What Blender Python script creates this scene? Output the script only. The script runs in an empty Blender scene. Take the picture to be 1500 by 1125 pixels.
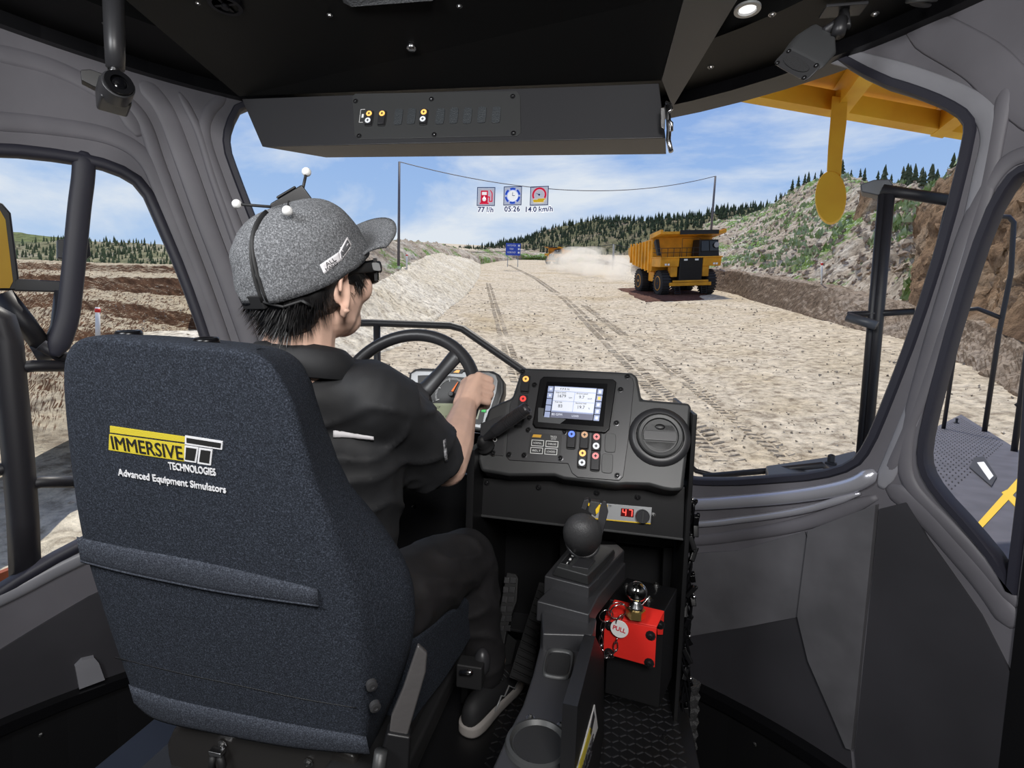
import bpy, bmesh, math, random
import numpy as np
from math import pi, sin, cos, tan, radians, atan2, hypot, sqrt
from mathutils import Vector as V, Matrix as Mx, noise
from mathutils.geometry import delaunay_2d_cdt, tessellate_polygon
random.seed(4)
SC = bpy.context.scene
COL = SC.collection
# ------------------------------------------------------------------ camera
F = 750.; PIT = .081; ROL = -.034; YAW = radians(10.5); CAM = V((0, 0, 1.2))
cy_, sy_ = cos(YAW), sin(YAW)
def ray(px, py):
    X = (px-750)/F; Y = (562.5-py)/F
    cr, sr = cos(ROL), sin(ROL)
    X, Y = X*cr+Y*sr, -X*sr+Y*cr
    c, s = cos(PIT), sin(PIT)
    x, y, z = X, c+Y*s, -s+Y*c
    return V((x*cy_-y*sy_, x*sy_+y*cy_, z))
cam = bpy.data.cameras.new('camera'); camo = bpy.data.objects.new('camera', cam); COL.objects.link(camo)
cam.sensor_width = 36; cam.lens = 36*F/1500; cam.clip_start = .02; cam.clip_end = 5000
fw = ray(750, 562.5).normalized(); rt = (ray(1000, 562.5)-ray(750, 562.5)).normalized(); up = rt.cross(fw)
m = Mx((rt, up, -fw)).transposed().to_4x4(); m.translation = CAM
camo.matrix_world = m
SC.camera = camo
# ------------------------------------------------------------------ light
vs = SC.view_settings; vs.view_transform = 'Standard'; vs.look = 'None'; vs.gamma = 1; vs.use_curve_mapping = False
vs.exposure = 0.0
SUN_AZ, SUN_EL = radians(-6), radians(64)           # azimuth to the right of straight ahead
sund = V((sin(SUN_AZ)*cos(SUN_EL), cos(SUN_AZ)*cos(SUN_EL), sin(SUN_EL)))
sl = bpy.data.lights.new('sun', 'SUN'); sl.energy = 3.9; sl.angle = radians(.8); sl.color = (1, .95, .86)
so = bpy.data.objects.new('sun', sl); COL.objects.link(so); so.rotation_euler = sund.to_track_quat('Z', 'Y').to_euler()
def area(name, loc, tgt, size, power, col=(1, 1, 1), sy=None):
    l = bpy.data.lights.new(name, 'AREA'); l.energy = power; l.size = size; l.color = col
    if sy: l.shape = 'RECTANGLE'; l.size_y = sy
    o = bpy.data.objects.new(name, l); COL.objects.link(o); o.location = loc
    o.rotation_euler = (V(loc)-V(tgt)).to_track_quat('Z', 'Y').to_euler()
    return o
area('studio_lamp', (.35, -.62, 1.95), (-.3, 1.2, .8), .5, 37, (1, .98, .96))
area('studio_lamp', (-1.1, -.35, 1.95), (-.5, 1.2, .8),  .5, 23, (.96, .98, 1))
w = bpy.data.worlds.new('sky'); SC.world = w; w.use_nodes = True
nt = w.node_tree; N = nt.nodes; L = nt.links; N.clear()
def nn(t, **k):
    n = N.new(t)
    for a, b in k.items(): setattr(n, a, b)
    return n
tc = nn('ShaderNodeTexCoord'); sx = nn('ShaderNodeSeparateXYZ'); L.new(tc.outputs['Generated'], sx.inputs[0])
gr = nn('ShaderNodeValToRGB'); e = gr.color_ramp.elements
e[0].position = 0.0; e[0].color = (.60, .76, .95, 1); e[1].position = .75; e[1].color = (.09, .22, .72, 1)
k = e.new(.28); k.color = (.36, .55, .90, 1)
L.new(sx.outputs['Z'], gr.inputs[0])
# clouds: direction flattened so that they lie in layers
dv = nn('ShaderNodeVectorMath', operation='MULTIPLY'); dv.inputs[1].default_value = (1.5, 1.5, 4.2)
L.new(tc.outputs['Generated'], dv.inputs[0])
no = nn('ShaderNodeTexNoise'); no.inputs['Scale'].default_value = 1.35; no.inputs['Detail'].default_value = 9; no.inputs['Roughness'].default_value = .58
no.inputs['Distortion'].default_value = .35
L.new(dv.outputs[0], no.inputs['Vector'])
cr = nn('ShaderNodeValToRGB'); e = cr.color_ramp.elements; e[0].position = .45; e[0].color = (0, 0, 0, 1); e[1].position = .62; e[1].color = (1, 1, 1, 1)
L.new(no.outputs['Fac'], cr.inputs[0])
mx = nn('ShaderNodeMix', data_type='RGBA'); mx.inputs['B'].default_value = (.86, .91, .97, 1)
ml = nn('ShaderNodeMath', operation='MULTIPLY'); ml.inputs[1].default_value = .93
L.new(cr.outputs[0], ml.inputs[0]); L.new(ml.outputs[0], mx.inputs['Factor']); L.new(gr.outputs[0], mx.inputs['A'])
bg = nn('ShaderNodeBackground'); bg.inputs[1].default_value = .92
L.new(mx.outputs['Result'], bg.inputs[0]); ou = nn('ShaderNodeOutputWorld'); L.new(bg.outputs[0], ou.inputs[0])

# ------------------------------------------------------------------ helpers
def aty(px, py, y): d = ray(px, py); return CAM+d*(y/d.y)
def atz(px, py, z): d = ray(px, py); return CAM+d*((z-CAM.z)/d.z)
def atx(px, py, x): d = ray(px, py); return CAM+d*(x/d.x)
def atr(px, py, r): d = ray(px, py); return CAM+d*(r/hypot(d.x, d.y))
CC = (-.41, .575); CR = 1.6
def cyl(px, py, R=CR):
    d = ray(px, py); ox, oy = -CC[0], -CC[1]
    a = d.x*d.x+d.y*d.y; b = ox*d.x+oy*d.y; k = ox*ox+oy*oy-R*R
    return CAM+d*((-b+sqrt(b*b-a*k))/a)
def cth(px, py): p = cyl(px, py); return (atan2(p.x-CC[0], p.y-CC[1]), p.z)
def cpt(th, z, r=CR): return V((CC[0]+r*sin(th), CC[1]+r*cos(th), z))
class Pl:                                             # a plane seen by the camera
    def __init__(s, o, n): s.o = V(o); s.n = V(n).normalized()
    def h(s, px, py, off=0):
        d = ray(px, py); return CAM+d*(((s.o-CAM).dot(s.n)+off)/d.dot(s.n))
def fr(o, x, y):                                       # frame with x along x, y made square to it
    x = V(x).normalized(); y = V(y); z = x.cross(y).normalized(); y = z.cross(x)
    m = Mx((x, y, z)).transposed().to_4x4(); m.translation = V(o); return m
def T(x, y=0, z=0): return Mx.Translation(V(x) if not isinstance(x, (int, float)) else V((x, y, z)))
def R(a, ax): return Mx.Rotation(a, 4, ax)
ROOTM = {}
def link(o, parent=None, kind=None, label=None, cat=None, group=None):
    COL.objects.link(o)
    if parent is not None:
        o.parent = parent; o.matrix_parent_inverse = ROOTM[parent.name].inverted(); 
    if kind: o['kind'] = kind
    if label: o['label'] = label
    if cat: o['category'] = cat
    if group: o['group'] = group
    ROOTM[o.name] = Mx.Identity(4) if parent is None else Mx.Identity(4)
    return o
def thing(name, label, cat, M=None, group=None):
    o = bpy.data.objects.new(name, None); o.empty_display_size = .05
    M = M if M is not None else Mx.Identity(4)
    if isinstance(M, V): M = Mx.Translation(M)
    link(o, None, None, label, cat, group); o.matrix_world = M; ROOTM[o.name] = M.copy()
    return o
class MB:
    def __init__(s, M=None): s.b = bmesh.new(); s.M = M if M is not None else Mx.Identity(4); s.mi = 0
    def v(s, p): return s.b.verts.new(s.M @ V(p))
    def f(s, vs, mi=None):
        try: f = s.b.faces.new(vs); f.material_index = s.mi if mi is None else mi; return f
        except ValueError: return None
    def box(s, c, d, M=None):
        M = M if M is not None else Mx.Identity(4); c = V(c)
        vs = [s.v(M @ (c+V((x*d[0]/2, y*d[1]/2, z*d[2]/2)))) for x in (-1, 1) for y in (-1, 1) for z in (-1, 1)]
        for q in ((0, 1, 3, 2), (4, 6, 7, 5), (0, 4, 5, 1), (2, 3, 7, 6), (0, 2, 6, 4), (1, 5, 7, 3)): s.f([vs[i] for i in q])
        return s
    def hexa(s, a, b):                                # two quads (lists of 4) joined
        va = [s.v(p) for p in a]; vb = [s.v(p) for p in b]; n = len(a)
        s.f(va[::-1]); s.f(vb)
        for i in range(n): s.f((va[i], va[(i+1) % n], vb[(i+1) % n], vb[i]))
        return s
    def rings(s, rs, cap=True, closed=True, loop=False):
        vr = [[s.v(p) for p in r] for r in rs]; n = len(rs[0])
        m_ = len(vr) if loop else len(vr)-1
        for i in range(m_):
            A = vr[i]; B = vr[(i+1) % len(vr)]
            for j in range(n if closed else n-1): s.f((A[j], A[(j+1) % n], B[(j+1) % n], B[j]))
        if cap and not loop and closed: s.f(vr[0][::-1]); s.f(vr[-1])
        return s
    def cone(s, a, b, ra, rb=None, n=12, cap=True):
        a = V(a); b = V(b); rb = ra if rb is None else rb
        q = (b-a).to_track_quat('Z', 'Y').to_matrix()
        rs = [[p+q @ V((r*cos(2*pi*i/n), r*sin(2*pi*i/n), 0)) for i in range(n)] for p, r in ((a, ra), (b, rb))]
        return s.rings(rs, cap)
    def lathe(s, a, ax, prof, n=20, xa=1, ya=1):      # prof: (r, h) pairs
        a = V(a); q = V(ax).to_track_quat('Z', 'Y').to_matrix()
        rs = [[a+q @ V((max(r, 1e-5)*xa*cos(2*pi*i/n), max(r, 1e-5)*ya*sin(2*pi*i/n), h)) for i in range(n)] for r, h in prof]
        return s.rings(rs)
    def ell(s, c, r, M=None, n=16, m=10):
        c = V(c); r = V((r, r, r)) if isinstance(r, (int, float)) else V(r); M = M if M is not None else Mx.Identity(3)
        M = M.to_3x3()
        rs = []
        for j in range(m+1):
            t = pi*j/m; t = min(max(t, .02), pi-.02)
            rs.append([c+M @ V((r.x*sin(t)*cos(2*pi*i/n), r.y*sin(t)*sin(2*pi*i/n), -r.z*cos(t))) for i in range(n)])
        return s.rings(rs)
    def cap(s, a, b, ra, rb, n=14):                   # tapered capsule
        a = V(a); b = V(b); d = b-a; l = d.length
        q = d.to_track_quat('Z', 'Y').to_matrix(); rs = []
        for k in range(5):
            t = -pi/2+.05+(pi/2-.05)*k/4; rs.append((ra*cos(t), ra*sin(t)))
        for k in range(5):
            t = (pi/2-.05)*k/4; rs.append((rb*cos(t), l+rb*sin(t)))
        return s.rings([[a+q @ V((r*cos(2*pi*i/n), r*sin(2*pi*i/n), h)) for i in range(n)] for r, h in rs])
    def tube(s, pts, r, n=8, closed=False, xa=1, ya=1, upv=None, cap=True):
        pts = [V(p) for p in pts]; rs = []; m_ = len(pts); ref = V(upv) if upv else None
        t0 = None
        for i, p in enumerate(pts):
            a = pts[(i-1) % m_] if closed or i > 0 else p; b = pts[(i+1) % m_] if closed or i < m_-1 else p
            t = (b-a).normalized()
            if ref is None:
                ref = V((0, 0, 1)) if abs(t.z) < .9 else V((1, 0, 0))
            x = t.cross(ref)
            if x.length < 1e-4: x = t.orthogonal()
            x.normalize(); y = x.cross(t); 
            if upv is None: ref = y
            rr = r[i] if isinstance(r, (list, tuple)) else r
            rs.append([p+(x*cos(2*pi*k/n)*xa+y*sin(2*pi*k/n)*ya)*rr for k in range(n)])
        return s.rings(rs, cap=cap and not closed, loop=closed)
    def prism(s, poly, a, b):                         # poly: 2D points in the local xy plane, from z=a to z=b
        n = len(poly)
        ar = sum(poly[i][0]*poly[(i+1) % n][1]-poly[(i+1) % n][0]*poly[i][1] for i in range(n))
        if ar < 0: poly = poly[::-1]
        A = [s.v((p[0], p[1], a)) for p in poly]; B = [s.v((p[0], p[1], b)) for p in poly]
        s.f(A[::-1]); s.f(B)
        for i in range(n): s.f((A[i], A[(i+1) % n], B[(i+1) % n], B[i]))
        return s
    def slab(s, pts, n, t):                           # 3D polygon thickened along -n by t
        n = V(n).normalized(); A = [V(p) for p in pts]
        c = V((0, 0, 0))
        for i in range(len(A)): c += (A[i]-A[0]).cross(A[(i+1) % len(A)]-A[0])
        if c.dot(n) < 0: A = A[::-1]
        B = [p-n*t for p in A]; va = [s.v(p) for p in A]; vb = [s.v(p) for p in B]; k = len(A)
        s.f(va); s.f(vb[::-1])
        for i in range(k): s.f((va[(i+1) % k], va[i], vb[i], vb[(i+1) % k]))
        return s
    def grid(s, rows, flip=False):
        vr = [[s.v(p) for p in r] for r in rows]
        for i in range(len(vr)-1):
            for j in range(len(vr[0])-1):
                q = (vr[i][j], vr[i][j+1], vr[i+1][j+1], vr[i+1][j]); s.f(q[::-1] if flip else q)
        return s
    def build(s, name, mats, parent=None, smooth=False, bevel=0, seg=2, sub=0, **kw):
        me = bpy.data.meshes.new(name)
        if not any(e.is_boundary for e in s.b.edges): bmesh.ops.recalc_face_normals(s.b, faces=s.b.faces)
        s.b.to_mesh(me); s.b.free()
        for m_ in (mats if isinstance(mats, (list, tuple)) else [mats]): me.materials.append(m_)
        o = bpy.data.objects.new(name, me)
        if smooth: me.polygons.foreach_set('use_smooth', [True]*len(me.polygons))
        if bevel:
            b = o.modifiers.new('b', 'BEVEL'); b.width = bevel; b.segments = seg; b.limit_method = 'ANGLE'; b.angle_limit = radians(35); b.harden_normals = False
            me.polygons.foreach_set('use_smooth', [True]*len(me.polygons))
            wn = o.modifiers.new('w', 'WEIGHTED_NORMAL')
        if sub: q = o.modifiers.new('s', 'SUBSURF'); q.levels = sub; q.render_levels = sub
        return link(o, parent, **kw)
def blob(mb, vox, smooth=6, fac=.5):
    """join overlapping solids in mb into one continuous skin"""
    me = bpy.data.meshes.new('t'); bmesh.ops.recalc_face_normals(mb.b, faces=mb.b.faces); mb.b.to_mesh(me); mb.b.free()
    o = bpy.data.objects.new('t', me); COL.objects.link(o)
    r = o.modifiers.new('r', 'REMESH'); r.mode = 'VOXEL'; r.voxel_size = vox
    if smooth: q = o.modifiers.new('s', 'SMOOTH'); q.iterations = smooth; q.factor = fac
    dg = bpy.context.evaluated_depsgraph_get(); dg.update()
    res = bpy.data.meshes.new_from_object(o.evaluated_get(dg)); bpy.data.objects.remove(o)
    return res
def meshobj(me, name, mats, parent=None, smooth=True, **kw):
    me.materials.clear()
    for m_ in (mats if isinstance(mats, (list, tuple)) else [mats]): me.materials.append(m_)
    if smooth: me.polygons.foreach_set('use_smooth', [True]*len(me.polygons))
    o = bpy.data.objects.new(name, me); me.name = name
    return link(o, parent, **kw)
def text(s, M, size, mat_, parent, name='lettering', sx=1, ax='CENTER', ext=.0006, bold=0, fit=None, shear=0, warp=None):
    c = bpy.data.curves.new('t', 'FONT'); c.body = s; c.size = size; c.align_x = ax; c.align_y = 'CENTER'; c.extrude = ext; c.offset = bold; c.shear = shear; c.resolution_u = 3
    o = bpy.data.objects.new('t', c); COL.objects.link(o)
    dg = bpy.context.evaluated_depsgraph_get(); dg.update()
    me = bpy.data.meshes.new_from_object(o.evaluated_get(dg)); bpy.data.objects.remove(o)
    if len(me.vertices) and fit:
        xs = [v.co.x for v in me.vertices]; ys = [v.co.y for v in me.vertices]
        x0, x1, y0, y1 = min(xs), max(xs), min(ys), max(ys)
        for v in me.vertices:
            v.co.x = ((v.co.x-x0)/(x1-x0)-.5)*fit[0]; v.co.y = ((v.co.y-y0)/(y1-y0)-.5)*fit[1]
    for v in me.vertices:
        v.co.x *= sx; v.co = M @ v.co
        if warp: v.co = warp(v.co)
    return meshobj(me, name, mat_, parent, smooth=False)
def children(o): return [c for c in COL.objects if c.parent == o]
def copytree(o, M, label=None, parent=None):
    kids = children(o); c = o.copy(); COL.objects.link(c)
    if parent is None:
        c.matrix_world = M; ROOTM[c.name] = M.copy()
        if label: c['label'] = label
    else: q = c.matrix_parent_inverse.copy(); c.parent = parent; c.matrix_parent_inverse = q
    for k_ in kids: copytree(k_, M, None, c)
    return c
# ------------------------------------------------------------------ materials
def mat(name, col, rough=.6, metal=0, spec=.5, var=None, vs_=8, bump=None, emit=0, col2=None, coat=0):
    m = bpy.data.materials.new(name); m.use_nodes = True; nt = m.node_tree; p = nt.nodes['Principled BSDF']; Lk = nt.links
    p.inputs['Base Color'].default_value = (*col, 1); p.inputs['Roughness'].default_value = rough; p.inputs['Metallic'].default_value = metal
    p.inputs['Specular IOR Level'].default_value = spec; p.inputs['Coat Weight'].default_value = coat
    tc = nt.nodes.new('ShaderNodeTexCoord')
    if var or col2:
        n = nt.nodes.new('ShaderNodeTexNoise'); n.inputs['Scale'].default_value = vs_; n.inputs['Detail'].default_value = 5
        Lk.new(tc.outputs['Object'], n.inputs['Vector'])
        r = nt.nodes.new('ShaderNodeValToRGB'); e = r.color_ramp.elements; e[0].position = .35; e[1].position = .65
        c2 = col2 or tuple(min(1, c*(1+var)) for c in col); c1 = col if col2 else tuple(c*(1-var) for c in col)
        e[0].color = (*c1, 1); e[1].color = (*c2, 1)
        Lk.new(n.outputs['Fac'], r.inputs[0]); Lk.new(r.outputs[0], p.inputs['Base Color'])
    if bump:
        n = nt.nodes.new('ShaderNodeTexNoise'); n.inputs['Scale'].default_value = bump[0]; n.inputs['Detail'].default_value = 3
        Lk.new(tc.outputs['Object'], n.inputs['Vector'])
        b = nt.nodes.new('ShaderNodeBump'); b.inputs['Strength'].default_value = bump[1]; b.inputs['Distance'].default_value = bump[2]
        Lk.new(n.outputs['Fac'], b.inputs['Height']); Lk.new(b.outputs[0], p.inputs['Normal'])
    if emit: p.inputs['Emission Color'].default_value = (*col, 1); p.inputs['Emission Strength'].default_value = emit
    return m
def soil(name, cols, scales, bumpk, rough=.95, steep=None, green=None, dist=.3):
    """layered earth: cols dark..light over two noises, optional colour for steep faces and grass patches"""
    m = bpy.data.materials.new(name); m.use_nodes = True; nt = m.node_tree; p = nt.nodes['Principled BSDF']; Lk = nt.links; nd = nt.nodes.new
    p.inputs['Roughness'].default_value = rough; p.inputs['Specular IOR Level'].default_value = .15
    tc = nd('ShaderNodeTexCoord')
    def noi(sc, det=6, ro=.6):
        n = nd('ShaderNodeTexNoise'); n.inputs['Scale'].default_value = sc; n.inputs['Detail'].default_value = det; n.inputs['Roughness'].default_value = ro
        Lk.new(tc.outputs['Object'], n.inputs['Vector']); return n
    def ramp(src, stops):
        r = nd('ShaderNodeValToRGB'); e = r.color_ramp.elements
        while len(e) < len(stops): e.new(.5)
        for i, (q, c) in enumerate(stops): e[i].position = q; e[i].color = (*c, 1)
        Lk.new(src, r.inputs[0]); return r
    def mixc(f, a, b, mode='MIX'):
        x = nd('ShaderNodeMix'); x.data_type = 'RGBA'; x.blend_type = mode
        if isinstance(f, float): x.inputs['Factor'].default_value = f
        else: Lk.new(f, x.inputs['Factor'])
        Lk.new(a, x.inputs['A']); Lk.new(b, x.inputs['B']); return x.outputs['Result']
    a = noi(scales[0]); b = noi(scales[1], 8, .7)
    n_ = len(cols)
    r1 = ramp(a.outputs['Fac'], [(.3+.4*i/(n_-1), c) for i, c in enumerate(cols)])
    r2 = ramp(b.outputs['Fac'], [(.36, (.45, .42, .4)), (.5, (.9, .9, .9)), (.66, (1.25, 1.25, 1.25))])
    c = mixc(1., r1.outputs[0], r2.outputs[0], 'MULTIPLY')
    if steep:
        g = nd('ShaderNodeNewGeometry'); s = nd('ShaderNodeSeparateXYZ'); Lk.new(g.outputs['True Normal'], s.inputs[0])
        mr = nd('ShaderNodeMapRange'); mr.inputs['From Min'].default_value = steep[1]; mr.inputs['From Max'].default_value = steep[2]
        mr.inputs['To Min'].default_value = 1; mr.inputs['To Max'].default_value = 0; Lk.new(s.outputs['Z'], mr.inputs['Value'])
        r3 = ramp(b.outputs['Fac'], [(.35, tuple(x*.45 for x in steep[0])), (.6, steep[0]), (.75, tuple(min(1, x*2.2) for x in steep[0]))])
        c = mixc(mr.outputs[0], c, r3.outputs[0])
    if green:
        n3 = noi(green[1], 5); n4 = noi(scales[1]*1.7, 4)
        rg = ramp(n3.outputs['Fac'], [(green[2], (0, 0, 0)), (green[2]+.05, (1, 1, 1))])
        rc = ramp(n4.outputs['Fac'], [(.4, green[0]), (.56, tuple(x*1.7 for x in green[0])), (.64, (.6, .62, .6))])
        c = mixc(rg.outputs[0], c, rc.outputs[0])
    Lk.new(c, p.inputs['Base Color'])
    vo = nd('ShaderNodeTexVoronoi'); vo.inputs['Scale'].default_value = scales[1]*.8; Lk.new(tc.outputs['Object'], vo.inputs['Vector'])
    ad = nd('ShaderNodeMath'); ad.operation = 'ADD'; Lk.new(b.outputs['Fac'], ad.inputs[0])
    mu = nd('ShaderNodeMath'); mu.operation = 'MULTIPLY'; mu.inputs[1].default_value = -.35; Lk.new(vo.outputs['Distance'], mu.inputs[0]); Lk.new(mu.outputs[0], ad.inputs[1])
    bp = nd('ShaderNodeBump'); bp.inputs['Strength'].default_value = bumpk; bp.inputs['Distance'].default_value = dist
    Lk.new(ad.outputs[0], bp.inputs['Height']); Lk.new(bp.outputs[0], p.inputs['Normal'])
    return m
K = dict(
 sill=mat('satin_sill_metal', (.62, .62, .68), .28, .55),
 wall=mat('grey_moulded_wall', (.135, .13, .146), .55, var=.14, vs_=3, bump=(14, .12, .01)),
 wall_lt=mat('light_grey_moulding', (.26, .26, .285), .38, var=.1, vs_=4),
 wall_dk=mat('charcoal_wall', (.035, .034, .04), .6, var=.15, vs_=3),
 wall_md=mat('mid_grey_panel', (.11, .108, .118), .6, var=.22, vs_=5),
 gasket=mat('rubber_gasket', (.022, .022, .034), .55),
 black=mat('black_painted_metal', (.0085, .0085, .0095), .42, bump=(900, .12, .0004)),
 blackg=mat('black_gloss', (.005, .005, .006), .28, spec=.3),
 ceil=mat('black_ceiling_panel', (.0045, .0045, .0045), .5, spec=.22, bump=(700, .08, .0004)),
 plast=mat('textured_dark_plastic', (.038, .039, .040), .42, bump=(1100, .3, .0004)),
 plast2=mat('dark_grey_plastic', (.03, .03, .033), .38, bump=(900, .2, .0003)),
 darkmetal=mat('dull_metal', (.09, .09, .095), .4, .6), spk=mat('speaker_grey', (.07, .072, .075), .5), rubber=mat('black_rubber', (.014, .014, .015), .6),
 steel=mat('steel', (.55, .55, .56), .22, 1), zinc=mat('zinc_screw', (.3, .3, .3), .35, 1), dscrew=mat('black_screw', (.03, .03, .032), .25, .6),
 brass=mat('brass_nut', (.75, .55, .22), .28, 1), chrome=mat('chrome_ball', (.5, .5, .5), .08, 1),
 red=mat('red_paint', (.72, .025, .018), .42, var=.05), white=mat('white_plastic', (.85, .85, .84), .45), silver=mat('silver_paint', (.42, .43, .44), .4, .3),
 yel=mat('yellow_paint', (.80, .52, .02), .45), embr_y=mat('yellow_embroidery', (.62, .50, .03), .8, bump=(600, .5, .001)),
 embr_w=mat('white_embroidery', (.72, .72, .74), .8, bump=(700, .4, .001)), embr_k=mat('black_embroidery', (.008, .008, .008), .8),
 skin=mat('skin', (.80, .52, .40), .48, var=.07, vs_=18, bump=(160, .15, .0008)), hair=mat('black_hair', (.009, .0085, .009), .38),
 shirt=mat('black_shirt_cloth', (.012, .0125, .0145), .72, var=.2, vs_=14, bump=(30, .12, .004)), pants=mat('black_trouser_cloth', (.0135, .0125, .014), .7, var=.2, vs_=14, bump=(24, .2, .004)),
 whitec=mat('white_cloth', (.72, .70, .72), .7), shoe=mat('black_shoe_mesh', (.02, .02, .022), .7, bump=(300, .4, .001)), sole=mat('grey_sole', (.40, .37, .35), .7),
 glassk=mat('dark_lens', (.05, .045, .02), .12, .5), barber=mat('plain_black_lens', (.004, .004, .005), .1),
 yelbody=mat('yellow_truck_paint', (.72, .33, .018), .5, var=.22, vs_=.8), yelbig=mat('weathered_yellow_steel', (.66, .34, .02), .6, col2=(.80, .50, .035), vs_=2.2, bump=(6, .2, .02)),
 tyre=mat('tyre', (.022, .021, .022), .85, bump=(3, .5, .05)), tglass=mat('truck_cab_glass', (.012, .014, .018), .15), tblack=mat('truck_black', (.008, .008, .009), .6),
 frame=mat('dark_steel_frame', (.018, .017, .021), .5), frame2=mat('blue_grey_steel', (.065, .07, .085), .45, var=.1),
 amber=mat('amber_lamp', (1, .50, .12), .4, emit=.75), redl=mat('red_lamp', (.9, .06, .05), .4, emit=.6), bluel=mat('blue_lamp', (.10, .20, .95), .4, emit=.9), whitel=mat('white_lamp', (.75, .78, .82), .4, emit=.25),
 led=mat('red_led', (1, .08, .06), .4, emit=1.6), ledk=mat('red_dark', (.10, .002, .003), .3), pink=mat('salmon_lamp', (.75, .22, .22), .4, emit=.35), tanl=mat('tan_lamp', (.62, .36, .2), .4, emit=.3),
 scr=mat('screen_light', (.62, .65, .72), .3, emit=.62), scrb=mat('screen_blue', (.30, .35, .52), .3, emit=.55), scrg=mat('screen_reflection_grey', (.12, .125, .13), .2), scrk=mat('screen_black', (.006, .006, .007), .12), ink=mat('ink', (.02, .02, .025), .6),
 lcd=mat('lcd', (.36, .39, .27), .35, emit=.25), orange=mat('orange_needle', (.95, .18, .02), .5, emit=.4), greenl=mat('green_lamp', (.03, .55, .1), .4, emit=.5),
)
def fabric(name, c, spk, sc=700, bs=.5, rough=.95):
    m = bpy.data.materials.new(name); m.use_nodes = True; nt = m.node_tree; p = nt.nodes['Principled BSDF']; Lk = nt.links; nd = nt.nodes.new
    p.inputs['Roughness'].default_value = rough; p.inputs['Specular IOR Level'].default_value = .2; p.inputs['Sheen Weight'].default_value = 0
    tc = nd('ShaderNodeTexCoord'); n = nd('ShaderNodeTexNoise'); n.inputs['Scale'].default_value = sc; n.inputs['Detail'].default_value = 4; n.inputs['Roughness'].default_value = .75
    Lk.new(tc.outputs['Object'], n.inputs['Vector']); r = nd('ShaderNodeValToRGB'); e = r.color_ramp.elements
    e[0].position = .38; e[0].color = (*[x*.45 for x in c], 1); e[1].position = .68; e[1].color = (*spk, 1); k = e.new(.52); k.color = (*c, 1)
    Lk.new(n.outputs['Fac'], r.inputs[0]); Lk.new(r.outputs[0], p.inputs['Base Color'])
    b = nd('ShaderNodeBump'); b.inputs['Strength'].default_value = bs; b.inputs['Distance'].default_value = .0015; Lk.new(n.outputs['Fac'], b.inputs['Height']); Lk.new(b.outputs[0], p.inputs['Normal'])
    return m
K['seatf'] = fabric('charcoal_seat_fabric', (.024, .029, .040), (.075, .088, .118), 430)
K['seatl'] = fabric('seat_piping_fabric', (.045, .051, .067), (.11, .125, .155), 430)
K['capf'] = fabric('heather_grey_cloth', (.15, .155, .165), (.36, .37, .39), 420)
# =================================================================== the round cab wall
def inpoly(p, poly):
    x, y = p; r = False; n = len(poly)
    for i in range(n):
        x0, y0 = poly[i]; x1, y1 = poly[(i+1) % n]
        if (y0 > y) != (y1 > y) and x < (x1-x0)*(y-y0)/(y1-y0)+x0: r = not r
    return r
def rnd(poly, it=2):                                  # round the corners of a closed outline
    if len(poly) == 4:
        q = []
        for i in range(4):
            a = poly[i]; b = poly[(i+1) % 4]; L_ = hypot(b[0]-a[0], b[1]-a[1]); m_ = min(hypot(poly[1][0]-poly[0][0], poly[1][1]-poly[0][1]), hypot(poly[2][0]-poly[1][0], poly[2][1]-poly[1][1])); t = min(.4, .15*m_/max(L_, 1e-9))
            q += [(a[0]+(b[0]-a[0])*t, a[1]+(b[1]-a[1])*t), (b[0]+(a[0]-b[0])*t, b[1]+(a[1]-b[1])*t)]
        poly = q; it = 2
    for _ in range(it):
        q = []
        for i in range(len(poly)):
            a = poly[i]; b = poly[(i+1) % len(poly)]; q += [(a[0]*.75+b[0]*.25, a[1]*.75+b[1]*.25), (a[0]*.25+b[0]*.75, a[1]*.25+b[1]*.75)]
        poly = q
    return poly
def ths(pts): return [cth(*p) for p in pts]
ZT = 2.16
ws = ths([(352, 150), (334, 185), (331, 215), (345, 255), (372, 325), (410, 420), (450, 520), (492, 640)])
a0 = ws[-1][0]; ws[0] = (ws[0][0], ws[0][1])
ws += [(a0+.06, .70)] + [(a0+.06+(cth(1010, 706)[0]-a0-.06)*i/6, .695+.0*i) for i in range(1, 6)] + ths([(1010, 706), (1070, 707), (1130, 703), (1200, 697), (1250, 682), (1272, 655), (1300, 590), (1342, 480), (1385, 345), (1421, 200), (1420, 172), (1385, 150), (1340, 132), (1290, 117)]) + [(cth(1200, 100)[0], ZT-.01), (cth(352, 150)[0]+.12, ZT-.01)]
ws_in = [ws[0]]+ws[1:]
lwo = ths([(-70, 222), (0, 217), (100, 228), (168, 243), (212, 270), (238, 330), (268, 400), (300, 490), (322, 560), (318, 690), (240, 740), (110, 803), (0, 868), (-70, 915)])
THE = cth(1487, 950)[0]                              # right-hand end of the light wall
rwo = ths([(1530, 245), (1500, 246), (1478, 262), (1445, 320), (1402, 450), (1364, 590), (1350, 655), (1352, 688), (1372, 722), (1420, 775), (1462, 828), (1505, 888)])
rwo = [(min(a, THE-.005), b) for a, b in rwo]
TH0 = -1.95
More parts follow.
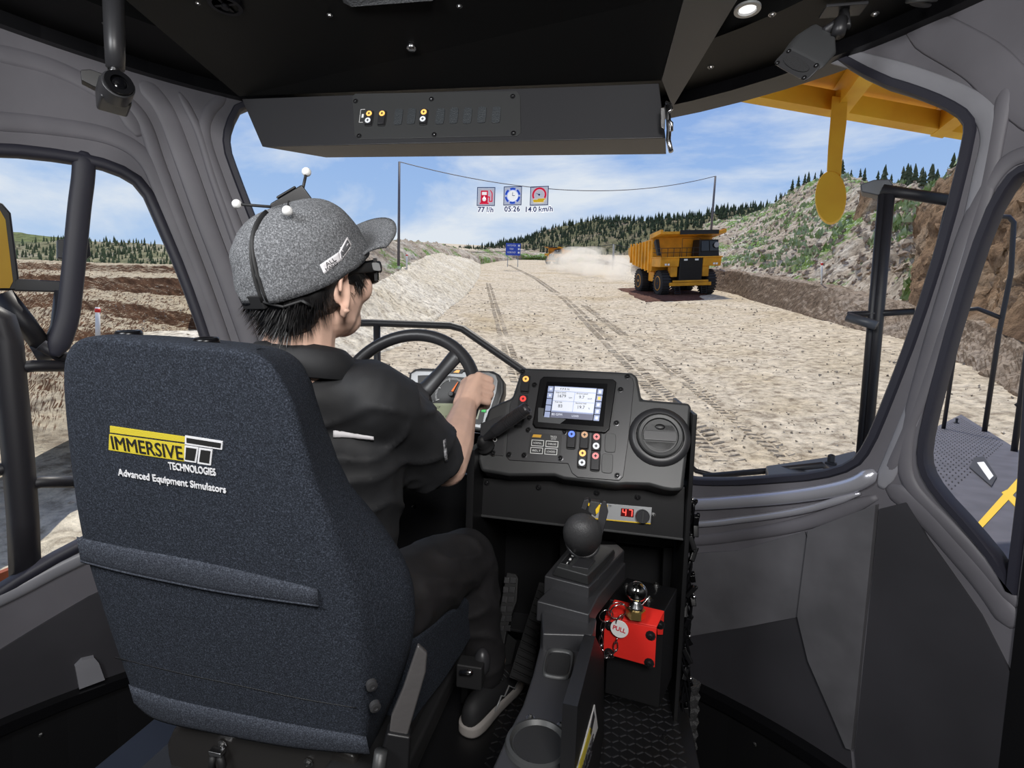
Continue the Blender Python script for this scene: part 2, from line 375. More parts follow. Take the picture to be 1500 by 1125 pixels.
def cdt(poly_out, holes, step):
    pts = []; edges = []
    def add(poly):
        s = len(pts); n = len(poly)
        dense = []
        for i in range(n):
            a = poly[i]; b = poly[(i+1) % n]; d = max(1, int(hypot((b[0]-a[0])*CR, b[1]-a[1])/step))
            dense += [(a[0]+(b[0]-a[0])*t/d, a[1]+(b[1]-a[1])*t/d) for t in range(d)]
        pts.extend(dense); edges.extend([(s+i, s+(i+1) % len(dense)) for i in range(len(dense))]); return dense
    po = add(poly_out); hs = [add(h) for h in holes]
    x0 = min(p[0] for p in po); x1 = max(p[0] for p in po); y0 = min(p[1] for p in po); y1 = max(p[1] for p in po)
    nx = int((x1-x0)*CR/step); ny = int((y1-y0)/step)
    bp = np.array([q for q in pts])
    for i in range(1, nx):
        for j in range(1, ny):
            p = (x0+(x1-x0)*(i+.5*(j % 2))/nx, y0+(y1-y0)*j/ny)
            if not inpoly(p, po) or any(inpoly(p, h) for h in hs): continue
            if (((bp[:, 0]-p[0])*CR)**2+(bp[:, 1]-p[1])**2).min() < (step*.6)**2: continue
            pts.append(p)
    vo, eo, fo, *_ = delaunay_2d_cdt([V(p) for p in pts], edges, [], 0, 1e-6)
    fs = []
    for f in fo:
        c = (sum(vo[i].x for i in f)/len(f), sum(vo[i].y for i in f)/len(f))
        if inpoly(c, po) and not any(inpoly(c, h) for h in hs): fs.append(f)
    return [(v.x, v.y) for v in vo], fs
def curved(name, poly, holes, r, t, mats, parent=None, step=.05, rf=None, smooth=True, **kw):
    vo, fs = cdt(poly, holes, step); b = MB()
    A = [b.v(cpt(a, z, (r if rf is None else r+rf(a, z)))) for a, z in vo]
    Bv = [b.v(cpt(a, z, r+t)) for a, z in vo]
    cnt = {}
    for f in fs:
        b.f([A[i] for i in f]); b.f([Bv[i] for i in f[::-1]])
        for i in range(3):
            k_ = (f[i], f[(i+1) % 3]); cnt[k_] = cnt.get(k_, 0)+1
    for (i, j) in list(cnt):
        if (j, i) not in cnt: b.f((A[j], A[i], Bv[i], Bv[j]))
    bmesh.ops.recalc_face_normals(b.b, faces=b.b.faces)
    o = b.build(name, mats, parent, **kw)
    if smooth:
        o.data.polygons.foreach_set('use_smooth', [True]*len(o.data.polygons)); o.data.set_sharp_from_angle(angle=radians(35))
    return o
ZB = -.06
def relief(a, z):                                     # soft inward roll of the moulding round the pillars
    return -.012*max(0, noise.noise(V((a*2.5, z*1.7, 3))))
wall = curved('wall_front', [(TH0, ZB), (THE, ZB), (THE, ZT), (TH0, ZT)], [ws, lwo, rwo], CR, .045, K['wall'], step=.045, rf=relief, kind='structure')
wall['label'] = 'curved grey moulded cab wall with three rounded window openings'
bw = MB(); ths_ = [THE+(2*pi+TH0-THE)*i/40 for i in range(41)]
bw.rings([[cpt(t, -.5, CR+.0), cpt(t, ZT, CR), cpt(t, ZT, CR+.06), cpt(t, -.5, CR+.06)] for t in ths_])
bw.build('wall_back', K['black'], kind='structure')
def cpath(pts, r=CR, n=8):                            # smooth path on the wall from pixels
    q = [cth(*p) for p in pts]; out = []
    for i in range(len(q)-1):
        p0, p1, p2, p3 = q[max(i-1, 0)], q[i], q[i+1], q[min(i+2, len(q)-1)]
        for k_ in range(n):
            t = k_/n; h = lambda a, b, c, d: .5*(2*b+(c-a)*t+(2*a-5*b+4*c-d)*t*t+(-a+3*b-3*c+d)*t**3)
            out.append(cpt(h(p0[0], p1[0], p2[0], p3[0]), h(p0[1], p1[1], p2[1], p3[1]), r))
    out.append(cpt(q[-1][0], q[-1][1], r)); return out
def strip(pts, name, m_, w=.02, r=CR, th=.5, parent=None, **kw):   # flat-oval moulding lying on the wall
    P = cpath(pts, r); b = MB()
    rs = []
    for i, p in enumerate(P):
        a = P[max(i-1, 0)]; c = P[min(i+1, len(P)-1)]; t = (c-a).normalized(); nrm = V((CC[0]-p.x, CC[1]-p.y, 0)).normalized(); s = t.cross(nrm).normalized()
        e_ = min(1, .35+i*.2, .35+(len(P)-1-i)*.2)
        rs.append([p+s*(cos(2*pi*k_/12)*w*e_)+nrm*(sin(2*pi*k_/12)*w*th*e_) for k_ in range(12)])
    b.rings(rs); return b.build(name, m_, parent or wall, smooth=True, **kw)
# mouldings of the left pillar and over the left window
LM = K['wall']
strip([(-40, 176), (60, 183), (160, 200), (215, 235), (245, 300), (285, 400), (320, 500), (345, 590)], 'moulding', LM, .030, th=0.25)
strip([(150, 120), (205, 170), (232, 240), (262, 320), (300, 420), (335, 520), (360, 600)], 'moulding', K['wall'], .024, th=0.39)
strip([(205, 118), (240, 160), (268, 230), (300, 320), (330, 400), (365, 500), (400, 600)], 'moulding', K['wall'], .034, th=0.22)
strip([(262, 135), (290, 190), (312, 260), (340, 340), (372, 430), (420, 560)], 'moulding', K['wall'], .016, th=0.50)
strip([(330, 140), (306, 165), (300, 200), (322, 268), (352, 345), (392, 450)], 'moulding', LM, .022, th=0.33)
strip([(-40, 70), (80, 100), (170, 150), (205, 200)], 'moulding', K['wall'], .03, th=0.28)
# right pillar
strip([(1150, 60), (1250, 88), (1330, 110), (1420, 148), (1452, 190), (1440, 260), (1412, 380), (1370, 520), (1318, 650), (1290, 715)], 'moulding', K['wall_lt'], .024, th=0.28)
strip([(1476, 120), (1462, 190), (1442, 290), (1405, 420), (1362, 550), (1325, 640), (1298, 700)], 'moulding', LM, .018, th=0.44)
strip([(1520, 222), (1480, 235), (1448, 270), (1416, 340), (1380, 450), (1340, 590), (1326, 660), (1335, 712), (1390, 772), (1445, 832), (1492, 890)], 'moulding', LM, .020, th=0.39)
strip([(1560, 190), (1480, 130), (1430, 85), (1330, 30)], 'moulding', LM, .045, th=0.12)
strip([(1300, 712), (1345, 745), (1400, 805), (1450, 865), (1486, 920)], 'moulding', LM, .03, th=0.28)
# sill below the windscreen
strip([(470, 742), (640, 748), (820, 748), (1000, 738), (1090, 733), (1180, 724), (1250, 710), (1285, 690)], 'window_ledge', K['sill'], .023, th=.9, r=CR-.012, label='glossy light grey ledge')
strip([(470, 775), (640, 778), (820, 776), (1000, 768), (1090, 760), (1180, 746), (1262, 722)], 'window_ledge', K['sill'], .012, th=1.0, r=CR-.008)
strip([(470, 795), (640, 798), (820, 800), (1000, 792), (1090, 783), (1180, 766), (1285, 728)], 'moulding', K['wall'], .022, th=.5)
strip([(-60, 905), (20, 868), (90, 832), (180, 790), (260, 750)], 'window_ledge', K['wall_lt'], .026, th=.5)
def wpanel(name, pts, m_, t=.012, r=CR, **kw): return curved(name, ths(pts), [], r-t, t+.002, m_, wall, step=.08, **kw)
wpanel('lower_panel', [(995, 812), (1080, 806), (1180, 778), (1188, 800), (1175, 902), (1090, 918), (995, 934)], K['wall_md'], .008)
wpanel('corner_panel', [(1188, 775), (1288, 738), (1282, 800), (1262, 1000), (1252, 1095), (1244, 1092), (1188, 965), (1172, 900)], K['wall_md'], .022)
wpanel('floor_panel', [(995, 932), (1090, 917), (1173, 903), (1190, 968), (1246, 1096), (1252, 1160), (1180, 1140), (1010, 1010)], K['wall_dk'], .005)
wpanel('door_panel', [(1290, 745), (1330, 735), (1362, 790), (1440, 900), (1483, 985), (1476, 1180), (1262, 1180), (1254, 1100), (1268, 960)], K['wall_dk'], .008)
wpanel('lower_panel', [(-60, 985), (0, 951), (130, 873), (300, 800), (330, 930), (180, 985), (0, 1075), (-60, 1110)], K['wall_dk'], .008)
strip([(72, 978), (100, 957), (125, 940), (150, 924)], 'door_handle', K['wall_md'], .012, th=.4)
wpanel('support_post', [(108, 972), (118, 962), (136, 958), (143, 966), (152, 990), (114, 1004)], K['wall_lt'], .03)
strip([(1454, 1010), (1457, 975), (1456, 945)], 'door_handle', K['wall_md'], .009, th=.5)
strip([(1406, 982), (1400, 966), (1392, 945)], 'door_handle', K['wall_md'], .008, th=.5)
# windows: gasket, glass, glazing bar
glass = bpy.data.materials.new('window_glass'); glass.use_nodes = True; nt = glass.node_tree; nt.nodes.clear()
tr = nt.nodes.new('ShaderNodeBsdfTransparent'); gl = nt.nodes.new('ShaderNodeBsdfGlossy'); gl.inputs['Roughness'].default_value = .03
mxs = nt.nodes.new('ShaderNodeMixShader'); mxs.inputs[0].default_value = 0.0; tr.inputs[0].default_value = (.985, .99, .99, 1)
oo = nt.nodes.new('ShaderNodeOutputMaterial'); nt.links.new(tr.outputs[0], mxs.inputs[1]); nt.links.new(gl.outputs[0], mxs.inputs[2]); nt.links.new(mxs.outputs[0], oo.inputs[0])
def gasket(poly, name, w, label, skip=None):
    q = rnd(poly, 1); b = MB(); P = [cpt(a, z, CR+.004) for a, z in q]; rs = []
    n = len(P)
    for i in range(n):
        t = (P[(i+1) % n]-P[i-1]).normalized(); p = P[i]; nr = V((CC[0]-p.x, CC[1]-p.y, 0)).normalized(); s = t.cross(nr).normalized()
        rs.append([p+s*(x*w)+nr*y for x, y in ((-1, -.03), (-1, .006), (-.6, .014), (.6, .014), (1, .006), (1, -.03))])
    b.rings(rs, loop=True)
    g = b.build(name, K['gasket'], smooth=False, kind='structure'); g['label'] = label
    g.data.polygons.foreach_set('use_smooth', [True]*len(g.data.polygons)); g.data.set_sharp_from_angle(angle=radians(50))
    curved('pane', q, [], CR+.02, .004, glass, g, step=.12)
    return g
win1 = gasket(ws, 'window_1', .014, 'wide curved windscreen in a dark rubber gasket')
win2 = gasket(lwo, 'window_2', .018, 'left side window with one dark glazing bar')
win3 = gasket(rwo, 'window_3', .012, 'right side window with rounded forward edge')
strip([(124, 222), (122, 260), (117, 300), (112, 350), (105, 420), (98, 470), (80, 522)], 'glazing_bar', K['gasket'], .031, parent=win2, th=.4)
# readouts shown on the windscreen
def wf(px, py, off=-.012):
    p = cyl(px, py, CR+off); th = atan2(p.x-CC[0], p.y-CC[1]); return fr(p, V((cos(th), -sin(th), 0)), V((0, 0, 1)))
hk = mat('display_dark_blue', (.03, .05, .16), .5, emit=.6); hw = mat('display_white', (.9, .92, .96), .5, emit=.85); hr = mat('display_red', (.62, .02, .06), .5, emit=.8); hb = mat('display_blue', (.03, .09, .55), .5, emit=.8); hy = mat('display_yellow', (.75, .5, .03), .5, emit=.7)
def ringb(b, ro, ri, z0, z1, a0=0, a1=2*pi, n=24, c=(0, 0)):
    for i in range(n):
        a = a0+(a1-a0)*i/n; d = a0+(a1-a0)*(i+1)/n
        b.prism([(c[0]+ro*cos(a), c[1]+ro*sin(a)), (c[0]+ro*cos(d), c[1]+ro*sin(d)), (c[0]+ri*cos(d), c[1]+ri*sin(d)), (c[0]+ri*cos(a), c[1]+ri*sin(a))], z0, z1)
def disc(r, n=20, c=(0, 0), a0=0): return [(c[0]+r*cos(a0+2*pi*i/n), c[1]+r*sin(a0+2*pi*i/n)) for i in range(n)]
def rect(x0, y0, x1, y1): return [(x0, y0), (x1, y0), (x1, y1), (x0, y1)]
U = .0385
for i, (px, py, s_, lab) in enumerate(((712, 288, '77 l/h', 'red fuel pump readout on windscreen, leftmost of three'), (751, 287, '05:26', 'blue clock readout on windscreen, middle of three'), (790, 287, '14.0 km/h', 'speed gauge readout on windscreen, rightmost of three'))):
    M = wf(px, py); g = thing('display_icon', lab, 'display', M, 'readouts on the windscreen')
    b = MB(M)
    for q in (rect(-U, -U, U, -U+.003), rect(-U, U-.003, U, U), rect(-U, -U, -U+.003, U), rect(U-.003, -U, U, U)): b.prism(q, 0, .002)
    b.build('icon_frame', hk, g)
    b = MB(M); b.prism(rect(-U*.9, -U*.9, U*.9, U*.9), -.002, .0); b.build('icon_backing', mat('display_pane', (.62, .68, .82), .5, emit=.6), g)
    if i == 0:
        b = MB(M); b.prism(rect(-.022, -.028, .008, .024), 0, .003); b.prism(rect(-.026, -.031, .012, -.026), 0, .003)
        for q in (((.008, .0), (.016, .0), (.016, -.004), (.008, -.004)), ((.013, -.022), (.017, -.022), (.017, 0), (.013, 0)), ((.013, -.022), (.027, -.022), (.027, -.018), (.013, -.018)), ((.024, -.02), (.028, -.02), (.028, .014), (.024, .014)), ((.016, .026), (.02, .026), (.028, .014), (.024, .012))): b.prism(list(q), 0, .003)
        b.build('pump_mark', hr, g)
        b = MB(M); b.prism(rect(-.017, .006, .003, .018), .003, .004); b.prism(disc(.008, 16, (-.007, -.012)), .003, .004); b.prism([(-.0145, -.01), (.0005, -.01), (-.007, .003)], .003, .004); b.build('pump_window', hw, g)
    elif i == 1:
        b = MB(M)
        for q in range(6): ringb(b, .033, .025, 0, .003, radians(60*q+8), radians(60*q+52), 6)
        b.build('dial_ring', hb, g)
        b = MB(M); b.prism(disc(.021), 0, .003); b.build('clock_face', hw, g)
        b = MB(M); b.prism(rect(-.001, 0, .001, .014), .003, .004); b.prism(rect(0, -.001, .010, .001), .003, .004); b.build('clock_hand', hk, g)
    else:
        b = MB(M); ringb(b, .030, .023, 0, .003, radians(-30), radians(210), 20, (0, .004)); b.build('dial_ring', hr, g)
        b = MB(M); b.prism([(0, .002), (.002, .005), (-.016, .012)], .002, .004); b.prism(disc(.004, 10, (0, .004)), .002, .004); b.build('clock_hand', hk, g)
        b = MB(M); b.prism([(-.026, -.016), (-.006, -.016), (-.004, -.012), (.028, -.012), (.02, -.02), (.02, -.026), (-.022, -.026)], .003, .005); b.build('truck_mark', hy, g)
    text(s_, M @ T(0, -.055, 0), .030, hw, g, bold=.0030); text(s_, M @ T(0, -.055, .002), .030, hk, g, bold=.0006)
# =================================================================== ceiling, rims and floor
def ringz(r0, r1, z0, z1, t0=0, t1=2*pi, n=72):
    b = MB(); full = abs(t1-t0-2*pi) < 1e-6
    rs = [[cpt(t0+(t1-t0)*i/n, z, r) for r, z in ((r0, z0), (r1, z0), (r1, z1), (r0, z1))] for i in range(n if full else n+1)]
    return b.rings(rs, loop=full)
b = MB(); b.rings([[cpt(2*pi*i/72, z, CR+.3) for i in range(72)] for z in (2.26, 2.32)]); b.build('ceiling', K['ceil'], kind='structure')
o = ringz(CR-.035, CR+.07, 2.085, 2.125).build('trim_1', K['blackg'], kind='structure'); o['label'] = 'glossy black ring over the windows'
b = ringz(CR-.30, CR-.02, 2.125, 2.262); b.build('canopy_ring', K['ceil'], o, label='black stepped canopy ring')
o = ringz(CR-.05, CR+.05, -.095, -.06).build('trim_2', K['blackg'], kind='structure'); o['label'] = 'black ring along the foot of the curved wall'
skirt = ringz(CR-.03, CR+.02, -.52, -.09).build('baseboard_front', K['black'], kind='structure')
for t in [TH0+.2+.22*i for i in range(15)]:
    p = cpt(t, -.16, CR-.03); b = MB(); b.lathe(p, V((CC[0]-p.x, CC[1]-p.y, 0)), [(.008, 0), (.007, .003), (.003, .005)], 10); b.build('screw', K['zinc'], skirt)
b = MB(); b.rings([[cpt(2*pi*i/72, z, CR+.1) for i in range(72)] for z in (-.58, -.5)]); b.build('floor', K['black'], kind='structure')
b = MB(); p0, p1 = cpt(THE+.0, 0, CR-.01), cpt(THE+.10, 0, CR-.05)
b.hexa([(p0.x, p0.y, -.5), (p1.x, p1.y, -.5), (p1.x*1.05, p1.y*1.05, -.5), (p0.x*1.05, p0.y*1.05, -.5)], [(p0.x, p0.y, 2.09), (p1.x, p1.y, 2.09), (p1.x*1.05, p1.y*1.05, 2.09), (p0.x*1.05, p0.y*1.05, 2.09)])
b.build('trim_3', K['black'], kind='structure', label='black upright closing the right end of the wall')
FZ = .18
b = MB(); b.box((-.43, .62, FZ-.04), (1.40, 2.1, .08)); plat = b.build('trim_4', K['black'], kind='structure', label='raised black platform under seat and console', bevel=.004)
tp = MB()                                             # tread plate: raised lozenges
for i in range(64):
    for j in range(50):
        x = -1.05+i*.0203+.0; y = .35+j*.0245
        if x > .245: continue
        a = radians(35 if (i+j) % 2 else -35)
        M = T(x, y, FZ) @ R(a, 'Z')
        if not (-.25 < x < .24 and y > .7): continue
        tp.M = M; tp.hexa([(-.010, -.0028, 0), (.010, -.0028, 0), (.010, .0028, 0), (-.010, .0028, 0)], [(-.006, -.0012, .0018), (.006, -.0012, .0018), (.006, .0012, .0018), (-.006, .0012, .0018)])
tp.build('tread_pattern', K['plast2'], plat, kind='stuff', label='raised tread lozenges')
def screw(p, n, par, r=.006, m_=None, name='screw'):
    b = MB(); b.lathe(p, n, [(r*1.5, 0), (r*1.5, r*.15), (r, r*.2), (r*.85, r*.75), (r*.45, r*.95), (r*.4, r*.5)], 10); return b.build(name, m_ or K['dscrew'], par, smooth=False)
screw(atz(973, 1080, FZ), (0, 0, 1), plat, .007)
# ---- overhead beams and boxes
KC = 2.0                                              # underside of the ceiling duct
duct = thing('ceiling_duct', 'large black overhead duct tapering toward the windscreen', 'duct', V((-.5, .8, 2.1)))
ZD = 1.98
b = MB()
A = [atz(350, 141, 1.94), atz(968, 118, 1.94), atz(1003, -10, 2.04), atz(168, -14, 2.04)]
# extend towards the camera
Bk = [A[3]+(A[3]-A[0])*2.2, A[2]+(A[2]-A[1])*2.2]
und = [A[0], A[1], A[2], Bk[1], Bk[0], A[3]]
b.hexa(und, [V((p.x, p.y, 2.27)) for p in und]); b.build('duct_shell', K['ceil'], duct)
# right-hand wedge beam
wd = [atz(985, 158, 1.955), atz(1085, -8, 2.13), atz(1004, -12, 2.045), atz(969, 118, 1.945)]
b = MB(); b.hexa(wd, [p+V((0, 0, .10)) for p in wd]); b.build('side_beam', K['plast2'], duct, bevel=.002)
for px, py in ((603, 71), ):
    p = atz(px, py, 1.99); b = MB(); b.lathe(p+V((0, 0, .0)), (0, 0, -1), [(.014, -.01), (.014, .004), (.008, .006)], 16); b.build('button', K['steel'], duct, smooth=True)
for px, py, r in ((483, 22, .005), (673, 9, .005), (620, 80, .003), (290, 5, .004)):
    p = atz(px, py, 2.0+(.02 if py < 30 else 0)); screw(p, (0, 0, -1), duct, r, K['zinc'])
b = MB(); P = [atz(500, -8, 2.035), atz(638, -14, 2.035), atz(634, 1, 2.02), atz(515, 10, 2.02), atz(503, 4, 2.03)]
b.slab(P, (0, 0, -1), .012); b.build('speaker_grille', mat('perforated_grille', (.05, .052, .056), .5, bump=(260, .9, .004)), duct)
b = MB(); p = atz(330, 3, 2.03); ringM = fr(p, (1, 0, 0), (0, -1, 0)); b.M = ringM; ringb(b, .040, .030, -.02, .010, n=28); b.build('vent_ring', K['blackg'], duct)
b = MB(ringM)
for q in range(4): b.prism([(-.004, 0), (.004, 0), (.004, .031), (-.004, .031)], 0, .008); b.M = b.M @ R(pi/2, 'Z')
b.prism(disc(.009), -.01, .016); b.build('vent_core', K['blackg'], duct)
# switch box hanging under the duct
sw = thing('overhead_switch_box', 'long black overhead box with a row of rocker switches', 'switch panel', V((-.43, 1.5, 1.8)))
ft = [atz(354, 145, 1.93), atz(965, 122, 1.93)]; fl = Pl(ft[0], (ft[1]-ft[0]).cross(aty(385, 216, 1.44)-ft[0]))
if fl.n.y > 0: fl.n = -fl.n
tl, tr_, br, bl = fl.h(354, 145), fl.h(965, 122), fl.h(975, 202), fl.h(384, 215)
bk = V((0, .17, 0))
zb_ = .5*(bl.z+br.z)
bl2 = atz(478, 231, zb_+.0); br2 = atz(976, 226, zb_+.0)
b = MB(); b.hexa([tl, tr_, br, bl], [tl+V((.10, .16, .02)), tr_+V((.01, .16, .02)), br2, bl2]); b.build('box_shell', K['plast2'], sw, bevel=.002)
fx = (tr_-tl).normalized()
def fm(pl, px, py, off=0, x=None): return fr(pl.h(px, py, off), x or fx, pl.n.cross(x or fx))
b = MB(); b.slab([fl.h(*p, .002) for p in ((520, 137), (757, 133), (762, 140), (763, 194), (757, 199), (525, 204), (519, 198), (516, 142))], fl.n, .004); b.build('switch_plate', K['plast'], sw, bevel=.001)
for p in ((521, 148), (632, 145), (751, 141), (526, 199), (636, 197), (752, 195)): screw(fl.h(*p, .003), fl.n, sw, .005)
def rocker(pl, px, py, par, w=.026, h=.052, lt=None, lb=None, x=None, th=.006, off=.002, kind='rocker_switch'):
    M = fm(pl, px, py, off, x); b = MB(M)
    b.prism(rnd(rect(-w/2, -h/2, w/2, h/2), 2), 0, th*.4)
    s_ = b.build(kind, K['rubber'], par, bevel=.0008)
    b = MB(M); b.hexa([(-w*.42, -h*.45, th*.4), (w*.42, -h*.45, th*.4), (w*.42, h*.45, th*.4), (-w*.42, h*.45, th*.4)], [(-w*.36, -h*.42, th*1.5), (w*.36, -h*.42, th*1.5), (w*.38, h*.43, th*.7), (-w*.38, h*.43, th*.7)])
    b.build('rocker', K['plast2'], s_, bevel=.0008)
    for l_, yy, zz in ((lt, h*.25, th*1.0), (lb, -h*.22, th*1.42)):
        if l_:
            b = MB(M @ T(0, yy, zz-.001)); b.prism(disc(w*.33, 18), 0, .002); lo = b.build('lamp', K[l_], s_)
            g = MB(M @ T(0, yy, zz+.001)); g.prism(rect(-w*.14, -w*.05, w*.14, w*.05), 0, .0004); g.prism(rect(-w*.05, -w*.15, w*.05, w*.15), 0, .0004); g.build('symbol', K['ink'], s_)
    return s_
rocker(fl, 541, 174, sw, lt='amber', lb='whitel'); rocker(fl, 560, 174, sw, lt='amber'); rocker(fl, 621, 172, sw, lt='amber', lb='whitel')
blankm = mat('blank_cover_speckled', (.035, .04, .045), .5, bump=(300, .9, .002))
for px, py in ((584, 172), (603, 171), (645, 171), (665, 170), (685, 170), (706, 169), (727, 169)):
    b = MB(fm(fl, px, py, .001)); b.prism(rnd(rect(-.0125, -.026, .0125, .026), 2), 0, .003); b.build('blank_cover', blankm, sw)
b = MB(fm(fl, 530, 170, .002)); b.prism(rect(-.006, -.022, -.005, .022), 0, .001); b.prism(rect(-.006, .021, .008, .022), 0, .001); b.prism(rect(-.006, -.022, .006, -.021), 0, .001); b.prism(rect(0, -.006, .006, .006), 0, .001); b.build('label_mark', K['white'], sw)
# latch
la = thing('toggle_latch', 'steel toggle latch at the right end of overhead box', 'latch', br)
pe = Pl(tr_+V((.004, 0, 0)), (1, -.02, 0))
b = MB(); b.tube([atr(977, 155, 1.47), atr(979, 172, 1.46), atr(980, 190, 1.455), atr(979, 205, 1.45), atr(983, 222, 1.44)], .0065, 8); b.build('lever', K['steel'], la, smooth=True)
b = MB(); b.hexa([atr(968, 158, 1.47), atr(975, 158, 1.47), atr(974, 190, 1.46), atr(968, 186, 1.46)], [atr(968, 158, 1.48), atr(975, 158, 1.48), atr(974, 190, 1.47), atr(968, 186, 1.47)]); b.build('strike_plate', K['steel'], la, bevel=.001)
b = MB(); b.tube([atr(976, 150, 1.49), atr(982, 153, 1.47), atr(984, 160, 1.46), atr(978, 166, 1.46)], .004, 8); b.tube([atr(979, 176, 1.45), atr(984, 180, 1.45), atr(984, 192, 1.45)], .004, 8); b.build('hook', K['steel'], la, smooth=True)
# ring screws + downlight
for px, py in ((6, 22), (155, 35), (157, 71), (342, 112)): screw(atz(px, py, 2.124 if py < 80 else 2.124), (0, 0, -1), wall, .007, K['zinc'])
for px, py in ((1282, 20), (1278, 63), (1349, 51), (1131, 21), (1041, 98), (1039, 131), (1156, 122), (1394, 3)): screw(atz(px, py, 2.124), (0, 0, -1), wall, .007, K['zinc'])
dl = thing('downlight', 'small round recessed ceiling light beside the black beam', 'light', atz(1095, 12, 2.122))
b = MB(fr(atz(1095, 12, 2.122), (1, 0, 0), (0, -1, 0))); ringb(b, .034, .024, 0, .006, n=28); b.build('bezel', K['silver'], dl)
b = MB(fr(atz(1095, 12, 2.124), (1, 0, 0), (0, -1, 0))); b.prism(disc(.022), -.004, .002); b.build('lens', mat('lit_lens', (1, .98, .95), .3, emit=1.2), dl)
# =================================================================== the world outside
S_road = soil('pale_gravel', [(.52, .41, .26), (.66, .56, .42), (.55, .45, .31)], (.16, 3.2), .9, dist=.16, green=None)
S_bank = soil('white_gravel_bank', [(.62, .53, .38), (.80, .73, .60)], (.3, 3.0), .7, dist=.15)
S_rock = soil('rocky_earth', [(.34, .26, .18), (.54, .45, .35), (.74, .68, .58)], (.25, 1.6), 1., dist=.5, steep=None, green=((.13, .20, .045), .16, .53))
S_rock2 = soil('brown_rock', [(.17, .105, .065), (.34, .22, .13), (.46, .36, .26)], (.35, 2.2), 1., dist=.4)
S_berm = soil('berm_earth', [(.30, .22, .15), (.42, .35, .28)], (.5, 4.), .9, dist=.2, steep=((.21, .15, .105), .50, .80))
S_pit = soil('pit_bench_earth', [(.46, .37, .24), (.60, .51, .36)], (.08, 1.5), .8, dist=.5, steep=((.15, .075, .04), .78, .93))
S_hill = soil('wooded_hill', [(.085, .10, .04), (.17, .16, .08), (.34, .26, .19)], (.05, .35), .7, dist=1.5)
S_hill2 = soil('grassy_hill', [(.13, .16, .06), (.22, .23, .10)], (.02, .2), .4, dist=1.)
S_hill3 = soil('pale_wooded_hill', [(.11, .13, .06), (.25, .23, .13), (.45, .40, .30)], (.03, .25), .7, dist=1.)
HE = 4.6
def slope(x, y): a = atan2(x, y); return .188 if a > -.45 else .188-.055*min(1, (-.45-a)/.5)
def gz(x, y): return 1.2-HE+slope(x, y)*hypot(x, y)
def gnd(px, py, lo=4, hi=900):                        # where a sight line meets the road
    for _ in range(50):
        mid = (lo*hi)**.5; p = atr(px, py, mid)
        if p.z > gz(p.x, p.y): lo = mid
        else: hi = mid
    return atr(px, py, lo)
rows = []
for i in range(210):
    r = 2.2*(900/2.2)**(i/209); row = []
    for j in range(230):
        a = radians(-42+147*j/229); x, y = r*sin(a), r*cos(a)
        z = gz(x, y)+.05*noise.noise(V((x*.5, y*.5, 0)))+.035*noise.noise(V((x*2.1, y*2.1, 4)))*min(1, 20/r)
        row.append((x, y, z))
    rows.append(row)
b = MB(); b.grid(rows, flip=True); gro = b.build('ground', S_road, smooth=True, kind='structure')
def terr(name, rows, nu, nv, m_, amp=.1, fs=1., label=None, drop=None, kind='structure', down=None, sub=1, snap=False, k=1):
    """rows: lists of (px, py, r) from near to far; Catmull interpolation both ways, then broken up"""
    rat = [k]*len(rows[0])
    if snap:
        for j, q in enumerate(rows[0]): g_ = gnd(q[0], q[1]); rat[j] = min(2.2, hypot(g_.x, g_.y)/q[2])
    P = [[atr(q[0], q[1], q[2]*rat[j]) for j, q in enumerate(r)] for r in rows]
    if snap: P.insert(0, [V((p.x*.99, p.y*.99, p.z-.5)) for p in P[0]])
    if down: P.append([V((p.x*1.04, p.y*1.04, p.z-down)) for p in P[-1]])
    def cr_(p, t):
        i = min(int(t), len(p)-2); f = t-i; p0, p1, p2, p3 = p[max(i-1, 0)], p[i], p[i+1], p[min(i+2, len(p)-1)]
        return .5*(2*p1+(p2-p0)*f+(2*p0-5*p1+4*p2-p3)*f*f+(-p0+3*p1-3*p2+p3)*f**3)
    out = []
    for i in range(nv+1):
        t = (len(P)-1)*i/nv; k_ = min(int(t), len(P)-2); g = t-k_
        A = []
        for j in range(nu+1):
            u = (len(P[0])-1)*j/nu; a = cr_(P[k_], u); c = cr_(P[k_+1], u); p = a.lerp(c, g)
            n = noise.fractal(p*fs*.5, .8, 2.2, 5); n2 = noise.fractal(p*fs*.5+V((7, 3, 1)), .8, 2.2, 5)
            e_ = min(1, t*2, 1) if not down else min(1, t*2)
            A.append(p+V((n2*amp*.6, n*amp*.4, n*amp))*e_)
        out.append(A)
    b = MB(); b.grid(out)
    o = b.build(name, m_, smooth=(amp < .2), kind=kind)
    o['label'] = label
    if amp >= .2: o.data.polygons.foreach_set('use_smooth', [True]*len(o.data.polygons)); o.data.set_sharp_from_angle(angle=radians(50))
    return o, out
# berm along the right of the road
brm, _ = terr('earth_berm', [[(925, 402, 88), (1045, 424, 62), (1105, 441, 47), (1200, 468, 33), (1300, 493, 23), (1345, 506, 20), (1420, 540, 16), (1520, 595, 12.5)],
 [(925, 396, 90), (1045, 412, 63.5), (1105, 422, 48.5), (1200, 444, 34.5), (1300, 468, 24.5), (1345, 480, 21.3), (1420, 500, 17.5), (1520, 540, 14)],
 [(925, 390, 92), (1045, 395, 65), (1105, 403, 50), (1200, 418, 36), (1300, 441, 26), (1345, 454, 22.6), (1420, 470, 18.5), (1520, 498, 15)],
 [(925, 388, 94), (1045, 392, 67), (1105, 400, 52), (1200, 414, 38), (1300, 437, 27.5), (1345, 450, 24), (1420, 466, 19.6), (1520, 494, 16)]], 260, 34, S_berm, .16, 3.2, label='long rounded earth berm along the right side of the haul road', down=2.5, snap=True)
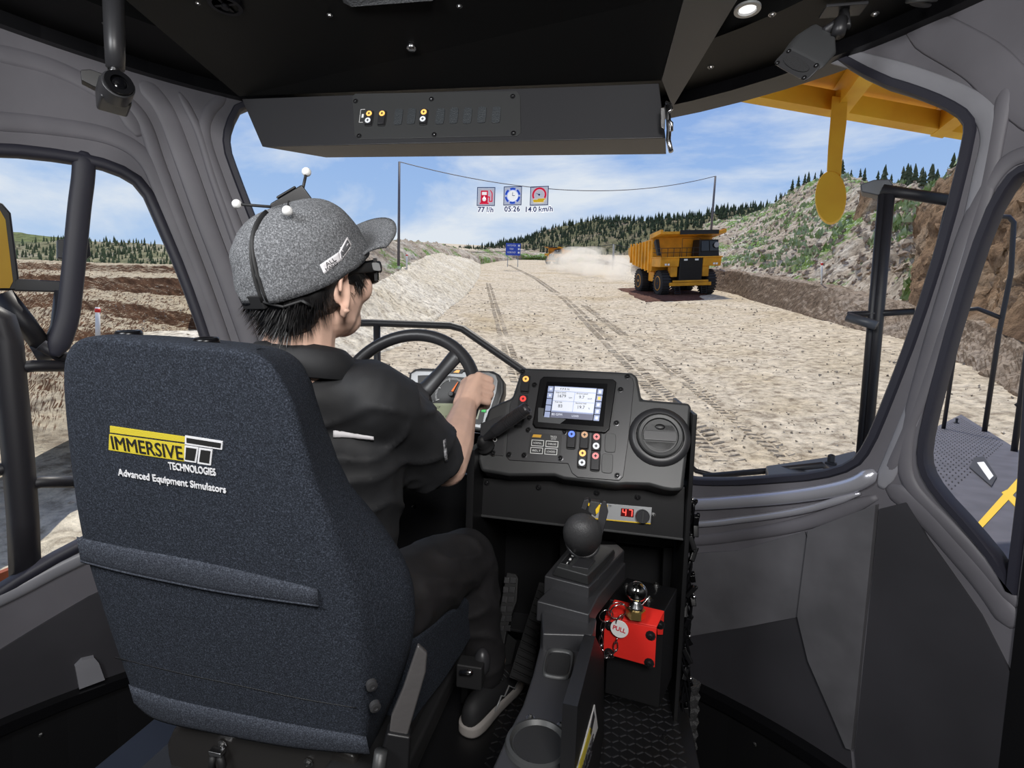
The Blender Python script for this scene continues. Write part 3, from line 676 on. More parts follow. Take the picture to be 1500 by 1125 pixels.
hil, hrows = terr('rocky_hillside', [[(1030, 396, 78), (1105, 404, 60), (1200, 424, 44), (1300, 446, 32), (1360, 458, 26), (1430, 475, 21), (1530, 500, 17)],
 [(1030, 368, 95), (1105, 372, 72), (1200, 375, 54), (1300, 390, 39), (1360, 400, 31), (1430, 420, 24), (1530, 440, 19)],
 [(1030, 348, 120), (1105, 348, 92), (1200, 330, 68), (1300, 330, 48), (1360, 345, 37), (1430, 340, 28), (1530, 350, 22)],
 [(1030, 336, 145), (1105, 322, 115), (1200, 282, 88), (1300, 285, 62), (1360, 292, 45), (1430, 270, 33), (1530, 260, 26)],
 [(1030, 328, 170), (1105, 312, 140), (1200, 262, 105), (1290, 268, 80), (1355, 276, 55), (1430, 232, 38), (1530, 200, 29)]], 260, 130, S_rock, 1.1, .55, label='steep rocky hillside with grass patches right of the road', down=8, k=1.3)
terr('brown_rock_slope', [[(1330, 452, 25.3), (1370, 460, 22.5), (1420, 470, 19.6), (1470, 490, 17.5), (1535, 515, 15.6)], [(1335, 410, 27.5), (1370, 405, 25.5), (1420, 410, 22), (1470, 420, 19.5), (1535, 430, 17.5)],
 [(1340, 360, 30), (1370, 335, 28), (1420, 330, 24), (1470, 320, 21), (1535, 320, 19)], [(1348, 300, 34), (1380, 265, 31), (1420, 235, 27), (1470, 215, 23), (1535, 190, 21)]], 130, 90, S_rock2, .8, 1.0, label='brown crumbling rock slope at the far right', down=6, k=1.35)
# cut stump of brown rock standing on the hillside
terr('rock_stump', [[(1248, 322, 60), (1262, 325, 58), (1285, 325, 57), (1300, 318, 60)], [(1258, 300, 60), (1268, 300, 58), (1286, 300, 57.4), (1299, 300, 60)], [(1260, 282, 60.5), (1268, 280, 59), (1286, 282, 58), (1298, 288, 60.5)]], 30, 20, S_rock2, .35, 1.5, label='upright brown rock stump on the hillside', down=3, k=1.3)
# bank on the left of the road
terr('gravel_bank', [[(330, 640, 11), (430, 575, 13), (520, 530, 16.5), (600, 500, 19.5), (655, 455, 27), (690, 425, 37), (704, 400, 60), (704, 384, 110)],
 [(330, 560, 12.5), (430, 520, 15), (520, 490, 18.5), (585, 465, 22), (640, 425, 30), (675, 402, 42), (690, 385, 66), (694, 377, 112)],
 [(330, 500, 14), (430, 470, 16.5), (520, 440, 20.5), (572, 415, 26), (617, 392, 35), (650, 380, 48), (672, 374, 72), (684, 371, 115)],
 [(330, 494, 15), (430, 462, 18), (520, 430, 22), (572, 403, 28), (612, 381, 38), (640, 371, 50), (664, 370, 75), (680, 369.5, 118)]], 200, 60, S_bank, .14, 3.0, label='white gravel bank along the left side of the road', down=4, snap=True)
terr('rocky_mound', [[(380, 440, 30), (480, 428, 30), (545, 420, 33), (590, 405, 37), (630, 385, 48), (690, 392, 80), (750, 394, 118), (800, 394, 125), (850, 396, 112), (905, 403, 96), (950, 416, 84)],
 [(380, 400, 33), (480, 395, 32), (545, 390, 36), (590, 382, 41), (630, 372, 52), (690, 376, 84), (750, 379, 122), (800, 380, 128), (850, 383, 115), (905, 389, 98), (950, 398, 86)],
 [(380, 376, 36), (480, 372, 35), (545, 366, 39), (575, 357, 44), (610, 358, 55), (645, 360, 72), (690, 368, 105), (750, 366, 128), (800, 372, 132), (850, 378, 118), (905, 384, 101)],
 [(380, 370, 39), (480, 366, 37), (545, 361, 42), (575, 352, 47), (610, 354, 60), (645, 357, 78), (690, 367, 110), (750, 363, 132), (800, 370, 135), (850, 376, 122), (905, 383, 104)]], 200, 36, S_rock, .5, 1.0, label='pale rocky mound behind the left bank and road end', down=4, k=1.25)
# wooded hills
hf, hfr = terr('wooded_hill', [[(560, 385, 330), (700, 385, 300), (800, 386, 280), (900, 390, 250), (1000, 390, 230), (1100, 385, 220), (1200, 375, 210), (1330, 380, 200)],
 [(560, 374, 380), (700, 370, 350), (800, 360, 330), (900, 350, 300), (1000, 345, 270), (1100, 335, 250), (1200, 310, 240), (1330, 330, 230)],
 [(560, 372, 420), (680, 365, 420), (750, 352, 400), (810, 335, 380), (870, 320, 350), (950, 323, 320), (1050, 316, 290), (1120, 303, 280), (1200, 275, 260), (1330, 285, 250)][:8]], 160, 40, S_hill, 3.0, .06, label='dark wooded hill beyond the road', down=40)
hl, hlr = terr('far_wooded_hill', [[(-80, 392, 300), (60, 392, 290), (150, 392, 285), (260, 392, 280), (380, 392, 300)], [(-80, 372, 340), (60, 372, 330), (150, 374, 320), (260, 376, 310), (380, 380, 330)], [(-80, 360, 380), (60, 356, 370), (150, 354, 350), (260, 361, 340), (380, 366, 360)]], 120, 30, S_hill3, 3., .06, label='pale wooded hill beyond the pit, seen through left window', down=40)
terr('grassy_far_hill', [[(-100, 372, 600), (40, 370, 600), (120, 372, 600), (200, 374, 620)], [(-100, 345, 660), (10, 340, 650), (60, 346, 640), (130, 354, 640), (200, 368, 660)][:4]], 60, 12, S_hill2, 3, .02, label='smooth green far hill on the left horizon', down=60)
# terraces of the pit to the left
TX = (-90, 0, 90, 180, 260, 360)
def trow(ys, rs): return [(x, y, r) for x, y, r in zip(TX, ys, rs)]
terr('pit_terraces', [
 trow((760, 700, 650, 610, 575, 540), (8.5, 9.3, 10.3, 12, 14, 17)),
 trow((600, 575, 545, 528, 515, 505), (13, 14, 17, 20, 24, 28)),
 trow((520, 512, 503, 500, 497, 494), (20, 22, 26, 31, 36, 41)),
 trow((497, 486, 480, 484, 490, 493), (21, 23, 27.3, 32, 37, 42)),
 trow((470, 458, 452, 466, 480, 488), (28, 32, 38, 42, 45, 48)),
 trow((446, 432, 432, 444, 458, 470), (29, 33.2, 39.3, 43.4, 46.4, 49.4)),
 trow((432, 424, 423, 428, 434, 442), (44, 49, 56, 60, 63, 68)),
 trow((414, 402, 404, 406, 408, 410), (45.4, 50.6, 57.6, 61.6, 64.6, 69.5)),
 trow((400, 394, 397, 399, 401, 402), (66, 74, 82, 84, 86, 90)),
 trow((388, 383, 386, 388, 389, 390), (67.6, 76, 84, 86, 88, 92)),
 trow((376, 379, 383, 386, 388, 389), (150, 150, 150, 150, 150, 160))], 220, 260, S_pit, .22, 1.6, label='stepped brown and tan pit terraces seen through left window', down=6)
rows = []
for i in range(60):
    r = 2.5*(30/2.5)**(i/59); rows.append([(r*sin(radians(-115+74*j/69)), r*cos(radians(-115+74*j/69)), gz(r*sin(radians(-115+74*j/69)), r*cos(radians(-115+74*j/69)))+.12*noise.noise(V((r*1.3, j*.3, 2)))) for j in range(70)])
b = MB(); b.grid(rows, flip=True); b.build('near_ground', S_bank, gro, smooth=True)
# trees: conifers of one kind on the ridges
TM = mat('conifer_green', (.045, .062, .026), .9, var=.5, vs_=.5)
TM2 = mat('conifer_light', (.09, .11, .045), .9, var=.4, vs_=.3)
def conifer(n=6):
    b = MB(); b.cone((0, 0, 0), (0, 0, .3), .03, .02, 5)
    for k_ in range(4):
        z = .15+.2*k_; r = .26*(1-k_*.2); o_ = random.random()
        rg = [(r*(1 if i % 2 else .55)*cos(2*pi*i/n+o_), r*(1 if i % 2 else .55)*sin(2*pi*i/n+o_), z+random.uniform(-.03, .03)) for i in range(n)]
        b.rings([rg, [(p[0]*.12, p[1]*.12, z+.3) for p in rg]])
    return b
tb = [conifer() for _ in range(3)]; protos = []
for q, b in enumerate(tb):
    me = bpy.data.meshes.new('conifer'); b.b.to_mesh(me); b.b.free(); me.materials.append(TM); protos.append(me)
me2 = protos[0].copy(); me2.materials.clear(); me2.materials.append(TM2)
def pick(rws, ridge, jit): 
    i = len(rws)-1; return rws
spots = []
random.seed(11)
RH = [q for q in hfr if True]
kR = int(len(hfr)*2/3)                                  # the row index of the ridge
def spots_on(rows_, ridge, n, frac, h):
    out = []
    for _ in range(n):
        i = ridge-int(abs(random.gauss(0, 1))*ridge*frac); i = max(1, min(ridge, i)); j = random.randrange(2, len(rows_[0])-2)
        p = rows_[i][j]; out.append((p+V((random.uniform(-1.5, 1.5), random.uniform(-1.5, 1.5), -.4)), h*random.uniform(.6, 1.3)))
    return out
near = []
rr = int(130*4/5)
for _ in range(120):
    j = random.randrange(30, 200); i = rr-random.randrange(0, 3); p = hrows[i][j]; near.append((p+V((0, 0, -.3)), random.uniform(1.4, 3.4)*min(1, p.length/90)))
spR = spots_on(hfr, kR, 1100, .4, 4.0)
spR.sort(key=lambda s: s[0].length)
near.sort(key=lambda s: s[0].length)
def spaced(lst, n):
    out = []
    for p, h in lst:
        if all((p.x-a.x)**2+(p.y-a.y)**2 > (.27*(h+g))**2 for a, g in out): out.append((p, h))
        if len(out) >= n: break
    return out
near = spaced(near, 110); ind = near+spaced([s for s in spR if s[1] > 3.0], 150)
for q, (p, h) in enumerate(ind[:270]):
    o = bpy.data.objects.new('conifer_tree', protos[q % 3]); o.location = p; o.scale = (h*.9, h*.9, h); o.rotation_euler = (0, 0, q*1.3)
    g = q < len(near)
    link(o, None, None, 'small dark conifer on the skyline of the rocky right hillside' if g else 'small dark conifer among many on the wooded hill', 'tree', 'conifers on the right hillside' if g else 'conifers on the wooded hill')
    ROOTM[o.name] = Mx.Identity(4)
def forest(name, sp, m_, label, par=None):
    b = MB()
    for p, h in sp:
        a_ = random.random()*6
        for k_ in range(2):
            z = h*(.1+.35*k_); r = h*.19*(1-.35*k_); rg = [p+V((r*cos(a_+i*1.257), r*sin(a_+i*1.257), z)) for i in range(5)]; t = b.v(p+V((0, 0, z+h*.55))); vr = [b.v(x) for x in rg]
            for i in range(5): b.f((vr[i], vr[(i+1) % 5], t))
    o = b.build(name, m_, par, kind='stuff'); o['label'] = label
forest('conifer_forest', spR+spots_on(hfr, kR, 2600, .9, 2.6), TM, 'dense dark conifer forest covering the far hill', hf)
kL = int(len(hlr)*2/3)
forest('conifer_forest', spots_on(hlr, kL, 900, .8, 3.2), TM2, 'thin pale conifer wood on the hill beyond the pit', hl)
# bushes, rocks
GB = mat('bright_grass', (.17, .25, .05), .9, col2=(.40, .46, .30), vs_=1.2)
b = MB()
for _ in range(1500):
    j = random.randrange(3, 225); i = random.randrange(8, rr); p = hrows[i][j]
    if noise.noise(p*.07+V((3, 0, 0))) < -.02 or p.length < 34: continue
    for q in range(5):
        a_ = random.random()*6.28; h = random.uniform(.3, .9)*min(1, p.length/60); r = h*.5; c = p+V((random.uniform(-.6, .6), random.uniform(-.6, .6), 0))
        b.f([b.v(c+V((r*cos(a_), r*sin(a_), 0))), b.v(c-V((r*cos(a_), r*sin(a_), 0))), b.v(c+V((r*.6*sin(a_), r*.6*cos(a_), h)))])
o = b.build('grass_tufts', GB, hil, kind='stuff'); o['label'] = 'bright green grass tufts'
def rocks(name, pts, m_, label, par):
    b = MB()
    for p, s in pts:
        M = Mx.Rotation(random.random()*6, 3, V((random.random(), random.random(), 1)).normalized())
        vs_ = [b.v(p+M @ V((x*s*random.uniform(.6, 1.2), y*s*random.uniform(.5, 1), z*s*random.uniform(.35, .8)))) for x, y, z in ((1, 0, 0), (-1, 0, 0), (0, 1, 0), (0, -1, 0), (0, 0, 1), (0, 0, -1))]
        for f in ((0, 2, 4), (2, 1, 4), (1, 3, 4), (3, 0, 4), (2, 0, 5), (1, 2, 5), (3, 1, 5), (0, 3, 5)): b.f([vs_[i] for i in f])
    o = b.build(name, m_, par, kind='stuff'); o['label'] = label; return o
sp = []
for _ in range(3000):
    j = random.randrange(0, 258); i = random.randrange(0, rr); p = hrows[i][j]; sp.append((p, random.uniform(.05, .5)*min(1.2, p.length/50)))
rocks('loose_rocks', sp, soil('loose_rock', [(.30, .22, .16), (.50, .42, .34)], (.8, 4), .5), 'loose pale rocks strewn over the right hillside', hil)
sp = []
for _ in range(5200):
    a_ = radians(random.uniform(-52, 38)); r = 7*(60/7)**random.random(); x, y = r*sin(a_), r*cos(a_); sp.append((V((x, y, gz(x, y)+.01)), random.choice((.015, .025, .03, .05))*(r/12)**.5))
rocks('road_gravel', sp, soil('gravel_stone', [(.22, .18, .14), (.55, .48, .38)], (1.5, 6), .3), 'small stones scattered over the pale haul road', gro)
# tyre tracks pressed in the road
TRK = soil('tyre_tread_earth', [(.46, .36, .24), (.62, .53, .40)], (.5, 5), .5)
b = MB()
def track(pxs, w_, step):
    P = [gnd(*p) for p in pxs]
    for i in range(len(P)-1):
        n = max(1, int((P[i+1]-P[i]).length/step))
        for k_ in range(n):
            p = P[i].lerp(P[i+1], k_/n); t = (P[i+1]-P[i]).normalized(); s = V((t.y, -t.x, 0))
            for sd in (-1, 1):
                if random.random() < .12: continue
                a = p+t*random.uniform(-.03, .03)+s*(sd*w_*.05); c = p+t*(.10)+s*(sd*w_*.5); wd_ = t*step*.32; h = random.uniform(.02, .05)
                q = []
                for x in (a-wd_, c-wd_, c+wd_, a+wd_): x = V(x); x.z = gz(x.x, x.y)-.01; q.append(x)
                b.hexa(q, [x.lerp((a+c)/2, .22)*1.0+V((0, 0, h)) for x in q])
track([(1095, 700), (1010, 620), (935, 545), (880, 490), (830, 440), (785, 408), (745, 388)], .75, .27)
track([(1180, 690), (1075, 610), (985, 545), (915, 492), (855, 447)], .5, .27)
track([(760, 560), (740, 500), (725, 450), (715, 415)], .6, .3)
o = b.build('tyre_tracks', TRK, gro, kind='stuff'); o['label'] = 'ribbed tyre tracks pressed into the haul road'
# cast shadow of the truck, painted as a red-brown patch on the road
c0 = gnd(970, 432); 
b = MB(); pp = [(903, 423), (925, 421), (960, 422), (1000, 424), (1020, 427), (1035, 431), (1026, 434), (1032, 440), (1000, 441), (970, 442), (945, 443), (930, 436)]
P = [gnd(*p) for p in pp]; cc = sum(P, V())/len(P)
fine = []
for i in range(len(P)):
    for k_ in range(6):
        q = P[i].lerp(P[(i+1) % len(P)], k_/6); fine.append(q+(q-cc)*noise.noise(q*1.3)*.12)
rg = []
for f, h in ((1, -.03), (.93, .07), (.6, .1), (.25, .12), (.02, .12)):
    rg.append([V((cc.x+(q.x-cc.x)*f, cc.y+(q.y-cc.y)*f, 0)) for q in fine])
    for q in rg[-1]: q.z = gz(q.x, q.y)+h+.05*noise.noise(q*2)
b.rings(rg); o = b.build('painted_truck_shadow', soil('red_brown_shadow', [(.10, .045, .03), (.16, .075, .05)], (.8, 5), .8, dist=.1), parent=gro, smooth=True, kind='stuff'); o['label'] = 'dark red-brown earth patch on the road under the truck'
# ------------------------------------------------------------------ dump truck
def truckframe(px, py, yaw, sc=1):
    p = gnd(px, py); d = V((p.x, p.y, 0)).normalized(); f = Mx.Rotation(yaw, 3, 'Z') @ (-d)
    e_ = .5; gx = (gz(p.x+e_, p.y)-gz(p.x-e_, p.y))/(2*e_); gy = (gz(p.x, p.y+e_)-gz(p.x, p.y-e_))/(2*e_)
    n = V((-gx, -gy, 1)).normalized(); y = (f-n*f.dot(n)).normalized(); x = y.cross(n)
    M = Mx((x, y, n)).transposed().to_4x4(); M.translation = p; return M @ Mx.Scale(sc, 4)
TF = truckframe(986, 429, radians(24), .86); TG = TF @ Mx.Diagonal((-1, 1, 1, 1))
tk = thing('dump_truck', 'big yellow mining dump truck driving toward the cab, dust behind it', 'truck', TF)
Y = K['yelbody']
def wheel(x, y, r, w_, side):
    b = MB(TG); n = 28
    b.lathe((x-w_/2*side, y, r), (side, 0, 0), [(r*.55, 0), (r*.86, 0), (r*.97, w_*.12), (r, w_*.25), (r, w_*.75), (r*.97, w_*.88), (r*.86, w_), (r*.55, w_)], n)
    for i in range(26):
        a_ = 2*pi*i/26
        M = T(x, y, r) @ R(a_, 'X')
        b.box((0, 0, r*1.01), (w_*.96, r*.12, r*.07), M @ R(.0, 'X'))
    o = b.build('wheel', K['tyre'], tk, smooth=False)
    b = MB(TG); b.lathe((x+side*w_*.30, y, r), (side, 0, 0), [(r*.60, 0), (r*.60, w_*.19), (r*.53, w_*.22), (r*.48, w_*.1), (r*.30, w_*.05), (r*.30, w_*.17), (r*.12, w_*.2)], 24)
    b.build('rim', Y, o, smooth=False)
for s_ in (-1, 1):
    wheel(2.55*s_, 2.6, 1.32, .95, s_)
    wheel(2.75*s_, -2.6, 1.32, .95, s_); wheel(1.65*s_, -2.6, 1.32, .95, s_)
b = MB(TG)
for s_ in (-1, 1): b.box((.75*s_, -.4, 1.75), (.45, 8.2, .7))
b.box((0, -2.6, 1.35), (3.6, .6, .7)); b.box((0, 2.6, 1.35), (4.2, .5, .5)); b.build('chassis', K['tblack'], tk)
b = MB(TG); b.box((0, 3.9, 1.25), (4.6, .5, .35)); b.box((0, 4.05, 1.55), (3.9, .25, .2)); b.build('bumper', Y, tk, bevel=.03)
b = MB(TG); b.box((0, 3.55, 2.75), (2.5, .9, 2.55)); b.build('radiator_housing', K['tblack'], tk, bevel=.05)
b = MB(TG)
for i in range(14): b.box((0, 4.02, 1.7+i*.165), (2.25, .05, .05))
b.build('radiator_grille', K['tblack'], tk, kind='stuff')
for s_ in (-1, 1):
    b = MB(TG); b.box((1.75*s_, 3.4, 2.75), (.75, .75, 1.5)); b.build('fender_panel', Y, tk, bevel=.04)
    b = MB(TG); b.hexa([(s_*1.3, 1.5, 3.05), (s_*3.35, 1.5, 3.05), (s_*3.35, 3.9, 3.05), (s_*1.3, 3.9, 3.05)], [(s_*1.3, 1.5, 3.95), (s_*3.35, 1.5, 3.95), (s_*3.35, 4.0, 3.95), (s_*1.3, 4.0, 3.95)]); b.build('deck_box', Y, tk, bevel=.05)
    b = MB(TG)
    for q in (0, .3): b.box((s_*(2.5+q), 4.02, 3.3), (.2, .06, .2))
    b.build('headlight', mat('headlamp', (.9, .9, .86), .2), tk)
for q in (-.65, .55):
    b = MB(TG); b.box((q, 4.04, 3.75), (.38, .06, .17)); b.build('headlight', bpy.data.materials['headlamp'], tk)
b = MB(TG); b.box((0, 2.8, 4.0), (6.8, 2.6, .12)); b.build('deck', Y, tk, bevel=.02)
# cab of the truck on its left (right in view)
b = MB(TG); b.hexa([(.9, 1.9, 4.0), (3.2, 1.9, 4.0), (3.2, 3.7, 4.0), (.9, 3.7, 4.0)], [(1.0, 2.0, 5.75), (3.1, 2.0, 5.75), (3.1, 3.45, 5.75), (1.0, 3.45, 5.75)]); cb = b.build('cab', K['tblack'], tk, bevel=.05)
b = MB(TG); b.hexa([(1.15, 3.71, 4.6), (2.0, 3.71, 4.6), (2.0, 3.5, 5.6), (1.2, 3.5, 5.6)], [(1.15, 3.74, 4.6), (2.0, 3.74, 4.6), (2.0, 3.53, 5.6), (1.2, 3.53, 5.6)])
b.hexa([(2.1, 3.71, 4.6), (3.0, 3.71, 4.6), (2.95, 3.5, 5.6), (2.1, 3.5, 5.6)], [(2.1, 3.74, 4.6), (3.0, 3.74, 4.6), (2.95, 3.53, 5.6), (2.1, 3.53, 5.6)]); b.build('windscreen', K['tglass'], cb)
b = MB(TG); b.lathe((2.75, 3.78, 5.2), (0, 1, 0), [(.28, 0), (.28, .05), (.1, .06)], 14); b.build('mirror', mat('mirror_grey', (.35, .36, .38), .3), tk)
# dump body with canopy
def hx(a, c): b.hexa(a, c)
b = MB(TG)
b.hexa([(-3.1, -4.9, 3.2), (3.1, -4.9, 3.2), (3.1, -5.9, 4.5), (-3.1, -5.9, 4.5)], [(-3.1, 1.3, 2.5), (3.1, 1.3, 2.5), (3.1, 1.3, 2.75), (-3.1, 1.3, 2.75)])   # floor
for s_ in (-1, 1):
    b.hexa([(s_*3.15, -5.9, 4.3), (s_*3.15, -4.4, 3.1), (s_*3.15, 1.3, 2.5), (s_*3.15, 1.6, 6.0), (s_*3.15, -5.9, 5.0)], [(s_*3.35, -5.9, 4.3), (s_*3.35, -4.4, 3.1), (s_*3.35, 1.3, 2.5), (s_*3.35, 1.6, 6.0), (s_*3.35, -5.9, 5.0)])
b.hexa([(-3.3, 1.3, 2.6), (3.3, 1.3, 2.6), (3.3, 1.5, 2.6), (-3.3, 1.5, 2.6)], [(-3.3, 1.5, 6.05), (3.3, 1.5, 6.05), (3.3, 1.7, 6.05), (-3.3, 1.7, 6.05)])
bd = b.build('dump_body', Y, tk)
b = MB(TG); b.hexa([(-3.3, 1.4, 6.0), (3.3, 1.4, 6.0), (3.3, 4.1, 6.35), (-3.3, 4.1, 6.35)], [(-3.3, 1.4, 6.2), (3.3, 1.4, 6.2), (3.3, 4.1, 6.6), (-3.3, 4.1, 6.6)])
for s_ in (-1, 1): b.hexa([(s_*3.3, 1.2, 5.9), (s_*3.55, 1.2, 5.9), (s_*3.55, 4.1, 6.4), (s_*3.3, 4.1, 6.4)], [(s_*3.3, 1.2, 6.4), (s_*3.55, 1.2, 6.4), (s_*3.55, 4.1, 6.8), (s_*3.3, 4.1, 6.8)])
b.build('body_canopy', Y, bd)
b = MB(TG); b.box((.6, 4.14, 6.5), (4.2, .08, .42)); b.build('canopy_stripe', K['tblack'], bd)
for i in range(7):
    yy = -4.8+i*.95
    for s_ in (-1, 1):
        b = MB(TG); zb2 = 3.1-.6*(yy+4.4)/5.7; b.box((s_*3.42, yy, (zb2+5.2)/2+.2), (.14, .22, 5.3-zb2+.1*i)); b.build('body_rib', Y, bd)
b = MB(TG)                                           # handrails
for x0, x1 in ((-3.3, -1.3), (-1.3, .9)):
    for z in (4.5, 4.95): b.tube([(x0, 3.95, z), (x1, 3.95, z)], .03, 5)
    for k_ in range(4): b.tube([(x0+(x1-x0)*k_/3, 3.95, 4.05), (x0+(x1-x0)*k_/3, 3.95, 4.95)], .03, 5)
for z in (4.5, 4.95): b.tube([(-3.3, 1.7, z), (-3.3, 3.95, z)], .03, 5)
b.tube([(-1.1, 3.95, 4.0), (-1.1, 3.95, 5.9), (.8, 3.95, 5.9), (.8, 3.95, 4.0)], .03, 5)
b.build('handrail', K['tblack'], tk)
b = MB(TG); b.hexa([(-3.25, 2.6, 4.2), (-2.95, 2.6, 4.2), (-2.95, 3.1, 4.2), (-3.25, 3.1, 4.2)], [(-3.5, 2.2, 5.6), (-3.1, 2.2, 5.6), (-3.1, 2.7, 5.9), (-3.5, 2.7, 5.9)]); b.build('air_filter', K['tblack'], tk, bevel=.04)
b = MB(TG)
for s_ in (-1, 1):
    b.tube([(s_*1.2, 4.1, 1.1), (s_*1.2, 4.35, .25)], .035, 5); b.tube([(s_*1.75, 4.1, 1.1), (s_*1.75, 4.35, .25)], .035, 5)
    for k_ in range(4): b.tube([(s_*1.2, 4.12+.06*k_, .95-.2*k_), (s_*1.75, 4.12+.06*k_, .95-.2*k_)], .03, 5)
b.build('ladder', K['tblack'], tk)
b = MB(TG); b.box((-2.2, -.1, 1.9), (1.0, 1.6, 1.1)); b.build('fuel_tank', Y, tk, bevel=.1)
b = MB(TG)
for s_ in (-1, 1): b.cone((s_*1.6, .6, 1.6), (s_*1.9, -1.3, 3.1), .16, .12, 10)
b.build('hoist_cylinder', K['tblack'], tk)
copytree(tk, truckframe(816, 387, radians(-35), .62), 'distant yellow dump truck half hidden by dust at road end')
# blue road sign
p = gnd(751, 388); p = atr(751, 386, 92); M = fr(p, V((p.y, -p.x, 0)).normalized(), (0, 0, 1))
sg = thing('road_sign', 'blue road sign with white text beside the road end', 'sign', M)
b = MB(M); b.box((-.9, .9, 0), (.12, 3, .12)); b.box((.9, .9, 0), (.12, 3, .12)); b.build('post', K['zinc'], sg)
b = MB(M); b.box((0, 2.45, .1), (2.6, 2.1, .08)); b.build('sign_board', mat('sign_blue', (.02, .06, .42), .5), sg)
for q, s_ in enumerate(('WATCH FOR', 'YOUR', 'WORKSHOP')): text(s_, M @ T(-.3, 3.1-.6*q, .15), .45, K['white'], sg, fit=(1.5 if q != 1 else .7, .32), ext=.01)
for q in range(3):
    b = MB(M @ T(1.0, 3.1-.6*q, .15)); b.prism(rect(-.15, -.15, .15, .15), 0, .02); b.build('arrow_mark', K['white'], sg)
# poles with the overhead wire
def post(px, py0, py1, r, w_, name, label, cat, m_, group=None):
    a = atr(px[0], py0, r); c = atr(px[1], py1, r); b = MB(); b.cone(a-V((0, 0, .6)), c, w_, w_*.8, 8); o = b.build(name, m_, smooth=True); o['label'] = label; o['category'] = cat; return a, c
PM = mat('grey_pole', (.12, .11, .12), .6)
a1, c1 = post((584, 585), 378, 237, 42, .11, 'power_pole', 'tall thin pole on the left bank, left end of overhead wire', 'pole', PM)
a2, c2 = post((1041, 1048), 345, 258, 62, .13, 'power_pole', 'tall thin pole behind the truck, right end of overhead wire', 'pole', PM)
b = MB(); pts = []
for i in range(25):
    t = i/24; q = c1.lerp(c2, t); pts.append(q+V((0, 0, -2.6*4*t*(1-t)*.72)))
b.tube(pts, .035, 5); o = b.build('overhead_wire', PM); o['label'] = 'thin black wire sagging between the two tall poles'; o['category'] = 'wire'
a3, c3 = post((898, 899), 392, 358, 104, .22, 'fence_post', 'short pale post left of the truck holding the low wire', 'post', mat('pale_post', (.35, .33, .30), .8))
b = MB(); q0 = atr(690, 370, 112); pts = [q0, atr(760, 368, 118), atr(815, 359, 118), atr(860, 363, 110), c3, atr(935, 366, 100)]
b.tube(pts, .06, 5); o = b.build('low_wire', K['frame']); o['label'] = 'dark low cable strung behind the dust and the blue sign'; o['category'] = 'wire'
RW = mat('white_marker', (.75, .74, .70), .6)
def marker(px, y0, y1, r, label, w_=.06):
    a = atr(px, y0, r); c = atr(px, y1, r); t = thing('marker_post', label, 'post', a.copy()); d = (c-a)
    b = MB(); b.cone(a-V((0, 0, .4)), c, w_, w_*.9, 8); b.build('post', RW, t, smooth=True)
    b = MB(); b.cone(a+d*.82, a+d*.95, w_*1.12, w_*1.08, 8); b.build('red_band', K['red'], t, smooth=True)
marker(143, 492, 450, 23, 'white marker post with red band on a pit terrace', .075)
marker(596, 388, 372, 40, 'thin white marker post on the left gravel bank', .07)
marker(1204, 410, 384, 38, 'thin white marker post behind the right berm', .06)
# dust cloud
try: SC.cycles.volume_bounces = 3
except Exception: pass
dm = bpy.data.materials.new('dust'); dm.use_nodes = True; nt = dm.node_tree; nt.nodes.clear()
pv = nt.nodes.new('ShaderNodeVolumePrincipled'); oo = nt.nodes.new('ShaderNodeOutputMaterial'); tc = nt.nodes.new('ShaderNodeTexCoord'); nz = nt.nodes.new('ShaderNodeTexNoise'); nz.inputs['Scale'].default_value = .28; nz.inputs['Detail'].default_value = 4
mr = nt.nodes.new('ShaderNodeMapRange'); mr.inputs['From Min'].default_value = .40; mr.inputs['From Max'].default_value = .7; mr.inputs['To Max'].default_value = .34
pv.inputs['Color'].default_value = (1, .95, .86, 1); pv.inputs['Anisotropy'].default_value = .4
nt.links.new(tc.outputs['Object'], nz.inputs['Vector']); nt.links.new(nz.outputs['Fac'], mr.inputs['Value']); nt.links.new(mr.outputs[0], pv.inputs['Density']); nt.links.new(pv.outputs[0], oo.inputs['Volume'])
b = MB()
for px, py, r, s in ((935, 410, 66, 1.6), (915, 404, 72, 2.2), (893, 398, 79, 3.0), (868, 391, 88, 4.2), (842, 386, 98, 3.9), (818, 384, 104, 2.2), (875, 396, 84, 3.0)):
    c = atr(px, py, r); b.ell(c, (s*1.5, s*1.2, s*.8))
me = blob(b, .5, 8); o = meshobj(me, 'dust_cloud', dm, kind='stuff'); o['label'] = 'pale dust cloud trailing behind the dump truck'; o['category'] = 'dust'
# ------------------------------------------------------------------ parts of this vehicle outside the glass
YB = K['yelbig']
cn = thing('overhead_canopy', 'yellow steel canopy overhead outside the top right of the windscreen', 'canopy', V((.8, 2.6, 3.0)))
ZC_ = 2.72
e0, e1 = atz(1100, 152, ZC_), atz(1425, 208, ZC_)
dd = (e1-e0).normalized(); e0x = e0-dd*1.7; e1x = e1+dd*2.2
bk_ = V((-.1, -1, .0)).normalized()
b = MB(); b.hexa([p+V((0, 0, .165)) for p in (e0x, e1x, e1x+bk_*2.7, e0x+bk_*2.7)], [p+V((0, 0, .22)) for p in (e0x, e1x, e1x+bk_*2.7, e0x+bk_*2.7)])
b.M = T(0, 0, .16); b2 = b.build('canopy_plate', YB, cn)
b = MB(); nrm = V((dd.y, -dd.x, 0)); 
b.hexa([e0x, e1x, e1x+bk_*.10, e0x+bk_*.10], [p+V((0, 0, .12)) for p in (e0x, e1x, e1x+bk_*.10, e0x+bk_*.10)]); b.build('edge_beam', YB, cn)
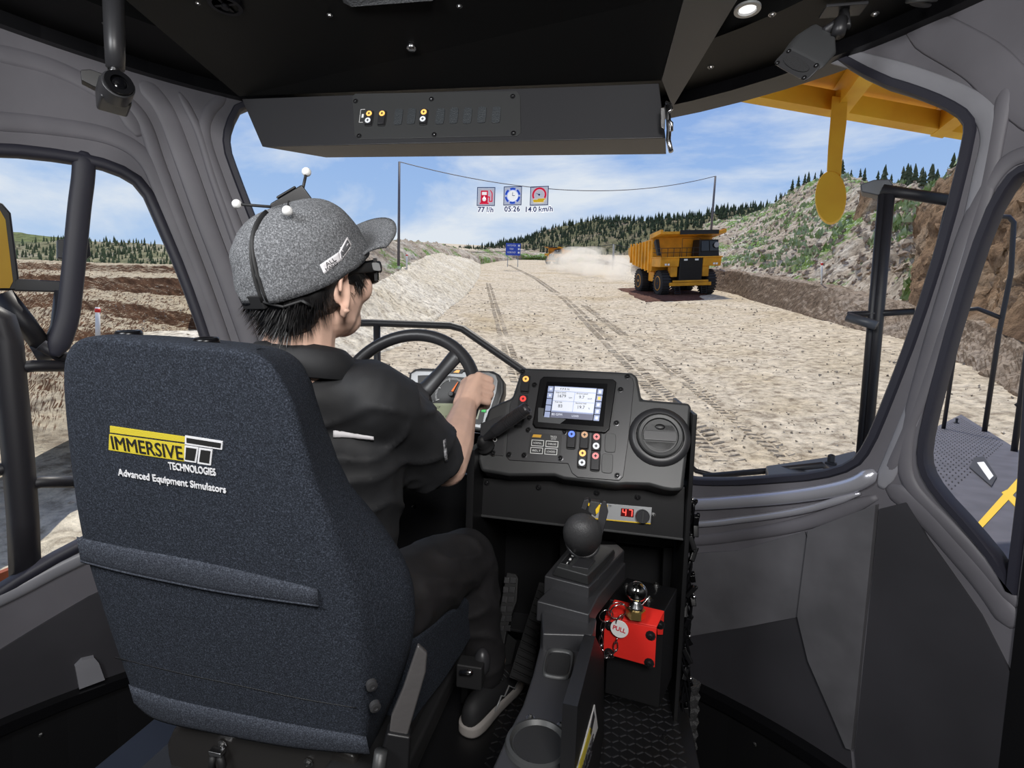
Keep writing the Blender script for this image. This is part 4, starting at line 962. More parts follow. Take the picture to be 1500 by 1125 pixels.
b = MB(); q0 = e0x+bk_*.62; q1 = e1x+bk_*.62; b.hexa([q0-V((0, 0, .0)), q1, q1+bk_*.08, q0+bk_*.08], [p+V((0, 0, .15)) for p in (q0, q1, q1+bk_*.08, q0+bk_*.08)]); b.build('cross_beam', YB, cn)
for px in (1235, 1385):
    p = atz(px, 160 if px < 1300 else 190, ZC_); b = MB(); t = bk_; s = dd*.055; q = p-bk_*.12-V((0, 0, .004))
    b.hexa([q-s, q+s, q+s+t*2.6, q-s+t*2.6], [x+V((0, 0, .16)) for x in (q-s, q+s, q+s+t*2.6, q-s+t*2.6)]); b.build('rib_beam', YB, cn)
pm = thing('hanging_paddle', 'yellow hanging arm with an oval paddle outside the windscreen', 'mirror', atz(1230, 150, ZC_))
pp_ = Pl(atz(1230, 150, ZC_), (ray(1218, 250).x, ray(1218, 250).y, 0))
if pp_.n.y > 0: pp_.n = -pp_.n
b = MB(); b.slab([pp_.h(*p) for p in ((1219, 140), (1242, 143), (1240, 180), (1235, 220), (1232, 256), (1211, 254), (1213, 215), (1216, 180))], pp_.n, .05); b.build('arm', YB, pm, bevel=.004)
b = MB(); ov = []
for i in range(28):
    a_ = 2*pi*i/28; ov.append(pp_.h(1217+23*cos(a_), 288+38*sin(a_), .01))
b.slab(ov, pp_.n, .07); b.build('oval_paddle', YB, pm, bevel=.006)
# black mirror frame right
FM = K['frame']
def rail(pts, name, par, r=.02, m_=None, **kw):
    b = MB(); b.tube(pts, r, 10); return b.build(name, m_ or FM, par, smooth=True, **kw)
mf = thing('mirror_bracket', 'black twin-post bracket outside the windscreen, right', 'bracket', atr(1265, 670, 2.1))
rA = 2.15
for x0, x1 in ((1259, 1292), (1269, 1303)): rail([atr(x1, 285, rA), atr((x0+x1)/2, 475, rA), atr(x0, 668, rA)], 'upright', mf, .0115 if x0 < 1262 else .016)
rail([atr(1292, 278, rA), atr(1330, 284, rA), atr(1395, 294, rA)], 'top_bar', mf, .018)
rail([atr(1398, 290, rA), atr(1388, 310, rA), atr(1372, 380, rA), atr(1358, 460, rA)], 'side_rod', mf, .011)
b = MB(); hd = Pl(atr(1285, 280, rA), -V((ray(1285, 280).x, ray(1285, 280).y, 0)))
b.slab([hd.h(*p) for p in ((1260, 270), (1280, 263), (1303, 262), (1311, 275), (1309, 287), (1295, 288), (1262, 281))], hd.n, .06); b.build('bracket_head', K['frame2'], mf, bevel=.004)
b = MB(); b.tube([atr(1241, 461, rA), atr(1290, 459, rA), atr(1340, 456, rA)], .011, 8); b.build('cross_bar', FM, mf, smooth=True)
b = MB(); b.tube([atr(1241, 464, rA-.03), atr(1284, 477, rA-.05)], .016, 8); b.build('cross_bar', K['frame2'], mf, smooth=True)
bb = thing('mounting_base', 'grey steel base box with bolt outside the windscreen corner', 'bracket', atr(1190, 690, 2.2))
zb3 = atr(1190, 684, 2.25).z
b = MB(); P = [atz(*p, zb3) for p in ((1122, 682), (1218, 668), (1252, 660), (1262, 670), (1225, 688), (1125, 696))]; b.slab(P, (0, 0, 1), .10); b.build('base_box', K['frame2'], bb, bevel=.006)
p = atz(1217, 680, zb3); b = MB(); b.lathe(p, (0, 0, 1), [(.022, 0), (.022, .008), (.014, .01), (.014, .035), (.006, .04)], 6); b.build('bolt', FM, bb)
rail([atr(1030, 698, 2.2), atr(1120, 690, 2.2), atr(1205, 681, 2.15), atr(1212, 688, 2.2)], 'wiper_arm', bb, .012)
rail([atr(1000, 672, 2.25), atr(1020, 690, 2.22), atr(1060, 700, 2.2)], 'wiper_link', bb, .01)
# guard rail ahead of the left half of the windscreen
gr_ = thing('guard_rail', 'dark tubular guard rail outside, beyond the steering wheel', 'railing', atr(552, 500, 2.4))
rail([atr(470, 474, 2.5), atr(545, 473, 2.45), atr(660, 477, 2.35), atr(678, 482, 2.33), atr(766, 543, 2.25), atr(820, 582, 2.2)], 'top_rail', gr_, .017)
rail([atr(552, 476, 2.44), atr(553, 560, 2.44), atr(556, 660, 2.44)], 'upright', gr_, .016)
# right-hand walkway with rails
wk = thing('walkway', 'grey perforated walkway plate outside the right window', 'walkway', atr(1430, 690, 2.9))
zw = .32
def wkp(px, py): return atz(px, py, zw)
q0, q1, q2 = wkp(1408, 607), wkp(1502, 665), wkp(1640, 748); q3 = wkp(1330, 646)
ta = atan2(q2.x-CC[0], q2.y-CC[1]); tb_ = atan2(q3.x-CC[0], q3.y-CC[1])
b = MB(); b.slab([q0, q1, q2]+[cpt(ta+(tb_-ta)*i/12, zw, CR+.10) for i in range(13)]+[q3], (0, 0, 1), .06)
wm = mat('walkway_steel', (.075, .072, .088), .5, var=.2, vs_=6); b.build('deck_plate', wm, wk)
b = MB(); o0 = wkp(1408, 612); ux = (wkp(1480, 655)-o0).normalized(); uy = (wkp(1360, 632)-o0).normalized()
for i in range(20):
    for j in range(26):
        q = o0+ux*(.10+.13*i)+uy*(.10+.13*j)
        if hypot(q.x-CC[0], q.y-CC[1]) < CR+.14 or (q-wkp(1440, 745)).dot(ux) > .55: continue
        b.hexa([q+ux*.02*x+uy*.02*y for x, y in ((-1, -1), (1, -1), (1, 1), (-1, 1))], [q+ux*.013*x+uy*.013*y+V((0, 0, .006)) for x, y in ((-1, -1), (1, -1), (1, 1), (-1, 1))])
b.build('raised_studs', K['frame'], wk, kind='stuff')
b = MB(); b.slab([wkp(*p)+V((0, 0, .004)) for p in ((1520, 668), (1526, 680), (1438, 775), (1431, 768))], (0, 0, 1), .004); b.slab([wkp(*p)+V((0, 0, .0045)) for p in ((1467, 722), (1475, 718), (1530, 772), (1522, 780))], (0, 0, 1), .004); b.build('yellow_line', K['yel'], wk)
b = MB(); b.slab([wkp(*p)+V((0, 0, .012)) for p in ((1427, 672), (1441, 670), (1460, 700), (1452, 714), (1420, 686))], (0, 0, 1), .012); b.build('cover_frame', K['frame'], wk)
b = MB(); b.slab([wkp(*p)+V((0, 0, .016)) for p in ((1431, 680), (1441, 679), (1455, 700), (1449, 706))], (0, 0, 1), .012); b.build('cover_plate', K['white'], wk)
for px, py in ((1362, 636), (1401, 620)):
    q = wkp(px, py); b = MB(); b.lathe(q, (0, 0, 1), [(.03, 0), (.03, .01), (.014, .012), (.014, .05), (.02, .055), (.012, .07)], 8); b.build('bolt', FM, wk)
sr = thing('side_railing', 'thin black railing standing on the right walkway', 'railing', wkp(1382, 626))
def wr(px, py): p = wkp(px, py); return hypot(p.x, p.y)
r1 = wr(1382, 628); r2 = wr(1442, 632); r3 = wr(1495, 662)
rail([atr(1475, 318, r1), atr(1418, 440, r1), atr(1398, 520, r1), atr(1382, 628, r1)][1:], 'upright', sr, 0.0216)
rail([atr(1456, 316, r2), atr(1478, 318, r2), atr(1485, 326, r2), atr(1481, 400, r2), atr(1463, 490, r2), atr(1442, 632, r2)], 'upright', sr, 0.0270)
rail([atr(1515, 440, r3), atr(1503, 530, r3), atr(1484, 672, r3)], 'upright', sr, 0.0270)
rail([atr(1400, 455, r2), atr(1432, 452, r2), atr(1467, 466, r2)], 'mid_rail', sr, 0.0257)
rail([atr(1488, 595, r3), atr(1515, 580, r3)], 'mid_rail', sr, 0.0230)
# left-hand side: mirror and railing outside
ml_ = thing('side_mirror', 'black framed mirror with yellow back, outside left window', 'mirror', atr(60, 430, 2.6))
mp = Pl(atr(10, 400, 2.5), -V((ray(10, 400).x, ray(10, 400).y, 0)))
b = MB(); b.slab([mp.h(*p) for p in ((-60, 290), (-10, 292), (4, 298), (16, 312), (28, 408), (24, 425), (-60, 425))], mp.n, .05); b.build('mirror_frame', FM, ml_, bevel=.006)
b = MB(); b.slab([mp.h(*p, .006) for p in ((-60, 300), (-10, 302), (0, 308), (8, 322), (19, 412), (14, 422), (-60, 422))], mp.n, .01); b.build('yellow_backing', YB, ml_)
b = MB(); b.slab([mp.h(*p) for p in ((20, 408), (100, 412), (98, 428), (20, 426))], mp.n, .04); b.build('arm', FM, ml_, bevel=.004)
b = MB(); b.slab([mp.h(*p, .01) for p in ((84, 351), (94, 350), (116, 350), (118, 345), (130, 347), (132, 362), (133, 375), (126, 380), (122, 395), (108, 424), (102, 428), (98, 380), (84, 378))], mp.n, .06); b.build('mirror_clamp', FM, ml_, bevel=.004)
rail([mp.h(3, 430), mp.h(35, 470), mp.h(62, 508)], 'brace', ml_, .032)
rail([mp.h(98, 428), mp.h(92, 480), mp.h(78, 512), mp.h(50, 520)], 'brace', ml_, .035)
lr = thing('side_railing', 'black grab railing with rungs outside the left window', 'railing', mp.h(30, 800))
lp = Pl(atr(30, 640, 2.3), -V((ray(30, 640).x, ray(30, 640).y, 0)))
rail([lp.h(-30, 455), lp.h(2, 470), lp.h(10, 500), lp.h(16, 560), lp.h(26, 660), lp.h(34, 760), lp.h(38, 860)], 'upright', lr, .042)
for P in (((60, 505), (85, 520), (110, 528)), ((14, 540), (50, 536), (95, 536)), ((-40, 594), (0, 592), (22, 586)), ((-40, 694), (0, 688), (30, 680)), ((34, 712), (60, 706), (110, 706)), ((40, 840), (80, 820), (130, 800))):
    rail([lp.h(*p) for p in P], 'rung', lr, .020)
b = MB(); b.slab([lp.h(*p, -.15) for p in ((-60, 440), (4, 480), (12, 640), (4, 640), (-60, 500))], lp.n, .03); b.build('yellow_panel', YB, lr)
b = MB(); b.slab([lp.h(*p, -.1) for p in ((-60, 860), (0, 840), (36, 826), (38, 842), (0, 858), (-60, 885))], lp.n, .03); b.build('orange_sill', mat('rusty_orange', (.26, .06, .02), .7), lr)
# =================================================================== things hanging overhead
cm = thing('tracking_camera', 'small black camera on a rod hanging above the left window', 'camera', atr(168, 2, 1.62))
b = MB(); rc = 1.60; b.tube([atr(166, -14, rc), atr(168, 60, rc), atr(169, 100, rc)], [.022, .021, .019], 14); b.build('rod', K['plast2'], cm, smooth=True)
b = MB(); b.ell(atr(168, 106, rc), .014); b.build('ball_joint', K['steel'], cm, smooth=True)
cp_ = atr(172, 128, rc-.02); tw = (CAM+V((0, .3, .05))-cp_).normalized(); MC = fr(cp_, V((0, 0, 1)).cross(tw)*-1, V((0, 0, 1)))
if (MC.to_3x3() @ V((0, 0, 1))).dot(tw) < 0: MC = fr(cp_, V((0, 0, 1)).cross(tw), V((0, 0, 1)))
MC = MC @ R(radians(-12), 'X')
b = MB(MC); b.box((0, 0.004, -.05), (.062, .056, .065)); b.box((-.0, .034, -.05), (.05, .02, .04)); b.build('camera_body', K['plast2'], cm, bevel=.006)
b = MB(MC); b.lathe((.004, -.006, -.03), (MC.to_3x3() @ V((0, 0, 1))), [(.030, 0)], 4) if False else b.prism(disc(.033, 28), -.03, .016); lz = b.build('lens_barrel', K['plast2'], cm, bevel=.003)
b = MB(MC); ringb(b, .028, .017, .016, .024, n=28); b.build('lens_ring', K['blackg'], lz)
b = MB(MC @ T(0, 0, .015)); b.ell((0, 0, 0), (.017, .017, .007), n=20); b.build('lens_glass', K['barber'], lz, smooth=True)
q = Pl(atr(140, 115, rc+.06), -V((ray(140, 115).x, ray(140, 115).y, 0)))
b = MB(); b.slab([q.h(*p) for p in ((118, 102), (132, 101), (152, 108), (166, 116), (163, 138), (148, 132), (119, 117))], q.n, .03); b.build('side_bracket', K['black'], cm, bevel=.002)
sp_ = thing('loudspeaker', 'small black loudspeaker tilted down, bracketed above the windscreen', 'speaker', atr(1195, 60, 1.55))
fa = [atr(*p) for p in ((1156, 70, 1.50), (1210, 98, 1.46), (1172, 121, 1.46), (1133, 95, 1.50))]; c = sum(fa, V())/4
ba = [atr(*p) for p in ((1196, 32, 1.62), (1227, 52, 1.60), (1212, 64, 1.64), (1186, 42, 1.66))]
n_ = (fa[1]-fa[0]).cross(fa[3]-fa[0]).normalized()
if n_.dot(CAM-c) < 0: n_ = -n_
md = [fa[i].lerp(ba[i], .45)+((fa[i]-c)*.25) for i in range(4)]
b = MB(); b.rings([ba, md, fa]); b.build('cabinet', K['spk'], sp_, bevel=.012, seg=3)
MS = fr(c+n_*.0, (fa[1]-fa[0]), n_.cross(fa[1]-fa[0])); sx_ = (fa[1]-fa[0]).length/2; sy2 = (fa[3]-fa[0]).length/2
b = MB(MS); b.prism(rnd(rect(-sx_*.93, -sy2*.93, sx_*.93, sy2*.93), 2), 0, .004); b.build('front_baffle', K['darkmetal'], sp_, bevel=.001)
b = MB(MS); b.prism([(x*sx_*.66, y*sy2*.55) for x, y in disc(1, 24)], .004, .007); b.build('grille', mat('speaker_mesh', (.03, .03, .032), .7, bump=(500, .9, .003)), sp_)
for x, y in ((-.75, -.7), (.75, -.7), (.75, .7), (-.75, .7)): screw(MS @ V((x*sx_, y*sy2, .004)), n_, sp_, .004)
b = MB(); b.tube([atr(1208, 48, 1.60), atr(1226, 34, 1.62), atr(1238, 40, 1.60), atr(1236, 18, 1.66)], .013, 8); b.build('bracket', K['plast2'], sp_, smooth=True)
b = MB(); b.M = T(atr(1235, 18, 1.66)); b.box((0, 0, .006), (.10, .05, .008)); b.build('bracket_plate', K['plast2'], sp_, bevel=.002)
b = MB(); b.cone(atr(1228, 50, 1.58), atr(1232, 30, 1.60), .016, .016, 12); b.build('clamp_knob', K['plast2'], sp_, smooth=True)
cs = thing('ceiling_cylinder', 'dark grey cylinder fixed to the ceiling, top edge right', 'sensor', atz(1350, -8, 2.12))
b = MB(); b.cone(atz(1360, -30, 2.12), atz(1349, 4, 2.08), .035, .034, 20); b.cone(atz(1349, 4, 2.08), atz(1347, 8, 2.075), .026, .024, 20); b.build('cylinder_body', K['plast'], cs, smooth=False, bevel=.003)
# =================================================================== dashboard
A_, B_, C_ = aty(765, 540, 1.47), aty(930, 546, 1.47), aty(915, 705, 1.345)
DP = Pl(A_, (B_-A_).cross(C_-A_))
if DP.n.y > 0: DP.n = -DP.n
dx = (DP.h(930, 660)-DP.h(740, 648)).normalized()
db = thing('dashboard', 'dark grey dashboard console with screen, switches and round vent', 'dashboard', DP.h(850, 640))
body = [(764, 538), (845, 541), (926, 545), (934, 551), (940, 584), (1011, 590), (1013, 597), (1009, 650), (1001, 718), (985, 719), (972, 717), (951, 711), (918, 710), (905, 711), (826, 702), (812, 697), (745, 697), (704, 690), (699, 672), (703, 650), (710, 614), (716, 597), (735, 588), (750, 582)]
def dslab(pts, name, m_, par=db, off=0, t=.01, bev=0, pl=None, **kw):
    pl = pl or DP; b = MB(); b.slab([pl.h(*p, off) for p in pts], pl.n, t); return b.build(name, m_, par, bevel=bev, **kw)
dslab(body, 'dash_body', K['plast'], t=.15, bev=.010, seg=3)
dslab([(747, 592), (764, 560), (770, 546), (777, 543), (915, 549), (926, 553), (929, 562), (921, 640), (913, 698), (907, 704), (846, 699), (838, 693), (832, 679), (746, 674), (741, 668)], 'face_plate', K['plast2'], off=.004, t=.005, bev=.0015)
dslab([(704, 620), (742, 606), (737, 668), (702, 664)], 'ignition_plate', K['plast2'], off=.003, t=.004, bev=.001)
sc_ = dslab([(796, 551), (898, 555), (903, 559), (902, 568), (893, 628), (887, 634), (784, 626), (780, 620), (782, 610), (791, 556)], 'screen_bezel', K['blackg'], off=.016, t=.014, bev=.003)
dslab([(801, 559), (890, 562), (884, 625), (788, 618)], 'screen_glass', K['scrk'], sc_, off=.0165, t=.003)
dslab([(788.6, 597), (797, 598), (795.8, 609), (829, 614), (820, 620.8), (788, 618)], 'reflection_patch', K['scrg'], sc_, off=.0168, t=.001)
def sq(x0, y0, x1, y1):                                # screen quad in unit coordinates
    c = ((803.5, 565), (885, 569.5), (878.5, 617.5), (797, 611.5))
    def P(u, v): 
        a = (c[0][0]+(c[1][0]-c[0][0])*u, c[0][1]+(c[1][1]-c[0][1])*u); d = (c[3][0]+(c[2][0]-c[3][0])*u, c[3][1]+(c[2][1]-c[3][1])*u); return (a[0]+(d[0]-a[0])*v, a[1]+(d[1]-a[1])*v)
    return [P(x0, y0), P(x1, y0), P(x1, y1), P(x0, y1)]
def sp2(u, v): q = sq(u, v, u, v); return q[0]
dslab(sq(.11, .0, .87, .80), 'display_area', K['scrb'], sc_, off=.0172, t=.001)
dslab(sq(.11, .80, .87, .98), 'display_footer', mat('screen_footer', (.16, .17, .24), .3, emit=.3), sc_, off=.0172, t=.001)
dslab(sq(.12, .02, .86, .14), 'display_tile', K['scr'], sc_, off=.0176, t=.001)
for u0, u1 in ((.12, .485), (.495, .86)):
    for v0, v1 in ((.16, .445), (.46, .76)): dslab(sq(u0, v0, u1, v1), 'display_tile', K['scr'], sc_, off=.0176, t=.001)
for i in range(5):
    dslab(sq(0, .01+.2*i, .095, .185+.2*i), 'display_key', K['scrb'], sc_, off=.0176, t=.001)
    dslab(sq(.885, .01+.2*i, .985, .185+.2*i), 'display_key', K['scrb'], sc_, off=.0176, t=.001)
    kk = (K['scr'], K['amber'], K['scr'], K['scr'], K['scr'])[i]
    dslab(sq(.91, .05+.2*i, .96, .145+.2*i), 'key_symbol', kk, sc_, off=.0179, t=.001)
    if i < 2: dslab(sq(.03, .06+.2*i, .07, .13+.2*i), 'key_symbol', K['scr'], sc_, off=.0179, t=.001)
def dtext(s_, px, py, sz, m_=None, off=.0181, par=None, pl=None, x=None, **kw):
    return text(s_, fm(pl or DP, px, py, off, x or dx), sz, m_ or K['ink'], par or sc_, ext=.0003, **kw)
for s_, u, v, z in (('1679', .26, .30, .0125), ('9.7', .62, .30, .0125), ('83', .26, .61, .0125), ('19.7', .63, .61, .0125), ('rpm', .42, .33, .006), ('km/h', .77, .33, .006), ('%', .78, .63, .006), ('Engine speed', .24, .19, .0055), ('Ground speed', .62, .19, .0055), ('Fuel rate', .22, .49, .0055), ('Machine load', .62, .49, .0055)):
    dtext(s_, *sp2(u, v), z)
dtext('80 GPM', *sp2(.22, .88), .009, K['scr']); dtext('LOAD', *sp2(.55, .89), .007, K['scr']); dtext('F P R N', *sp2(.3, .08), .008)
for px, py, lt, lb in ((770, 563, 'amber', None), (766, 592, 'redl', None), (760, 613, 'amber', None), (837, 644, 'bluel', None), (856, 645, 'tanl', None), (873.5, 648, 'pink', 'whitel'), (853, 672, 'amber', 'whitel'), (872, 676, 'pink', None)):
    rocker(DP, px, py, db, w=.027, h=.055, lt=lt, lb=lb, x=dx, off=.005, th=.007)
for px, py in ((894, 649), (889.5, 679)):
    b = MB(fm(DP, px, py, .004, dx)); b.prism(rnd(rect(-.0145, -.026, .0145, .026), 2), 0, .0035); b.build('blank_cover', K['plast'], db, bevel=.001)
for p in ((765.5, 544.5), (783, 564), (776, 612), (774, 630), (768, 667), (821, 671.5), (827, 633), (909, 571), (903, 620), (919, 552), (904.5, 697), (746, 666), (722.5, 664)): screw(DP.h(*p, .005), DP.n, db, .0055)
lp_ = dslab([(777, 634), (823, 636.5), (820.5, 667), (773.5, 664)], 'label_plate', K['black'], off=.006, t=.002)
for px, py, s_ in ((787.5, 649, 'NORMAL'), (808.5, 650.5, 'OVERLOAD'), (786, 660, 'BELT'), (807, 661.5, 'LOADED')):
    M = fm(DP, px, py, .0065, dx); b = MB(M); w_, h_ = .0172, .0088
    for q in (rect(-w_, -h_, w_, -h_+.0018), rect(-w_, h_-.0018, w_, h_), rect(-w_, -h_, -w_+.0018, h_), rect(w_-.0018, -h_, w_, h_)): b.prism(q, 0, .0005)
    b.build('button_outline', K['white'], lp_); text(s_, M, .006, K['white'], lp_, fit=(.023, .0052), ext=.0003)
M = fm(DP, 788, 639, .0065, dx); b = MB(M); b.prism([(-.016, -.0035), (.008, -.0035), (.010, .0045), (-.013, .0045)], 0, .0006); b.build('logo_mark', mat('orange_print', (.8, .42, .02), .5), lp_)
M = fm(DP, 811, 640, .0065, dx); text('TRUCK', M, .006, K['white'], lp_, fit=(.018, .006), ext=.0003); text('GAUGE', M @ T(0, -.006, 0), .004, K['white'], lp_, fit=(.014, .003), ext=.0003)
# round vent
M = fm(DP, 966, 640, 0, dx)
vt = thing('air_vent', 'round black air vent at the right end of dashboard', 'vent', M @ T(0, 0, .012))
def lat(M, prof, name, m_, par, n=40, bev=0):
    b = MB(M); b.rings([[(max(r, 1e-4)*cos(2*pi*i/n), max(r, 1e-4)*sin(2*pi*i/n), h) for i in range(n)] for r, h in prof]); o = b.build(name, m_, par)
    o.data.polygons.foreach_set('use_smooth', [True]*len(o.data.polygons)); o.data.set_sharp_from_angle(angle=radians(40)); return o
lat(M, [(.080, .002), (.076, .010), (.068, .014), (.062, .014), (.060, .008), (.052, .008), (.050, .012), (.046, .012), (.044, .006), (.001, .006)], 'vent_housing', K['plast2'], vt)
lat(M, [(.059, .008), (.0585, .020), (.055, .0225), (.047, .0215), (.045, .014)], 'vent_ring', K['plast'], vt)
b = MB(M @ T(0, 0, .010)); 
def seg(y0, y1, r=.043, n=12):
    out = []
    for i in range(n+1):
        y = y0+(y1-y0)*i/n; out.append((sqrt(max(0, r*r-y*y)), y))
    return out+[(-x, y) for x, y in out[::-1]]
for y0, y1, z1, nm in ((-.0425, -.016, .008, 'vent_flap'), (-.0145, .012, .012, 'vent_flap'), (.0135, .030, .008, 'vent_flap'), (.0315, .0425, .004, 'vent_flap')):
    b = MB(M @ T(0, 0, .006)); b.prism(seg(y0, y1), 0, z1); b.build(nm, K['plast2'], vt, bevel=.001)
b = MB(M @ T(0, .024, .014)); b.ell((0, 0, 0), (.013, .008, .003)); b.build('finger_tab', K['black'], vt, smooth=True)
# turn-signal style lever
lv = thing('retarder_lever', 'black ribbed hand lever leaning across the dashboard', 'lever', DP.h(708, 650))
l0 = DP.h(706, 645, .03); l1 = DP.h(773, 597, .10)
d = (l1-l0)
b = MB(); pr = [(.006, 0), (.007, .02), (.0145, .26), (.0165, .30), (.0165, .52)]
for i in range(10): pr += [(.0168, .54+.035*i), (.0178, .545+.035*i), (.0178, .565+.035*i), (.0165, .57+.035*i)]
pr += [(.0172, .90), (.0172, .975), (.015, 1.0), (.011, 1.0), (.010, .985)]
b.lathe(l0, d, [(r, h*d.length) for r, h in pr], 22); b.build('lever_grip', K['plast2'], lv, smooth=False)
b = MB(); b.lathe(DP.h(712, 655, 0), (l0-DP.h(712, 655, 0)), [(.026, 0), (.026, .008), (.018, .012), (.021, .018), (.015, .022), (.017, .028), (.012, .034), (.008, .045)], 18); b.build('boot', K['rubber'], lv, smooth=True)
b = MB(); b.cone(l0-d*.02, l0+d*.03, .007, .007, 10); b.build('lever_stem', K['steel'], lv, smooth=True)
ig = MB(fm(DP, 725, 644, .004, dx)); ringb(ig, .006, .0045, 0, .0005, n=14); ig.prism(rect(-.001, .014, 0, .020), 0, .0005); ig.build('symbol', K['white'], db)
# =================================================================== instrument cluster
CP0, CP1, CP2 = aty(608, 541, 1.60), aty(726, 546, 1.60), aty(705, 628, 1.54)
CP = Pl(CP0, (CP1-CP0).cross(CP2-CP0))
if CP.n.y > 0: CP.n = -CP.n
cx_ = (CP1-CP0).normalized()
ic = thing('instrument_cluster', 'grey instrument cluster behind the steering wheel', 'instrument panel', CP.h(665, 585))
dslab([(607, 540), (618, 538.5), (722, 543), (731, 548), (738, 558), (738, 575), (722, 622), (716, 628), (704, 632), (640, 622), (618, 600), (597, 565), (599, 546)], 'cluster_housing', K['plast'], ic, t=.05, bev=.008, pl=CP)
dslab([(610, 543), (716, 545), (726, 549), (729, 558), (727, 574), (712, 622), (706, 628), (644, 618), (622, 596), (601, 563), (602, 547)], 'cluster_bezel', K['silver'], ic, t=.006, off=.004, bev=.003, pl=CP)
dslab([(612, 550), (636, 549), (716, 556), (719, 562), (707, 618), (702, 622), (648, 613), (612, 562)], 'cluster_face', K['black'], ic, t=.002, off=.0055, pl=CP)
dslab([(661, 541), (681, 541), (676, 547), (657, 547)], 'badge', K['blackg'], ic, t=.003, off=.0075, pl=CP)
dslab([(664, 545.5), (669, 542), (674, 542.2), (672, 546)], 'badge_mark', K['amber'], ic, t=.001, off=.0085, pl=CP)
M = fm(CP, 661.5, 577.5, .008, cx_); b = MB(M)
for i in range(31):
    a = radians(205-150*i/30); r0 = .048 if i % 10 else .043
    c_, s_ = cos(a), sin(a); w_ = .0009 if i % 10 else .0014
    b.prism([(c_*r0-s_*w_, s_*r0+c_*w_), (c_*.055-s_*w_, s_*.055+c_*w_), (c_*.055+s_*w_, s_*.055-c_*w_), (c_*r0+s_*w_, s_*r0-c_*w_)], 0, .0004)
b.build('dial_ticks', K['white'], ic, kind='stuff')
b = MB(M); a = radians(68); b.prism([(cos(a)*.044-.0006, sin(a)*.044), (cos(a)*.044+.0012, sin(a)*.044), (.0035, .006), (-.0025, .008)], .002, .003); b.build('needle', K['orange'], ic)
lat(M, [(.009, 0), (.009, .006), (.007, .009), (.001, .009)], 'needle_hub', K['plast2'], ic, n=20)
for i in range(4):
    a = radians(205-50*i); text(str(i*10), M @ T(cos(a)*.064, sin(a)*.064, 0), .007, K['white'], ic, ext=.0002)
M = fm(CP, 636, 567, .008, cx_); lat(M, [(.007, 0), (.007, .005), (.001, .006)], 'needle_hub', K['plast2'], ic, n=16)
b = MB(M)
for a in (150, 190): b.prism([(cos(radians(a))*.02, sin(radians(a))*.02), (cos(radians(a))*.027, sin(radians(a))*.027), (cos(radians(a+14))*.027, sin(radians(a+14))*.027), (cos(radians(a+14))*.02, sin(radians(a+14))*.02)], 0, .0005)
b.prism([(.010, .016), (.014, .013), (.018, .017), (.014, .020)], 0, .0005); b.build('dial_marks', K['redl'], ic)
dslab([(631, 590.5), (668, 591), (705, 594), (700, 614), (655, 614), (639, 612)], 'lcd_panel', K['lcd'], ic, t=.001, off=.007, pl=CP)
dtext('1F', 642, 597, .012, K['ink'], .0078, ic, CP, cx_, shear=.2); dtext('2', 653, 610, .008, K['ink'], .0078, ic, CP, cx_)
dslab([(706, 598), (712, 598), (711, 604), (705, 603)], 'warning_lamp', K['greenl'], ic, t=.001, off=.0085, pl=CP)
# =================================================================== steering wheel
WC = V((-.562, 1.37, 1.035)); wu = V((0, .486, .874)).normalized(); wn = V((0, -.874, .486)).normalized(); MW = fr(WC, (1, 0, 0), wu)
if (MW.to_3x3() @ V((0, 0, 1))).dot(wn) < 0: print('flip')
stw = thing('steering_wheel', 'black steering wheel gripped by the driver', 'steering wheel', MW)
b = MB(MW); WR = .203; b.tube([(WR*cos(2*pi*i/64), WR*sin(2*pi*i/64), 0) for i in range(64)], .0185, 14, closed=True, upv=MW.to_3x3() @ V((0, 0, 1)) if False else None); b.build('rim', K['plast2'], stw, smooth=True)
for a in (48, 180, 300):
    c_, s_ = cos(radians(a)), sin(radians(a))
    b = MB(MW); b.tube([(c_*.02, s_*.02, -.045), (c_*.07, s_*.07, -.04), (c_*.13, s_*.13, -.022), (c_*.185, s_*.185, -.004), (c_*.20, s_*.20, 0)], [.026, .021, .018, .020, .018], 12, xa=1.25, ya=.7); b.build('spoke', K['plast2'], stw, smooth=True)
lat(MW, [(.05, -.075), (.062, -.06), (.062, -.03), (.05, -.022), (.001, -.018)], 'hub', K['plast2'], stw)
b = MB(MW); b.cone((0, 0, -.07), (0, -.03, -.45), .035, .05, 16); b.build('steering_column', K['black'], stw, smooth=True)
# =================================================================== cabinet under the dashboard
cb2 = thing('under_dash_cabinet', 'black steel cabinet under the dashboard with recessed shelf', 'cabinet', V((0, 1.5, FZ)))
XR = .236
UP = Pl(aty(850, 730, 1.42), (0, -1, .12))
b = MB(); b.slab([UP.h(*p) for p in ((702, 700), (1004, 714), (1001, 792), (703, 756))], UP.n, .16); b.build('upper_panel', K['black'], cb2, bevel=.002)
b = MB(); b.slab([UP.h(*p, .004) for p in ((703, 753.5), (1001, 789), (1001, 792), (703, 757))], UP.n, .02); b.build('edge_strip', K['zinc'] if False else K['plast'], cb2, bevel=.001)
for p in ((713, 707), (789, 714), (874, 722), (934, 728)): screw(UP.h(*p, .001), UP.n, cb2, .006)
b = MB(); b.box((XR-.006, 1.60, .60), (.012, .42, .86)); b.build('side_panel', K['black'], cb2, bevel=.002)
b = MB(); b.box((-.18, 1.84, .52), (.83, .03, .68)); b.build('back_panel', K['black'], cb2)
b = MB(); b.slab([aty(*p, 1.56) for p in ((520, 672), (703, 698), (700, 900), (540, 880))], (0, -1, 0), .02); b.build('column_panel', K['black'], cb2, bevel=.002)
for p in ((640, 712), (690, 722), (606, 742), (688, 748)): screw(aty(*p, 1.559), (0, -1, 0), cb2, .006)
